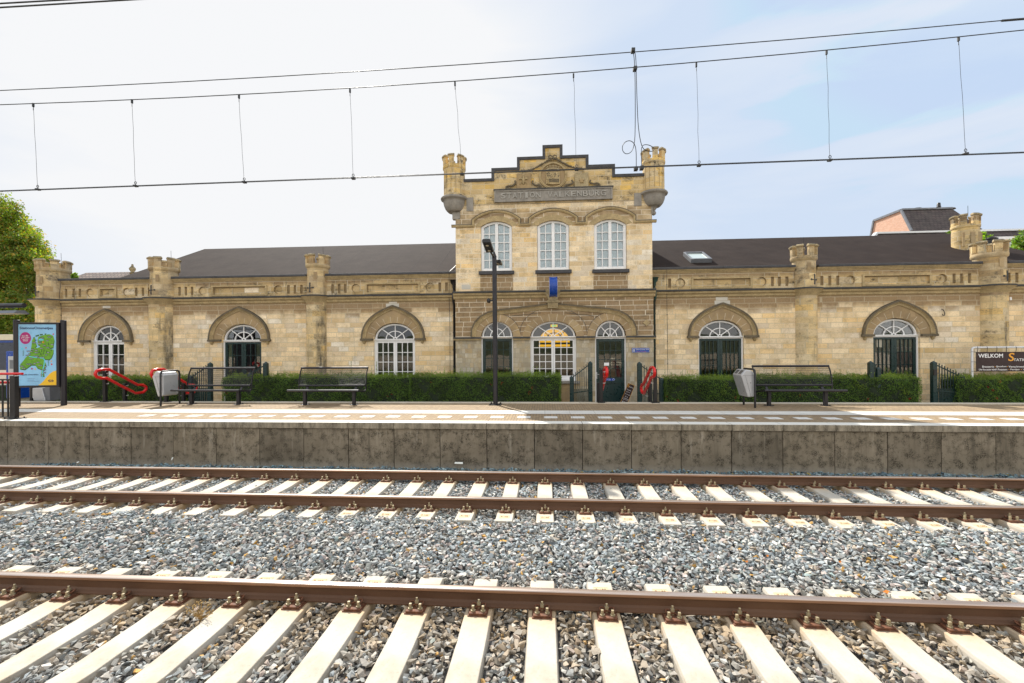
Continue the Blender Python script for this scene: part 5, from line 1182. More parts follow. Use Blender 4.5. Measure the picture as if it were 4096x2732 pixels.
# yellow lit fanlight on the far side of the hall, exit sign, orange poster
o = O['w5']; YI = YT+2.2; cx, zb = at(2217, 1345, YI); b = MB(); hw = .62; hh = .56; ar = [(cx+hw*math.cos(t), zb-.25+hh*math.sin(t)) for t in np.linspace(0, math.pi, 21)]; b.poly([(cx-hw, zb-.42), (cx+hw, zb-.42)] + ar, YI, YI+.03); lf = b.build('lit_fanlight', M['lit_yellow'], B)
b = MB(); 
for t in (R(50), R(90), R(130)): b.bar((cx, YI-.02, zb-.2), (cx+hw*math.cos(t), YI-.02, zb-.25+hh*math.sin(t)), .03, .02, up=(0, 1, 0))
b.tube([(cx+hw*.55*math.cos(t), YI-.02, zb-.2+hh*.6*math.sin(t)) for t in np.linspace(0, math.pi, 15)], .02, 6); b.box(cx-hw, cx+hw, YI-.03, YI, zb-.33, zb-.25); b.build('iron_bars', M['ledge_dark'], lf)
x, z = at(2216, 1303, YT+.8); b = MB(); b.box(x-.13, x+.13, YT+.8, YT+.84, z-.045, z+.045); es = b.build('exit_sign', M['lit_yellow'], B); b = MB(); b.box(x-.09, x+.09, YT+.795, YT+.8, z-.03, z+.03); b.build('sign_face', M['exit_green'], es); MB().poly([(x+.02, z-.02), (x+.05, z-.02), (x+.05, z), (x+.065, z), (x+.035, z+.025), (x+.005, z), (x+.02, z)], YT+.79, YT+.795).build('arrow', M['white_letter'], es)

# ---- roofs
zr0 = zpar-.04; Yr0 = YW+.44; Yrid = YW+4.9; Yr1 = YW+9.4
xh, zrid = at(818, 996, Yrid); xcL = at(470, 1100, Yr0)[0]-.3
A = [(xcL, Yr0, zr0), (TX0+.02, Yr0, zr0), (TX0+.02, Yrid, zrid), (xh, Yrid, zrid), (xcL, Yr1, zr0), (TX0+.02, Yr1, zr0)]
b = MB(); b.add(A, [(0, 1, 2, 3), (0, 3, 4), (3, 2, 5, 4)]); b.add([(LX0, Yr0-.2, zr0-.08), (TX0+.02, Yr0-.2, zr0-.08), (TX0+.02, Yr1, zr0-.08), (LX0, Yr1, zr0-.08)], [(0, 1, 2, 3)]); b.build('roof', M['roof_felt'], B, label='long dark felt roof of the left wing with a hipped left end', fix=False)
zr2 = at(3300, 947, Yrid)[1]; xh2 = at(3813, 938, Yrid)[0]; xcR = at(4300, 1062, Yr0)[0]
A = [(TX1-.02, Yr0, zr0), (xcR, Yr0, zr0), (xh2, Yrid, zr2), (TX1-.02, Yrid, zr2), (xcR, Yr1, zr0), (TX1-.02, Yr1, zr0)]
b = MB(); b.add(A, [(0, 1, 2, 3), (1, 4, 2), (3, 2, 4, 5)]); b.add([(TX1-.02, Yr0-.2, zr0-.08), (RX1, Yr0-.2, zr0-.08), (RX1, Yr1, zr0-.08), (TX1-.02, Yr1, zr0-.08)], [(0, 1, 2, 3)]); b.build('roof', M['roof_felt'], B, label='long dark felt roof of the right wing with a skylight', fix=False)
b = MB(); b.box(LX0, LX0+.25, YW+DEP, Yr1, GR, zr0-.08); b.box(RX1-.25, RX1, YW+DEP, Yr1, GR, zr0-.08); b.box(LX0, RX1, Yr1, Yr1+.25, GR, zr0-.08); b.build('back_wall', M['stone_wing'], B)
# skylight lying on the right roof
sl_n = Vector((0, -(zr2-zr0), Yrid-Yr0)).normalized(); sl_t = Vector((0, Yrid-Yr0, zr2-zr0)).normalized()
def on_roof(u, v):
    a_, c_ = at(u, v, 1.0); dx, dz = a_, c_-EYE; # ray (dx,1,dz)
    k = (zr2-zr0)/(Yrid-Yr0); t = (zr0-k*Yr0-EYE)/(dz-k); return Vector((dx*t, t, EYE+dz*t))
p00, p10 = on_roof(2764, 1052), on_roof(2846, 1051); sx = (p10-p00); w_ = sx.length; cc = (p00+p10)/2+sl_t*.55+Vector((0, 0, .0)); c0 = cc+sl_n*.08
b = MB(); hx = Vector((w_/2, 0, 0))
for sg in (-1, 1): b.obox(c0+hx*sg*.93, Vector((.04, 0, 0)), sl_t*.55, sl_n*.08)
for sg in (-1, 1): b.obox(c0+sl_t*.51*sg, hx*.86, sl_t*.04, sl_n*.085)
SK = b.build('skylight', M['zinc'], B, bevel=.008); MB().obox(c0+sl_n*.03, hx*.86, sl_t*.47, sl_n*.005).build('pane', M['sky_pane'], SK)
# rear turret chimney on the right roof, tarred foot
Yq = YW+2.6; x0, x1 = at(3817, 960, Yq)[0], at(3906, 960, Yq)[0]; r = (x1-x0)/2; c = ((x0+x1)/2, Yq, 0); zt, zb_, zd = at(3860, 866, Yq)[1], at(3860, 908, Yq)[1], at(3860, 1010, Yq)[1]
b = MB(); b.lathe([(r, zd), (r, zb_-.1)], c, 28, 0, cap=False); battlement(b, c, r-.02, zb_, zt, 7, .3); tw = b.build('turret', [M['stone_gable'], M['carved_stone']], B, label='free standing battlemented turret on the right roof')
b = MB(); b.lathe([(r+.28, zd-.75), (r+.1, zd-.35), (r+.03, zd+.02), (r-.02, zd+.03)], c, 24); b.build('tarred_foot', M['tar'], tw)
b = MB()
for a in (-2.35, -1.75, -1.15, -.55): b.bar((c[0]+(r+.003)*math.cos(a), c[1]+(r+.003)*math.sin(a), zd+.18), (c[0]+(r+.003)*math.cos(a), c[1]+(r+.003)*math.sin(a), zb_-.28), .15, .02)
b.build('sunk_panels', M['brown_stone'], tw)
b = MB(); b.tube([(c[0]+.1, c[1], zt-.1), (c[0]+.1, c[1], zt+.42)], .008, 5); b.build('lightning_rod', M['drain_green'], tw)
Yv = YW+1.6; x, z = at(3966, 970, Yv); b = MB(); b.tube([(x-.02, Yv, zr0), (x+.01, Yv, z+.1)], .15, 14); b.tube([(x+.01, Yv, z+.1), (x+.02, Yv, z+.16)], .17, 14); b.build('flue', M['tar'], B)

# ---- rainwater pipes, lightning conductors
def pipe(u, side, vt=1118):
    x = T_(u, 1300)[0]; y = YW-.07; b = MB()
    hz = T_(u, vt)[1]; b.lathe([(.055, hz-.30), (.06, hz-.18), (.12, hz-.12), (.14, hz-.02), (.15, hz-.02), (.15, hz)], (x, y-.02, 0), 14); 
    b.tube([(x, y, hz-.2), (x, y-.0, zcw+.1), (x, y-.16, zcw+.0), (x, y-.16, zcw-.28), (x, y, zcw-.42), (x, y, GR)], .042, 10)
    for k in range(5): z = .3+k*.62; b.tube([(x-.06, y, z), (x+.06, y, z)], .045, 10) if 0 else b.lathe([(.052, z), (.056, z+.02), (.052, z+.04)], (x, y, 0), 12)
    b.build('rain_pipe', M['drain_green' if side > 0 else 'black_metal'], B, label='green rain pipe with funnel in the %s corner' % ('right' if side > 0 else 'left'))
pipe(1812, -1, 1117); pipe(2624, 1, 1106)
def wire(pts, fn, y, name='lightning_conductor'):
    b = MB(); pp = [(fn(u, v)[0], y, fn(u, v)[1]) for u, v in pts]; b.tube(pp, .008, 5)
    for i in range(len(pp)-1):
        n_ = int((Vector(pp[i])-Vector(pp[i+1])).length/.55)
        for k in range(n_): p = Vector(pp[i]).lerp(Vector(pp[i+1]), (k+.5)/n_); b.obox(p, (.016, 0, 0), (0, .012, 0), (0, 0, .012))
    b.build(name, M['black_metal'], B)
wire([(1799, 1093), (1799, 1190), (1802, 1300), (1803, 1520)], W_, YW-.11); wire([(2664, 1080), (2664, 1200), (2666, 1320), (2668, 1500)], W_, YW-.11); wire([(234, 1108), (256, 1130), (249, 1180), (256, 1225), (257, 1300)], W_, YW-.11)
b = MB(); (xa, _), (xb, _) = T_(1841, 1000), T_(1790, 1000); 
p0, p1 = Vector((TX0-.02, Yr0+2.9, zr0+(zrid-zr0)*2.9/(Yrid-Yr0)+.05)), Vector((TX0-.42, Yr0+.1, zr0+.1)); b.tube([p0, p1], .012, 5); b.build('lightning_conductor', M['galvanised'], B)
# small fittings on the wall
b = MB()
x, z = at(3772, 1248, YW-.02); b.tube([(x-.03, YW, z+.1), (x-.02, YW-.05, z+.08), (x+.03, YW-.05, z-.03), (x+.02, YW-.05, z-.12), (x-.03, YW-.06, z-.13), (x-.05, YW-.06, z-.07)], .012, 6); b.build('wall_hook', M['black_metal'], B)
(x0, z1), (x1, z0) = at(4034, 1189, YW), at(4042, 1201, YW); MB().box(x0, x1, YW-.05, YW, z0, z1).build('alarm_box', M['white_letter'], B, bevel=.006)
x, z = T_(2585, 1291); b = MB(); b.obox((x, YT-.02, z), (.06, 0, .06), (0, .02, 0), (-.06, 0, .06)); b.build('carved_diamond', M['moulding'], B, bevel=.01)

# ================================================================ HEDGES
def sprigs(n, x0, x1, y0, y1, z, hmax):
    out = []
    for _ in range(n):
        x, y = rng.uniform(x0, x1), rng.uniform(y0, y1); h = rng.uniform(.05, hmax)*(1 if rng.random() < .8 else 1.8); lean = rng.normal(0, .15, 2)
        k = int(h/.012); t = np.linspace(0, 1, k); p = np.stack([x+lean[0]*h*t, y+lean[1]*h*t, z-.03+h*t], 1) + rng.normal(0, .009, (k, 3)); out.append(p)
    return np.concatenate(out)
def hedge(u0, u1, yf, depth, vtop, label, sprout=60, xs=None, red=0., extra=0):
    x0, z = at(u0, vtop, yf); x1, _ = at(u1, vtop, yf); z1 = z-.02
    if xs: x0, x1 = xs
    t = thing('hedge', label, 'hedge', ((x0+x1)/2, yf+depth/2, GR), 'clipped hedges behind the platform')
    bm = bmesh.new(); nx = max(4, int((x1-x0)/.12)); ny = 5; nz = 9
    def f(x, y, z_):
        a = .022*math.sin(x*9+z_*7)+.02*math.sin(x*23+y*11-z_*17)
        return a
    b = MB(); q = .06
    V = {}; 
    def vid(i, j, k):
        if (i, j, k) in V: return V[(i, j, k)]
        x = x0+q+(x1-x0-2*q)*i/nx; y = yf+q+(depth-2*q)*j/ny; z_ = GR+(z1-q-GR)*k/nz; a = f(x, y, z_)
        b.v.append((x+(a if i in (0, nx) else 0), y+(a if j in (0, ny) else 0), z_+(a if k == nz else 0))); V[(i, j, k)] = len(b.v)-1; return V[(i, j, k)]
    for i in range(nx):
        for k in range(nz):
            for j in (0, ny): b.f.append([vid(i, j, k), vid(i+1, j, k), vid(i+1, j, k+1), vid(i, j, k+1)]); b.m.append(0); b.sm.append(True)
        for j in range(ny): b.f.append([vid(i, j, nz), vid(i+1, j, nz), vid(i+1, j+1, nz), vid(i, j+1, nz)]); b.m.append(0); b.sm.append(True)
    for i in (0, nx):
        for j in range(ny):
            for k in range(nz): b.f.append([vid(i, j, k), vid(i, j+1, k), vid(i, j+1, k+1), vid(i, j, k+1)]); b.m.append(0); b.sm.append(True)
    b.build('branches', M['hedge_core'], t); bm.free()
    # leaves on front, top and ends
    zlow = -.42; W_x = x1-x0; nf = int(W_x*(z1-zlow)*3600); nt_ = int(W_x*depth*2600); ne = int(depth*(z1-zlow)*3000)
    def lump(x, z_): return .035*np.sin(x*3.1+z_*4) + .025*np.sin(x*8.3-z_*9) + .02*np.sin(x*17+z_*21)
    fx = rng.uniform(x0, x1, nf); fz = rng.uniform(zlow, z1, nf); fy = yf + lump(fx, fz) + np.abs(rng.normal(0, .035, nf)); fy += np.clip((fz-(z1-.06)), 0, 1)*1.2
    P = [np.stack([fx, fy, fz], 1)]
    tx = rng.uniform(x0, x1, nt_); ty = rng.uniform(yf, yf+depth, nt_); tz = z1 + lump(tx, ty*2)*1.5 - np.abs(rng.normal(0, .03, nt_)) + .03*rng.random(nt_); P.append(np.stack([tx, ty, tz], 1))
    for xe, sg in ((x0, 1), (x1, -1)):
        ey = rng.uniform(yf, yf+depth, ne); ez = rng.uniform(zlow, z1, ne); P.append(np.stack([xe + sg*np.abs(rng.normal(0, .03, ne)) + lump(ey*2, ez)*.8, ey, ez], 1))
    nb = sum(len(p) for p in P)
    sp = sprigs(int(W_x*sprout*.8), x0+.03, x1-.03, yf+.02, yf+depth-.05, z1, .17)
    P.append(sp); Pn = np.concatenate(P)
    n_ = len(Pn); T = tints(n_, (.095, .175, .035), .5, (.16, .26, .045), .16)
    hi = np.clip((Pn[:, 2]-(z1-.10))/.14, 0, 1)[:, None]; T = T*(1-hi*.75) + np.array([[.20, .29, .06]])*rng.uniform(.7, 1.2, (n_, 1))*hi*.75   # fresh growth at the top
    cl = np.sin(Pn[:, 0]*2.3+Pn[:, 2]*3)+np.sin(Pn[:, 0]*6.1-Pn[:, 2]*4+1.); T *= (1+.14*cl)[:, None]
    if red:
        for _ in range(int(red)):
            c_ = np.array([rng.uniform(x0, x1), yf, rng.uniform(-.1, z1-.1)]); d_ = np.linalg.norm(Pn-c_, axis=1) < rng.uniform(.03, .06); T[d_ & (rng.random(n_) < .6)] = (.42, .03, .02)
    for _ in range(extra):
        c_ = np.array([rng.uniform(x0+.3, x1-.3), yf, rng.uniform(0, z1-.1)]); d_ = np.linalg.norm(Pn-c_, axis=1) < rng.uniform(.08, .16); T[d_ & (rng.random(n_) < .5)] = (.20, .30, .04)
    leaves('foliage', Pn, .034, T, t)
HY = 14.72
hedge(205, 733, HY+.25, .75, 1512, 'dark clipped hedge behind the map board and left handrail')
hedge(886, 1648, HY+.12, .8, 1506, 'dark clipped hedge behind the second bench from the left', red=5)
hedge(1636, 2243, HY-.08, .9, 1502, 'dark clipped hedge behind the lamp post, its right end by the entrance gate', red=6)
hedge(2664, 2958, HY, .8, 1512, 'hedge right of the entrance gate with yellowing leaves', 70, red=4, extra=4)
hedge(2948, 3688, HY+.14, .8, 1508, 'hedge behind the right bench, ending at the open gate', 80, red=3, extra=6)
hedge(3838, 4330, HY+.1, .8, 1510, 'hedge at the right edge in front of the welcome banner', 80, red=7, extra=3)
def shoot(u, v0, v1, Y, label):
    x, z0 = at(u, v0, Y); z1 = at(u, v1, Y)[1]; t = thing('shoot', label, 'plant', (x, Y, z0))
    MB().tube([(x, Y, z0-.1), (x+.01, Y, (z0+z1)/2), (x-.005, Y, z1)], .003, 5).build('stem', M['bark'], t)
    k = int((z1-z0)/.012); q = np.linspace(0, 1, k); P = np.stack([x+.03*(1-q)*rng.uniform(-1, 1, k), Y+rng.normal(0, .012, k), z0+(z1-z0)*q], 1); leaves('foliage', P, .04, tints(k, (.16, .26, .04), .2), t)
shoot(1405, 1500, 1445, HY+.3, 'single light green shoot above the hedge by the second column'); shoot(1507, 1500, 1446, HY+.3, 'light green shoot above the hedge before the white window')

# ================================================================ IRON FENCES by the steps
GY = 15.0
def fence(ut, vt, us, vs_, label, bars_n=8, shortpost=True):
    xt, zt = at(ut, vt, GY); xs_, zs_ = at(us, vs_, GY); zb = GR+.12
    t = thing('iron_fence', label, 'fence', (xt, GY, GR), 'green iron fences by the steps')
    b = MB(); b.box(xt-.065, xt+.065, GY-.065, GY+.065, GR, zt-.04); b.add([(xt-.065, GY-.065, zt-.04), (xt+.065, GY-.065, zt-.04), (xt+.065, GY+.065, zt-.04), (xt-.065, GY+.065, zt-.04), (xt, GY, zt+.03)], [(0, 1, 4), (1, 2, 4), (2, 3, 4), (3, 0, 4)]); b.build('post', M['green_paint'], t, bevel=.012)
    if shortpost:
        b = MB(); b.box(xs_-.06, xs_+.06, GY-.06, GY+.06, GR, zs_-.04); b.add([(xs_-.06, GY-.06, zs_-.04), (xs_+.06, GY-.06, zs_-.04), (xs_+.06, GY+.06, zs_-.04), (xs_-.06, GY+.06, zs_-.04), (xs_, GY, zs_+.03)], [(0, 1, 4), (1, 2, 4), (2, 3, 4), (3, 0, 4)]); b.build('post', M['green_paint'], t, bevel=.012)
    b = MB(); b.bar((xt, GY, zt-.07), (xs_, GY, zs_-.06), .035, .03); zm = (zs_+zb)*.5+.03
    b.build('top_rail', M['green_paint'], t); MB().bar((xt, GY, zm+.08), (xs_, GY, zm), .05, .03).build('middle_rail', M['green_paint'], t); MB().bar((xt, GY, zb+.10), (xs_, GY, zb), .05, .03).build('bottom_rail', M['green_paint'], t)
    for k in range(1, bars_n+1):
        f = k/(bars_n+1); x = xt+(xs_-xt)*f; zt_ = (zt-.07)+((zs_-.06)-(zt-.07))*f
        MB().bar((x, GY-.002, zb-.1), (x, GY-.002, zt_+.09), .022, .02).build('bar', M['green_paint'], t)
        x2 = x + (xs_-xt)/(bars_n+1)*.5; MB().bar((x2, GY+.001, zb-.1), (x2, GY+.001, zm+.14), .022, .02).build('bar', M['green_paint'], t)
fence(2361, 1447, 2286, 1505, 'green iron fence left of the entrance door, sloping down to the left')
fence(2557, 1449, 2646, 1512, 'green iron fence right of the entrance door, behind the right handrail')
fence(841, 1451, 764, 1503, 'dark iron fence seen through the leftmost bench')
fence(1064, 1449, 1000, 1492, 'iron fence standing behind the right end of the leftmost bench', 5)
fence(3482, 1446, 3512, 1470, 'stub of green iron fence before the rightmost door', 2)
fence(3734, 1446, 3846, 1500, 'green iron gate with a black lock at the right, between two hedges', 9)
x, z = at(3741, 1490, GY-.09); b = MB(); b.box(x-.04, x+.06, GY-.1, GY-.06, z-.08, z+.1); b.tube([(x, GY-.08, z-.02), (x+.13, GY-.08, z-.02)], .01, 6)
tag(origin_to(b.build('gate_lock', M['black_metal'], bevel=.01), (x, GY, z)), 'black lock case on the tall post of the right gate', 'lock')

# ================================================================ RED HANDRAILS
def on_x(u, v, X):
    dx, dz = at(u, v, 1.0); t = X/dx; return t, EYE+(dz-EYE)*t
HX = atz(425, 1608, 0)[0]
lp = [on_x(300+a*.2806, 1180+b_*.2806, HX) for a, b_ in ((330, 1062), (440, 1062), (640, 1168), (850, 1282), (925, 1280), (970, 1310), (968, 1350), (925, 1388), (820, 1400), (600, 1290), (405, 1186), (325, 1188), (262, 1168), (237, 1125), (262, 1080))]
def handrail(X, label, mirror=1):
    t = thing('handrail', label, 'handrail', (X, 13.1, 0), 'red handrails of the platform steps')
    P = [(X+.11*mirror, y, z) for y, z in lp]; q = []
    N = len(P)
    for i in range(N):
        a, b_, c = np.array(P[i-1]), np.array(P[i]), np.array(P[(i+1) % N]); q += [tuple(b_*.75+a*.25) if np.linalg.norm(a-b_) < .4 else tuple(b_+(a-b_)/np.linalg.norm(a-b_)*.08), tuple(b_), tuple(b_*.75+c*.25) if np.linalg.norm(c-b_) < .4 else tuple(b_+(c-b_)/np.linalg.norm(c-b_)*.08)]
    MB().tube(q, .043, 12, closed=True).build('red_rail', M['red_paint'], t)
    ya = 13.13; yb = on_x(499, 1480, HX)[0]
    for y, zb, zt in ((ya, .012, lp[1][1]-.04), (yb, GR, on_x(499, 1533, HX)[1])):
        b = MB(); b.box(X-.045, X+.045, y-.045, y+.045, zb, zt); b.build('post', M['black_metal'], t, bevel=.008)
        b = MB(); b.box(X-.11, X+.11, y-.09, y+.09, zb, zb+.012)
        for i in (-1, 1):
            for j in (-1, 1): b.tube([(X+i*.085, y+j*.065, zb), (X+i*.085, y+j*.065, zb+.035)], .012, 6)
        b.build('foot_plate', M['black_metal'], t)
        for dz in (.08, .40): z_ = zt-dz; b = MB(); b.tube([(X+.04*mirror, y, z_), (X+.11*mirror, y, z_), (X+.11*mirror, y-.0, z_+.03)], .011, 6); b.build('bracket', M['galvanised'], t)
handrail(HX, 'red looped handrail before the hedge, leftmost of the four'); handrail(atz(665, 1609, 0)[0], 'red looped handrail partly hidden by the left bin', -1)
handrail(atz(2407, 1614, 0)[0], 'red looped handrail seen end on, left of the entrance steps', 1); handrail(atz(2622, 1613, 0)[0], 'red looped handrail right of the entrance steps', -1)

# ================================================================ BENCHES
def make_bench():
    t = thing('bench', 'x', 'bench', (0, 0, 0), 'wire mesh benches on the platform')
    for x in (-.722, .722):
        b = MB(); b.box(x-.042, x+.042, -.05, .05, .008, .40); L_ = b.build('leg', M['anthracite'], t, bevel=.008)
        b = MB(); b.lathe([(.13, 0), (.13, .012)], (x, 0, 0), 20); 
        for a in (.7, 2.3, 3.9, 5.5): b.tube([(x+.1*math.cos(a), .1*math.sin(a), .01), (x+.1*math.cos(a), .1*math.sin(a), .035)], .01, 6)
        b.build('foot_plate', M['anthracite'], L_)
        b = MB(); b.bar((x, -.36, .41), (x, .10, .385), .05, .04); b.bar((x, .06, .38), (x, .20, .56), .06, .02); b.build('support', M['anthracite'], t, bevel=.005)
    b = MB(); b.tube([(-1.02, -.40, .435), (1.02, -.40, .435)], .030, 12); b.build('front_tube', M['anthracite'], t)
    b = MB(); b.tube([(-.98, .15, .535), (.98, .15, .535)], .027, 12); b.build('lower_back_tube', M['anthracite'], t)
    b = MB(); b.tube([(-1.01, .33, 1.04), (1.01, .33, 1.04)], .031, 12); b.build('top_tube', M['anthracite'], t)
    prof = [(-.39, .44), (-.25, .425), (-.08, .40), (.05, .385), (.13, .40), (.17, .45)]; back = [(.155, .54), (.19, .62), (.205, .72), (.225, .82), (.265, .93), (.32, 1.03)]
    b = MB()
    for k in range(87):
        x = -.98 + 1.96*k/86; b.tube([(x, y, z) for y, z in prof], .0028, 4, cap=False)
    for y, z in prof[:-1]: b.tube([(-.99, y, z-.006), (.99, y, z-.006)], .004, 5)
    b.build('seat_mesh', M['anthracite'], t)
    b = MB()
    for k in range(87):
        x = -.98 + 1.96*k/86; b.tube([(x, y, z) for y, z in back], .0027, 4, cap=False)
    for k in range(1, 9):
        f = k/9*5; i = int(f); f -= i; y = back[i][0]*(1-f)+back[min(i+1, 5)][0]*f; z = back[i][1]*(1-f)+back[min(i+1, 5)][1]*f; b.tube([(-.99, y+.005, z), (.99, y+.005, z)], .0035, 5)
    b.build('back_mesh', M['anthracite'], t)
    for x in (-1.0, 1.0):
        b = MB(); pp = [(-.38, .43), (-.1, .40), (.10, .375), (.17, .42), (.175, .56), (.20, .70), (.25, .90), (.325, 1.035)]
        for p, q in zip(pp, pp[1:]): b.bar((x, p[0], p[1]), (x, q[0], q[1]), .045, .016, up=(1, 0, 0))
        b.build('side_frame', M['anthracite'], t, bevel=.003)
    snapshot(t); return t
bench = make_bench()
for i, (x, y, lab) in enumerate(((-9.62, 12.66, 'black wire mesh bench beside the left bin, leftmost of the three'), (-6.143, 12.61, 'black wire mesh bench standing alone before the hedge, middle of the three'), (6.70, 12.63, 'black wire mesh bench beside the right bin, in the shade'))):
    o = bench if i == 0 else copy_tree(bench); o.location = (x, y, 0); o['label'] = lab

# ================================================================ BINS
def make_bin():
    t = thing('litter_bin', 'x', 'bin', (0, 0, 0), 'grey litter bins in black frames')
    b = MB(); q = [(0.02, -.335, 0), (0.02, -.335, .90), (0.02, -.31, .965), (0.02, -.25, .99), (0.02, .25, .99), (0.02, .31, .965), (0.02, .335, .90), (0.02, .335, 0)]
    b.tube(q, .026, 10); b.build('frame', M['black_metal'], t)
    pr = [(-.30, .84), (-.175, .985), (-.02, .955), (.045, .87), (.045, .30), (.0, .275), (-.13, .265)]
    V = [(x, -.27, z) for x, z in pr] + [(x, .27, z) for x, z in pr]; n_ = len(pr)
    b = MB(); b.add(V, [(i, (i+1) % n_, n_+(i+1) % n_, n_+i) for i in range(n_)] + [tuple(range(n_)), tuple(range(n_, 2*n_))[::-1]]); bd = b.build('body', M['steel_grey'], t, bevel=.022)
    d = Vector((.125, 0, .145)).normalized(); nn = Vector((-.145, 0, .125)).normalized(); c0 = Vector((-.2375, 0, .9125))
    for y in (-.12, .12): b = MB(); b.obox(c0+Vector((0, y, 0))+nn*.001, d*.062, Vector((0, .085, 0)), nn*.003); b.build('opening', M['ledge_dark'], t, bevel=.002)
    b = MB(); b.bar((-.25, -.2725, .83), (.04, -.2725, .83), .003, .004); b.bar((-.19, -.2725, .83), (-.05, -.2725, .28), .003, .004); b.lathe([(.012, 0), (.012, .004)], (0, 0, 0)) if 0 else b.obox((-.06, -.273, .64), (.011, 0, 0), (0, .004, 0), (0, 0, .011)); b.build('door_seam', M['ledge_dark'], t)
    snapshot(t); return t
bn = make_bin()
for i, (x, y, lab) in enumerate(((-10.87, 12.48, 'grey metal litter bin in a black frame left of the benches'), (5.375, 12.46, 'pale grey litter bin with two square mouths right of the entrance'))):
    o = bn if i == 0 else copy_tree(bn); o.location = (x, y, 0); o['label'] = lab

# ================================================================ LAMP POST
lx, ly = -1.378, 12.68
t = thing('lamp_post', 'tall black platform lamp post with two flat lamp heads', 'street lamp', (lx, ly, 0))
zt = at(1975, 1012, ly)[1]
b = MB(); b.tube([(lx, ly, .01), (lx-.005, ly, zt-.25), (lx-.01, ly, zt-.1)], .063, 18); b.add([(lx-.063, ly-.06, zt-.1), (lx+.055, ly-.06, zt-.1), (lx+.055, ly+.06, zt-.1), (lx-.063, ly+.06, zt-.1), (lx+.0, ly-.05, zt+.05), (lx+.0, ly+.05, zt+.05)], [(0, 1, 4), (1, 2, 5, 4), (2, 3, 5), (3, 0, 4, 5)]); b.build('pole', M['anthracite'], t)
b = MB(); b.box(lx-.17, lx+.17, ly-.17, ly+.17, 0.001, .018)
for i in (-1, 1):
    for j in (-1, 1): b.tube([(lx+i*.13, ly+j*.13, .018), (lx+i*.13, ly+j*.13, .055)], .02, 6)
b.build('base_plate', M['black_metal'], t)
def head(p0, p1, wd, nm):
    p0, p1 = Vector(p0), Vector(p1); d = (p1-p0).normalized(); s_ = d.cross(Vector((0, 0, 1))).normalized(); u_ = s_.cross(d).normalized(); L_ = (p1-p0).length
    V = []
    for q in (p0, p1):
        for a, c in ((-1, -.035), (-.92, -.05), (.92, -.05), (1, -.035), (1, .02), (.8, .045), (-.8, .045), (-1, .02)): V.append(q+s_*a*wd/2+u_*c)
    b = MB(); b.add(V, [(i, (i+1) % 8, 8+(i+1) % 8, 8+i) for i in range(8)] + [tuple(range(8)), tuple(range(8, 16))]); h = b.build('lamp_head', M['black_metal'], t, bevel=.006)
    b = MB()
    for a in (-.62, -.45, .45, .62): b.obox((p0+p1)/2+s_*wd/2*a-u_*.052, d*L_*.46, s_*.006, u_*.004)
    b.build('cooling_rib', M['anthracite'], h)
    for f in (.2, .72):
        q = p0.lerp(p1, f)-u_*.052; b = MB(); b.tube([q, q-u_*.012], .042, 14); b.build('lens', M['glass_lens'], h)
s = NT('glass_lens'); s.fin((.62, .55, .42), .15, metal=.2)
A0 = Vector((lx-.02, ly-.05, zt-.12)); A1 = Vector((at(1960, 1003, 11.95)[0], 11.95, at(1960, 1003, 11.95)[1])); e1 = at(1951, 972, 11.25)
MB().tube([A0, A1], .026, 10).build('arm', M['black_metal'], t); head(A1, (at(1945, 962, 11.25)[0], 11.25, at(1945, 962, 11.25)[1]), .21, 1)
B0 = (lx+.02, ly+.05, zt-.2); z_ = at(1990, 1045, 13.3)[1]; B1 = (at(1990, 1045, 13.2)[0], 13.2, at(1990, 1045, 13.2)[1]); B2 = (at(1997, 1060, 14.05)[0], 14.05, at(1997, 1058, 14.05)[1]+.02)
MB().tube([B0, B1], .026, 10).build('arm', M['black_metal'], t); head(B1, B2, .20, 2)
x, z = at(1955, 1202, ly); b = MB(); b.lathe([(.02, -.07), (.05, -.05), (.055, .03), (.03, .06)], (x, ly, z), 12); b.box(x+.03, lx-.04, ly-.02, ly+.02, z-.02, z+.02); b.build('sensor', M['black_metal'], t)

# ================================================================ MAP BOARD
Pr = Vector((at(256, 1600, 12.32)[0], 12.32, 0)); Pl = Vector((at(68, 1600, 12.02)[0], 12.02, 0)); ex = (Pr-Pl).normalized(); ang = math.atan2(ex.y, ex.x); WB = (Pr-Pl).length
t = thing('map_board', 'black framed poster board with a green walking map on two posts', 'board', (0, 0, 0)); t.location = Pl; t.rotation_euler = (0, 0, ang)
nrm = Vector((-ex.y, ex.x, 0))
def bp_(u, v, off=-.10):
    dx, dz = at(u, v, 1.0); d = Vector((dx, 1, dz-EYE)); o_ = Vector((0, 0, EYE)); P0 = Pl+nrm*off; k = (P0-o_).dot(nrm)/d.dot(nrm); p = o_+d*k; return (p-Pl).dot(ex), p.z
def Q(zx, zy, off=-.10): return bp_(zx*.26779, 1280+zy*.26779, off)
zT = Q(255, 34)[1]; zB = Q(262, 1012)[1]; sL = Q(228, 500)[0]; sR = Q(880, 500)[0]
for s0, nm in ((Q(258, 500, 0)[0]-.01, 'l'), (Q(950, 600, 0)[0], 'r')): b = MB(); b.tube([(s0, 0, 0), (s0, 0, zT+.06)], .072, 16); b.tube([(s0, 0, zT+.06), (s0, 0, zT+.075)], [.074, .06], 16); b.build('post', M['anthracite'], t)
b = MB(); x0, z1_ = Q(262, 62); x1, z0_ = Q(848, 976); x1 = Q(838, 500)[0]; x0 = Q(272, 500)[0]; z1_ = Q(550, 64)[1]; z0_ = Q(560, 977)[1]
b.box(sL, sR, -.085, .09, zB, zT); b.poly(wallpoly(sL, sR, zB, zT), -.105, -.085, 0, [wallpoly(x0, x1, z0_, z1_)]); cab = b.build('cabinet', M['anthracite'], t, bevel=.012)
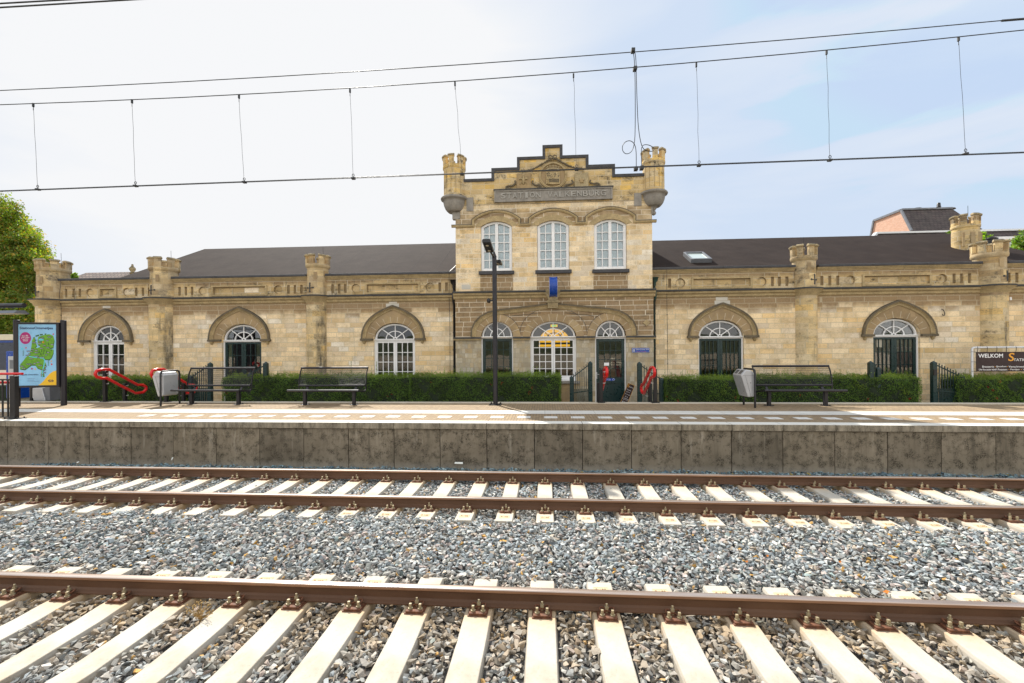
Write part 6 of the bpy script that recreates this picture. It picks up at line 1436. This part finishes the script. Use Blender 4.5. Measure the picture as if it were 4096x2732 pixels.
b = MB(); b.box(x0, x1, -.09, -.085, z0_, z1_); pst = b.build('poster', M['poster_blue'], cab)
def PP(l, m_, name, dy=0.0, par=pst): return MB().poly([Q(a, c, -.09) for a, c in l], -.0915-dy, -.0905-dy+.0005).build(name, M[m_], par)
PP([(570, 974), (846, 974), (842, 755), (800, 765), (745, 800), (700, 850), (650, 910), (610, 950)], 'yellow_ink', 'yellow_corner')
nl = [(575, 250), (650, 225), (735, 212), (795, 235), (812, 300), (800, 372), (795, 410), (745, 420), (760, 440), (800, 440), (798, 490), (770, 560), (735, 590), (665, 582), (662, 610), (690, 660), (668, 740), (640, 760), (660, 800), (662, 836), (612, 832), (620, 780), (628, 740), (560, 715), (530, 670), (470, 668), (440, 690), (400, 720), (372, 738), (300, 730), (305, 660), (350, 610), (385, 560), (430, 520), (460, 450), (472, 380), (480, 300), (520, 258), (530, 330), (552, 380), (520, 410), (560, 420), (600, 400), (600, 380), (565, 365), (562, 300)]
PP([(a+4, c+14) for a, c in nl], 'map_dark', 'map_shadow', .0004); PP(nl, 'map_green', 'map', .0016)
PP([(570, 300), (600, 280), (655, 290), (650, 305), (600, 308)], 'map_water', 'lake', .003); PP([(430, 548), (500, 560), (640, 575), (662, 600), (655, 660), (632, 760), (628, 860), (640, 860), (645, 760), (668, 660), (672, 590), (640, 562), (500, 548), (440, 538)], 'map_water', 'river', .003)
PP([(530, 232), (583, 216), (583, 240), (535, 252)], 'map_dark', 'island'); PP([(595, 210), (640, 208), (640, 226), (597, 232)], 'map_dark', 'island'); PP([(667, 204), (692, 200), (690, 218), (667, 220)], 'map_dark', 'island'); PP([(495, 262), (520, 252), (520, 270), (497, 288)], 'map_dark', 'island')
PP([(380+84*math.cos(a), 270+90*math.sin(a)) for a in np.linspace(0, 6.28, 33)[:-1]], 'magenta', 'round_badge')
def PT(s_, a0, a1, c0, c1, m_, name='lettering', bold=0, tilt=0, dy=.001): x0_, z1__ = Q(a0, c0, -.09); x1_, z0__ = Q(a1, c1, -.09); return text(s_, x0_, x1_, z0__, z1__, -.0915-dy, M[m_], name, pst, .0012, bold=bold, tilt=tilt)
PT('StationsOmmetjes', 293, 792, 100, 150, 'navy_ink', 'title', .02)
for s_, a0, a1, c0, c1 in (('Ruim 900', 330, 420, 225, 248), ('gratis routes', 318, 440, 250, 276), ('vanaf 315', 340, 422, 276, 296), ('stations!', 345, 418, 296, 318)): PT(s_, a0, a1, c0, c1, 'white_letter', tilt=R(2), dy=.002)
PT('reisjefit.nl/wandelen', 307, 574, 806, 832, 'navy_ink')
for s_, a1, c0 in (('1. Scan de QR-code', 525, 868), ('2. Kies een station', 518, 890), ('3. Veel plezier met wandelen!', 588, 910)): PT(s_, 403, a1, c0, c0+13, 'grey_ink')
names_ = [(627, 272, 'Leeuwarden', 66), (738, 255, 'Groningen', 56), (515, 338, 'Den Helder', 56), (600, 326, 'Sneek', 38), (593, 351, 'Heerenveen', 58), (712, 308, 'Assen', 36), (782, 366, 'Emmen', 42), (666, 383, 'Meppel', 46), (490, 440, 'Alkmaar', 44), (620, 424, 'Lelystad', 46), (716, 414, 'Zwolle', 46), (548, 454, 'Almere', 46), (446, 468, 'Amsterdam', 92), (545, 488, 'Hilversum', 54), (445, 507, 'Leiden', 38), (722, 484, 'Almelo', 40), (411, 528, 'Den Haag', 52), (541, 539, 'Driebergen', 80), (694, 521, 'Zutphen', 40), (577, 562, 'Tiel', 40), (642, 557, 'Arnhem', 46), (469, 579, 'Rotterdam', 56), (573, 634, 'Boxtel', 40), (521, 652, 'Tilburg', 42), (438, 660, 'Bergen op Zoom', 80), (605, 680, 'Eindhoven', 60), (682, 695, 'Venlo', 36), (327, 691, 'Middelburg', 62), (358, 722, 'Vlissingen', 58), (661, 741, 'Roermond', 54), (666, 787, 'Sittard', 44), (631, 819, 'Heerlen', 42)]
for a, c, nm, w0 in names_:
    P_ = PP([(a-w0/2, c-9), (a+w0/2, c-9), (a+w0/2, c+8), (a-w0/2, c+8)], 'navy_ink', 'place_tag', .004); PT(nm, a-w0/2+4, a+w0/2-4, c-5, c+5, 'white_letter', dy=.0065)
def flower(a, c, r_, m_):
    P_ = [(a+r_*(1 if i % 2 == 0 else .5)*math.cos(i*math.pi/5), c+r_*(1 if i % 2 == 0 else .5)*math.sin(i*math.pi/5)) for i in range(10)]; PP(P_, m_, 'flower', .001)
M['magenta2'] = M['red_paint']
for a, c, r_, m_ in ((330, 430, 26, 'map_water'), (389, 415, 14, 'red_paint'), (796, 212, 15, 'red_paint'), (477, 728, 19, 'magenta'), (525, 733, 14, 'orange_letter'), (768, 615, 14, 'orange_letter'), (772, 661, 18, 'red_paint'), (536, 302, 15, 'blue_enamel')): flower(a, c, r_, m_)
for a, c in ((648, 325), (650, 328)): PP([(a-18, c+14), (a, c-18), (a+18, c+14)], 'orange_letter', 'tent', .005)
for bx_, by_ in ((350, 510), (725, 660)):
    for k in range(5): PP([(bx_-14, by_+20-k*16), (bx_, by_+12-k*16), (bx_+14, by_+16-k*16), (bx_, by_+22-k*16)], 'map_dark', 'leaf_motif', .001)
# trees printed on the map
for a, c in ((590, 470), (625, 455), (612, 500), (650, 490), (660, 450), (725, 350), (700, 470), (768, 440)): PP([(a-8, c+22), (a, c-22), (a+8, c+22)], 'map_dark', 'printed_tree', .005)
# railway double arrow
def stroke(l, w0, m_, nm, dy=.002):
    b = MB(); pp = [Q(a, c, -.09) for a, c in l]; 
    for p, q in zip(pp, pp[1:]): b.bar((p[0], -.093-dy, p[1]), (q[0], -.093-dy, q[1]), w0, .002, up=(0, 1, 0))
    b.build(nm, M[m_], pst)
stroke([(742, 892), (722, 908), (742, 926), (752, 926)], .012, 'navy_ink', 'double_arrow'); stroke([(722, 908), (735, 895), (765, 895), (778, 908), (790, 908)], .012, 'navy_ink', 'double_arrow'); stroke([(780, 892), (802, 908), (782, 926)], .012, 'navy_ink', 'double_arrow'); stroke([(802, 908), (788, 922), (760, 922), (747, 908), (735, 908)], .012, 'navy_ink', 'double_arrow')

# ================================================================ RAILING, SHELTER, MACHINES at the left end
px_, py_ = atz(58, 1676, 0)
t = thing('railing', 'black railing with two red rails at the left edge of the platform', 'railing', (px_, py_, 0)); ztp = at(58, 1503, py_)[1]
b = MB(); b.box(px_-.065, px_+.065, py_-.05, py_+.05, .0, ztp); b.build('post', M['black_metal'], t, bevel=.01); b = MB(); b.box(px_-.2, px_+.2, py_-.1, py_+.1, 0.001, .02)
for i in (-1, 1):
    for j in (-1, 1): b.tube([(px_+i*.16, py_+j*.07, .02), (px_+i*.16, py_+j*.07, .05)], .014, 6)
b.build('foot_plate', M['black_metal'], t)
z_ = at(30, 1516, py_)[1]; b = MB(); b.box(px_-2.2, px_-.05, py_-.02, py_+.02, z_-.03, z_); b.build('top_rail', M['black_metal'], t); z_b = at(30, 1671, py_)[1]; b = MB(); b.box(px_-2.2, px_-.05, py_-.02, py_+.02, z_b, z_b+.03); b.build('bottom_rail', M['black_metal'], t)
for k in range(9): x = px_-.16-.135*k*1.0-.0; MB().tube([(x, py_, z_b+.02), (x, py_, z_-.02)], .018, 8).build('baluster', M['black_metal'], t)
for v in (1495, 1530): z_ = at(30, v, py_+.1)[1]; MB().tube([(px_-2.2, py_+.12, z_-.01), (px_+(.06 if v == 1495 else -.06), py_+.12, z_)], .028, 10).build('red_rail', M['red_paint'], t)
SYY = 15.6
def bxp(b, u0, u1, v0, v1, Y0, Y1, m=0): (x0, z1), (x1, z0) = at(u0, v0, Y0), at(u1, v1, Y0); b.box(x0, x1, Y0, Y1, z0, z1, m)
t = thing('shelter', 'low shelter with cream roof edge and blue band behind the map board', 'shelter', (at(-100, 1600, SYY)[0], SYY, GR))
b = MB(); bxp(b, -420, 64, 1342, 1360, SYY-.1, SYY+1.5); b.build('roof_edge', M['cream_plastic'], t, bevel=.01); b = MB(); bxp(b, -420, 60, 1361, 1370, SYY, SYY+1.4); b.build('blue_band', M['blue_enamel'], t); b = MB(); bxp(b, -420, 60, 1370.5, 1480, SYY+.02, SYY+.1); b.build('dark_panel', M['dark_panel'], t)
b = MB(); bxp(b, 54, 62, 1370, 1640, SYY-.06, SYY+.0); b.build('post', M['black_metal'], t)
b = MB(); bxp(b, -300, 210, 1545, 1640, SYY-.4, SYY+.3); b.build('plinth', M['hedge_core'], t)
TY = 13.9; t = thing('ticket_machine', 'ticket machine with blue surround and pale grey front', 'ticket machine', (at(42, 1600, TY)[0], TY, 0)); b = MB(); bxp(b, 23, 75, 1405, 1594, TY, TY+.5); b.build('housing', M['blue_enamel'], t, bevel=.02); b = MB(); bxp(b, 32, 70, 1425, 1593, TY-.02, TY+.0); b.build('front', M['steel_grey'], t, bevel=.006); b = MB(); bxp(b, 38, 62, 1440, 1475, TY-.025, TY-.02); b.build('screen', M['zinc'], t); b = MB(); bxp(b, 36, 72, 1594, 1622, TY+.05, TY+.4); b.build('foot', M['cream_plastic'], t)
CY = 13.5; t = thing('grey_cabinet', 'grey metal cabinet with a slanted side under the map board', 'cabinet', (at(160, 1617, CY)[0], CY, 0)); pp = [at(u, v, CY) for u, v in ((135, 1617), (181, 1617), (167, 1552), (129, 1552), (129, 1590))]; MB().poly([(p[0], max(p[1], 0)) for p in pp], CY, CY+.35).build('front', M['steel_grey'], t, bevel=.015); b = MB(); pp = [at(u, v, CY) for u, v in ((182, 1617), (196, 1617), (194, 1545), (168, 1552))]; b.poly([(p[0], max(p[1], 0)) for p in pp], CY+.03, CY+.35); b.build('side', M['zinc'], t, bevel=.01)
b = MB(); bxp(b, 117, 127, 1545, 1612, CY+.1, CY+.2); tag(b.build('bollard_post', M['black_metal'], bevel=.01), 'short black post left of the slanted grey cabinet', 'post')
b = MB(); bxp(b, 196, 204, 1545, 1612, CY+.1, CY+.2); tag(b.build('bollard_post', M['black_metal'], bevel=.01), 'short black post right of the slanted grey cabinet', 'post')
LY = 11.6; t = thing('platform_luminaire', 'black tube with a slim lamp under it reaching in from the left', 'lamp', (at(-400, 1222, LY)[0], LY, 0)); x0, z = at(-400, 1222, LY); x1, _ = at(97, 1222, LY); z = at(60, 1222, LY)[1]
b = MB(); b.tube([(x0, LY, z), (x1, LY, z)], .064, 16); b.build('tube', M['anthracite'], t); b = MB(); b.tube([(x0, LY, 0), (x0, LY, z+.1)], .08, 14); b.build('post', M['anthracite'], t)
zz0 = at(60, 1255, LY)[1]; xr = at(87, 1250, LY)[0]; prf = [(-.20, zz0), (-.10, zz0+.085), (.08, zz0+.10), (.20, zz0)]; V = [(x0+.3, LY+a, c) for a, c in prf] + [(xr, LY+a, c) for a, c in prf]; b = MB(); b.add(V, [(0, 1, 5, 4), (1, 2, 6, 5), (2, 3, 7, 6), (0, 3, 2, 1), (4, 5, 6, 7)]); b.build('lamp_housing', M['zinc'], t); b = MB(); b.box(x0+.32, xr-.01, LY-.18, LY+.18, zz0-.004, zz0+.004); b.build('diffuser', M['cream_plastic'], t)
b = MB(); b.tube(smooth([(x1-.9, LY-.05, z-.04), (x1-.6, LY-.07, z-.11), (x1-.4, LY-.07, z-.04), (x1-.2, LY-.06, z-.1)], 2), .006, 5); b.build('cable', M['wire_dark'], t)

# ================================================================ BANNER, A-BOARD, WALL SIGNS, CLOCK CASE
BY = 15.0
t = thing('banner', 'brown welcome banner tied in a pale pipe frame above the right hedge', 'banner', (at(3888, 1600, BY)[0], BY, GR)); x0, z = at(3888, 1390, BY); xe = at(4420, 1390, BY)[0]
b = MB(); b.tube([(x0, BY, GR), (x0, BY, z-.06), (x0+.02, BY, z-.02), (x0+.06, BY, z), (xe, BY, z), (xe, BY, GR)], .032, 10); b.build('pipe_frame', M['galvanised'], t)
xa, za = at(3904, 1408, BY); _, zb = at(3904, 1486, BY); xb = xe-.12; MB().box(xa, xb, BY-.006, BY+.006, zb, za).build('cloth', M['banner_brown'], t)
for k in range(14):
    x = xa+.03+k*.275; 
    if x > xb: break
    b = MB(); b.tube([(x, BY, z+.036), (x-.01, BY-.036, z), (x, BY-.02, (z+za)/2), (x, BY-.008, za-.02)], .007, 5); b.build('tie', M['black_metal'], t)
for v in (1407, 1447, 1485): z_ = at(3890, v, BY)[1]; MB().tube([(x0-.04, BY-.03, z_), (xa+.02, BY-.01, z_-.01)], .007, 5).build('tie', M['black_metal'], t)
def BT(s_, a0, a1, c0, c1, m_='white_letter', bold=.0, shear=0): (x0_, z1__), (x1_, z0__) = at(3880+a0*.1607, 1380+c0*.1607, BY), at(3880+a1*.1607, 1380+c1*.1607, BY); text(s_, x0_, x1_, z0__, z1__, BY-.007, M[m_], 'lettering', t, .002, bold=bold, font_shear=shear)
BT('WELKOM', 200, 815, 218, 315, bold=.02); BT('S', 942, 1098, 198, 400, 'orange_letter', .01, .1); BT('TATION', 1078, 1480, 335, 400)
for s_, a0, a1, c0, c1 in (('Brasserie', 300, 592, 515, 562), ('IJssalon', 648, 900, 515, 562), ('Verse', 956, 1132, 515, 562), ('broodjes', 1152, 1420, 515, 572), ('Uw', 216, 305, 590, 632), ('locatie', 322, 512, 588, 632), ('voor:', 530, 672, 594, 632), ('Feesten', 690, 920, 588, 632), ('Partijen', 1002, 1225, 588, 638), ('Vergaderingen', 1312, 1700, 588, 640)): BT(s_, a0, a1, c0, c1, bold=.008)
b = MB()
for a, c in ((620, 540), (929, 536), (962, 610), (1270, 608)): x_, z_ = at(3880+a*.1607, 1380+c*.1607, BY); MB().tube([(x_, BY-.007, z_), (x_, BY-.010, z_)], .011, 8).build('dot', M['orange_letter'], t)
AY = 15.45; AA, BB = Vector(at(2513, 1532, AY)), Vector(at(2537, 1537, AY)); ex2 = (BB-AA).normalized(); w2 = (BB-AA).length*1.15; dn = Vector((ex2.y, -ex2.x)); dn = dn if dn.y < 0 else -dn; dn = (Vector(at(2482, 1608, AY))-AA).normalized(); tl = math.atan2(-dn.x, -dn.y); H2 = (AA.y-GR-.02)/abs(dn.y)
t = thing('leaning_sign', 'narrow brown menu board leaning by the entrance door', 'sign', (AA.x, AY, GR)); ex2 = Vector((-dn.y, dn.x)) if -dn.y > 0 else Vector((dn.y, -dn.x))
def AQ(a, c): p = AA+ex2*a+dn*c; return (p.x, p.y)
b = MB(); b.poly([AQ(0, 0), AQ(w2, 0), AQ(w2, H2-.1), AQ(0, H2)], AY, AY+.012); bd = b.build('panel', M['banner_brown'], t); b = MB(); e = .008; b.poly([AQ(0, 0), AQ(w2, 0), AQ(w2, H2-.1), AQ(0, H2)], AY-.003, AY, 0, [[AQ(e, e), AQ(w2-e, e), AQ(w2-e, H2-.1-e), AQ(e, H2-e)]]); b.build('edge', M['orange_letter'], t)
for s_, c0, hh_, wf, m_ in (('S', .03, .10, .25, 'orange_letter'), ('TATION', .085, .035, .6, 'white_letter'), ('Brasserie', .19, .035, .62, 'white_letter'), ('IJssalon', .27, .035, .55, 'white_letter'), ('Verse broodjes', .35, .035, .8, 'white_letter'), ('Kiosk', .43, .035, .4, 'white_letter'), ('Uw locatie voor Feesten', .50, .025, .86, 'white_letter'), ('Partijen Vergaderingen', .545, .025, .86, 'white_letter'), ('Welkom', .62, .05, .7, 'white_letter')):
    cx_ = w2*(.22 if s_ == 'S' else .56 if s_ == 'TATION' else .5); p = AA+ex2*cx_+dn*(c0+hh_/2); text(s_, p.x-w2*wf/2, p.x+w2*wf/2, p.y-hh_/2, p.y+hh_/2, AY-.003, M[m_], 'lettering', t, .001, tilt=-math.atan2(-dn.x, -dn.y) if 0 else math.atan2(ex2.y, ex2.x))
(x0, z1), (x1, z0) = T_(2527, 1392), T_(2598, 1410)
t = thing('wall_sign', 'small blue hospitality award plate on the stones right of the entrance', 'sign', (x0, YT, z0)); MB().box(x0, x1, YT-.025, YT-.004, z0, z1).build('plate', M['blue_enamel'], t, bevel=.008)
b = MB(); b.poly(wallpoly(x0+.012, x1-.012, z0+.012, z1-.012), YT-.0265, YT-.025, 0, [wallpoly(x0+.018, x1-.018, z0+.018, z1-.018)]); b.build('border', M['white_letter'], t)
text('Gastvrij station 2016', x0+.135, x1-.03, (z0+z1)/2-.005, z1-.035, YT-.0255, M['white_letter'], 'lettering', t, .002); text('reizigersvereniging', x0+.17, x1-.12, z0+.028, z0+.045, YT-.0255, M['red_paint'], 'lettering', t, .002)
for dx in (.05, .09): b = MB(); b.lathe([(.004, 0), (.012, .03), (.008, .06), (.011, .075), (.004, .09)], (x0+dx, YT-.028, z0+.03), 8); b.build('figure', M['white_letter'], t)
YK = YT-.62; (x0, zt_), (x1, zb_) = at(2197.5, 1107, YK), at(2228.5, 1188, YK); rr = (zt_-zb_)/2; cc = ((x0+x1)/2, YK, (zt_+zb_)/2)
t = thing('clock', 'bright blue round clock case seen edge on above the dated keystone', 'clock', cc)
def disc_x(b, xa, xb, r, c): b.tube([(xa, c[1], c[2]), (xb, c[1], c[2])], r, 40)
b = MB(); disc_x(b, x0+.012, x1-.012, rr-.012, cc); b.build('case', M['blue_enamel'], t)
for xa, xb in ((x0, x0+.035), (x1-.035, x1)): b = MB(); disc_x(b, xa, xb, rr, cc); b.build('rim', M['blue_enamel'], t, bevel=.004)
for xa, sg in ((x0-.004, -1), (x1+.004, 1)): b = MB(); disc_x(b, xa-.002, xa+.002, rr-.05, cc); b.build('dial', M['white_letter'], t)
b = MB(); b.box(cc[0]-.05, cc[0]+.05, YK+rr*.8, YT+.02, cc[2]-.04, cc[2]+.04); b.build('bracket', M['blue_enamel'], t)

# ================================================================ TREES
def tree(name_label, Y, blobs, n, size, base, alt, pa, trunk=None, depth=1.0, group=None):
    """blobs: (u, v, radius in photo pixels); leaves gathered on many small sprays inside each crown lobe"""
    global rng; rng = np.random.default_rng(int(Y*10)+len(blobs))
    k = Y/FPX; P = []; wts = np.array([b_[2]**2 for b_ in blobs], float); wts /= wts.sum()
    yj = [Y+rng.uniform(-1, 1)*depth for _ in blobs]; cs = [(at(u, v, q)[0], q, at(u, v, q)[1], r*k*1.03) for (u, v, r), q in zip(blobs, yj)]
    for (x, y, z, r), w_ in zip(cs, wts):
        m_ = int(n*w_); ns_ = max(14, int(m_/34)); d = rng.normal(size=(ns_, 3)); d /= np.linalg.norm(d, axis=1)[:, None]; rad = r*rng.uniform(.12, .95, ns_)**.5
        sc = np.array([x, y, z]) + d*rad[:, None]*np.array([1, .9, .95]); idx = rng.integers(0, ns_, m_); q = np.clip(rng.normal(0, 1, (m_, 3)), -1.8, 1.8)*np.array([.36, .36, .22])*r**.55*.42; P.append(sc[idx]+q)
    P = np.concatenate(P); x0 = cs[0][0]
    t = thing('tree', name_label, 'tree', (trunk[0] if trunk else x0, Y, GR), group)
    T = tints(len(P), base, .3, alt, pa); f = np.sin(P[:, 0]*1.7+P[:, 2]*1.3)+np.sin(P[:, 0]*.9-P[:, 2]*2.1); T *= (1+.15*f)[:, None]
    leaves('crown', P, size, T, t)
    if trunk:
        b = MB(); tx, th, tr = trunk; b.tube([(tx, Y, GR-.2), (tx+.1, Y, GR+th*.4), (tx-.05, Y, GR+th)], [tr, tr*.8, tr*.55], 10)
        for (x, y, z, r) in cs: b.tube([(tx-.02, Y, GR+th*.7), ((tx+x)/2, (Y+y)/2, (GR+th+z)/2-.4), (x, y, z-.2*r), (x+.3*r, y, z+.5*r)], [tr*.28, tr*.15, tr*.07, .012], 6)
        b.build('trunk', M['bark'], t)
tree('large chestnut tree with browning crown at the left edge behind the shelter', 27, [(-140, 880, 150), (-20, 850, 95), (35, 930, 95), (95, 990, 85), (140, 1030, 62), (-60, 1050, 150), (70, 1060, 95), (150, 1040, 45), (150, 1100, 42), (-20, 1200, 140), (90, 1230, 90), (110, 1150, 70), (20, 1330, 110), (-150, 1250, 170), (110, 1330, 70), (30, 1110, 90), (100, 1130, 75), (60, 1200, 90), (110, 1270, 70)], 125000, .155, (.15, .225, .035), (.38, .26, .05), .15, (-32.5, 7.5, .38), 1.8)
tree('small bright green tree just right of the left end turret', 31, [(262, 1118, 26), (295, 1106, 16), (240, 1130, 22), (275, 1140, 22)], 2600, .16, (.14, .24, .03), None, 0, (at(270, 1100, 31)[0], 4.5, .12), .5)
tree('bright green tree behind the right roof between turret and flue', 34, [(3925, 958, 24), (3950, 966, 16), (3808, 934, 13), (3820, 950, 16), (3900, 1000, 50)], 5200, .17, (.15, .26, .03), None, 0, (at(3880, 1000, 34)[0], 6, .15), .8)
tree('bright green tree at the right edge behind the right roof', 30, [(4085, 985, 38), (4150, 960, 60), (4052, 1003, 18), (4110, 1040, 50)], 5600, .16, (.13, .24, .03), (.3, .3, .05), .1, (at(4120, 1000, 30)[0], 6, .15), .8)

# ================================================================ BACKGROUND BUILDINGS
FB = 45.0; Xg = at(3648, 923, FB)[0]
t = thing('apartment_building', 'apartment block with orange brick gable and dark tiled mansard roof behind the station', 'building', (Xg, FB, GR))
g4 = [on_x(u, v, Xg) for u, v in ((3648, 923), (3606, 840), (3497, 882), (3478, 939))]
X2 = at(3930, 928, FB)[0]; Xm = at(3768, 835, g4[1][0])[0]; zA = g4[0][1]; 
V = [(Xg, g4[0][0], zA), (Xg, g4[1][0], g4[1][1]), (Xg, g4[2][0], g4[1][1]), (Xg, g4[3][0], zA), (Xg, g4[3][0], GR), (Xg, g4[0][0], GR)]
MB().add(V, [tuple(range(6))]).build('gable_wall', M['orange_brick'], t)
b = MB(); b.add([(Xg, g4[0][0], zA), (X2, g4[0][0], zA), (X2-1.6, g4[1][0], g4[1][1]), (Xg, g4[1][0], g4[1][1]), (X2-1.6, g4[2][0], g4[1][1]), (Xg, g4[2][0], g4[1][1]), (X2, g4[3][0], zA), (Xg, g4[3][0], zA)], [(0, 1, 2, 3), (3, 2, 4, 5), (1, 6, 4, 2), (5, 4, 6, 7)]); b.build('roof', M['dark_tiles'], t)
b = MB(); e = .22
pl_ = [(Xg, g4[0][0], zA), (Xg, g4[1][0], g4[1][1]), (Xg, g4[2][0], g4[1][1]), (Xg, g4[3][0], zA)]
for p, q in zip(pl_, pl_[1:]): b.bar((p[0]-.05, p[1], p[2]), (q[0]-.05, q[1], q[2]), .14, .2)
b.bar((Xg, g4[1][0]-.05, g4[1][1]+.05), (X2-1.6, g4[1][0]-.05, g4[1][1]+.05), .15); b.build('barge_board', M['zinc'], t)
b = MB(); zL = at(3700, 931, FB-1.5)[1]; xl = at(3514, 928, FB-1.5)[0]; b.add([(xl-3, FB-3.2, zL-2.6), (xl+60, FB-3.2, zL-2.6), (xl+60, FB-1.5, zL), (xl, FB-1.5, zL), (xl-.5, FB+8, zL)], [(0, 1, 2, 3), (0, 3, 4)]); b.build('lower_roof', M['dark_tiles'], t, label='lower tiled mansard band')
b = MB(); b.bar((xl-.2, FB-1.55, zL+.06), (xl+60, FB-1.55, zL+.06), .22, .16); b.bar((xl-.2, FB-1.5, zL+.06), (xl-3.2, FB-3.1, zL-2.5), .3, .2); b.build('white_edge', M['galvanised'], t)
b = MB(); b.box(xl-3, xl+60, FB-3.0, FB+8, GR, zL-2.6); b.build('wall', M['orange_brick'], t)
YD = FB-3.4
for (u0, u1, v0, v1) in ((3977, 4085, 947, 985), (3905, 3932, 948, 985)):
    (x0, z1), (x1, z0) = at(u0, v0, YD), at(u1, v1, YD); b = MB(); b.box(x0, x1, YD, YD+2.4, z0, z1); D_ = b.build('dormer', M['white_paint'], t); MB().box(x0+.35, x1-.35, YD-.03, YD, z0+.2, z1-.28).build('pane', M['sky_pane'], D_)
x, z = at(3755, 833, g4[1][0]+1); b = MB(); b.lathe([(.16, -.3), (.16, .1), (.2, .13), (.14, .18), (.17, .3), (.13, .35), (.15, .48), (.06, .55)], (x, g4[1][0]+1, z), 12); b.build('chimney_pipe', M['tar'], t)
for u in (3663, 3797): x, z = at(u, 838, g4[1][0]+2); b = MB(); b.lathe([(.25, -.4), (.25, -.05), (.5, .0), (.45, .08), (.1, .12)], (x, g4[1][0]+2, z), 16); b.build('roof_vent', M['ledge_dark'], t)
FL = 36.0; (x0, ztp), (x1, _) = at(345, 1091, FL), at(540, 1091, FL); t = thing('distant_house', 'house with a brown tiled roof showing behind the left parapet', 'building', ((x0+x1)/2, FL, GR))
b = MB(); b.add([(x0-.8, FL-2, ztp-1.3), (x1+3, FL-2, ztp-1.3), (x1+3, FL, ztp), (x0, FL, ztp), (x0-.8, FL+3, ztp-1.3), (x1+3, FL+3, ztp-1.3)], [(0, 1, 2, 3), (0, 3, 4), (3, 2, 5, 4)]); b.build('roof', M['brown_tiles'], t); b = MB(); b.box(x0-.6, x1+2.8, FL-1.8, FL+2.8, GR, ztp-1.3); b.build('wall', M['orange_brick'], t)
x, z = at(530, 1100, FL-3); b = MB(); b.lathe([(.16, -.6), (.16, .1), (.24, .14), (.1, .22), (.2, .38), (.22, .5), (.12, .64), (.06, .7), (.09, .78), (.02, .84)], (x, FL-3, z), 14); b.build('finial', M['carved_stone'], t)
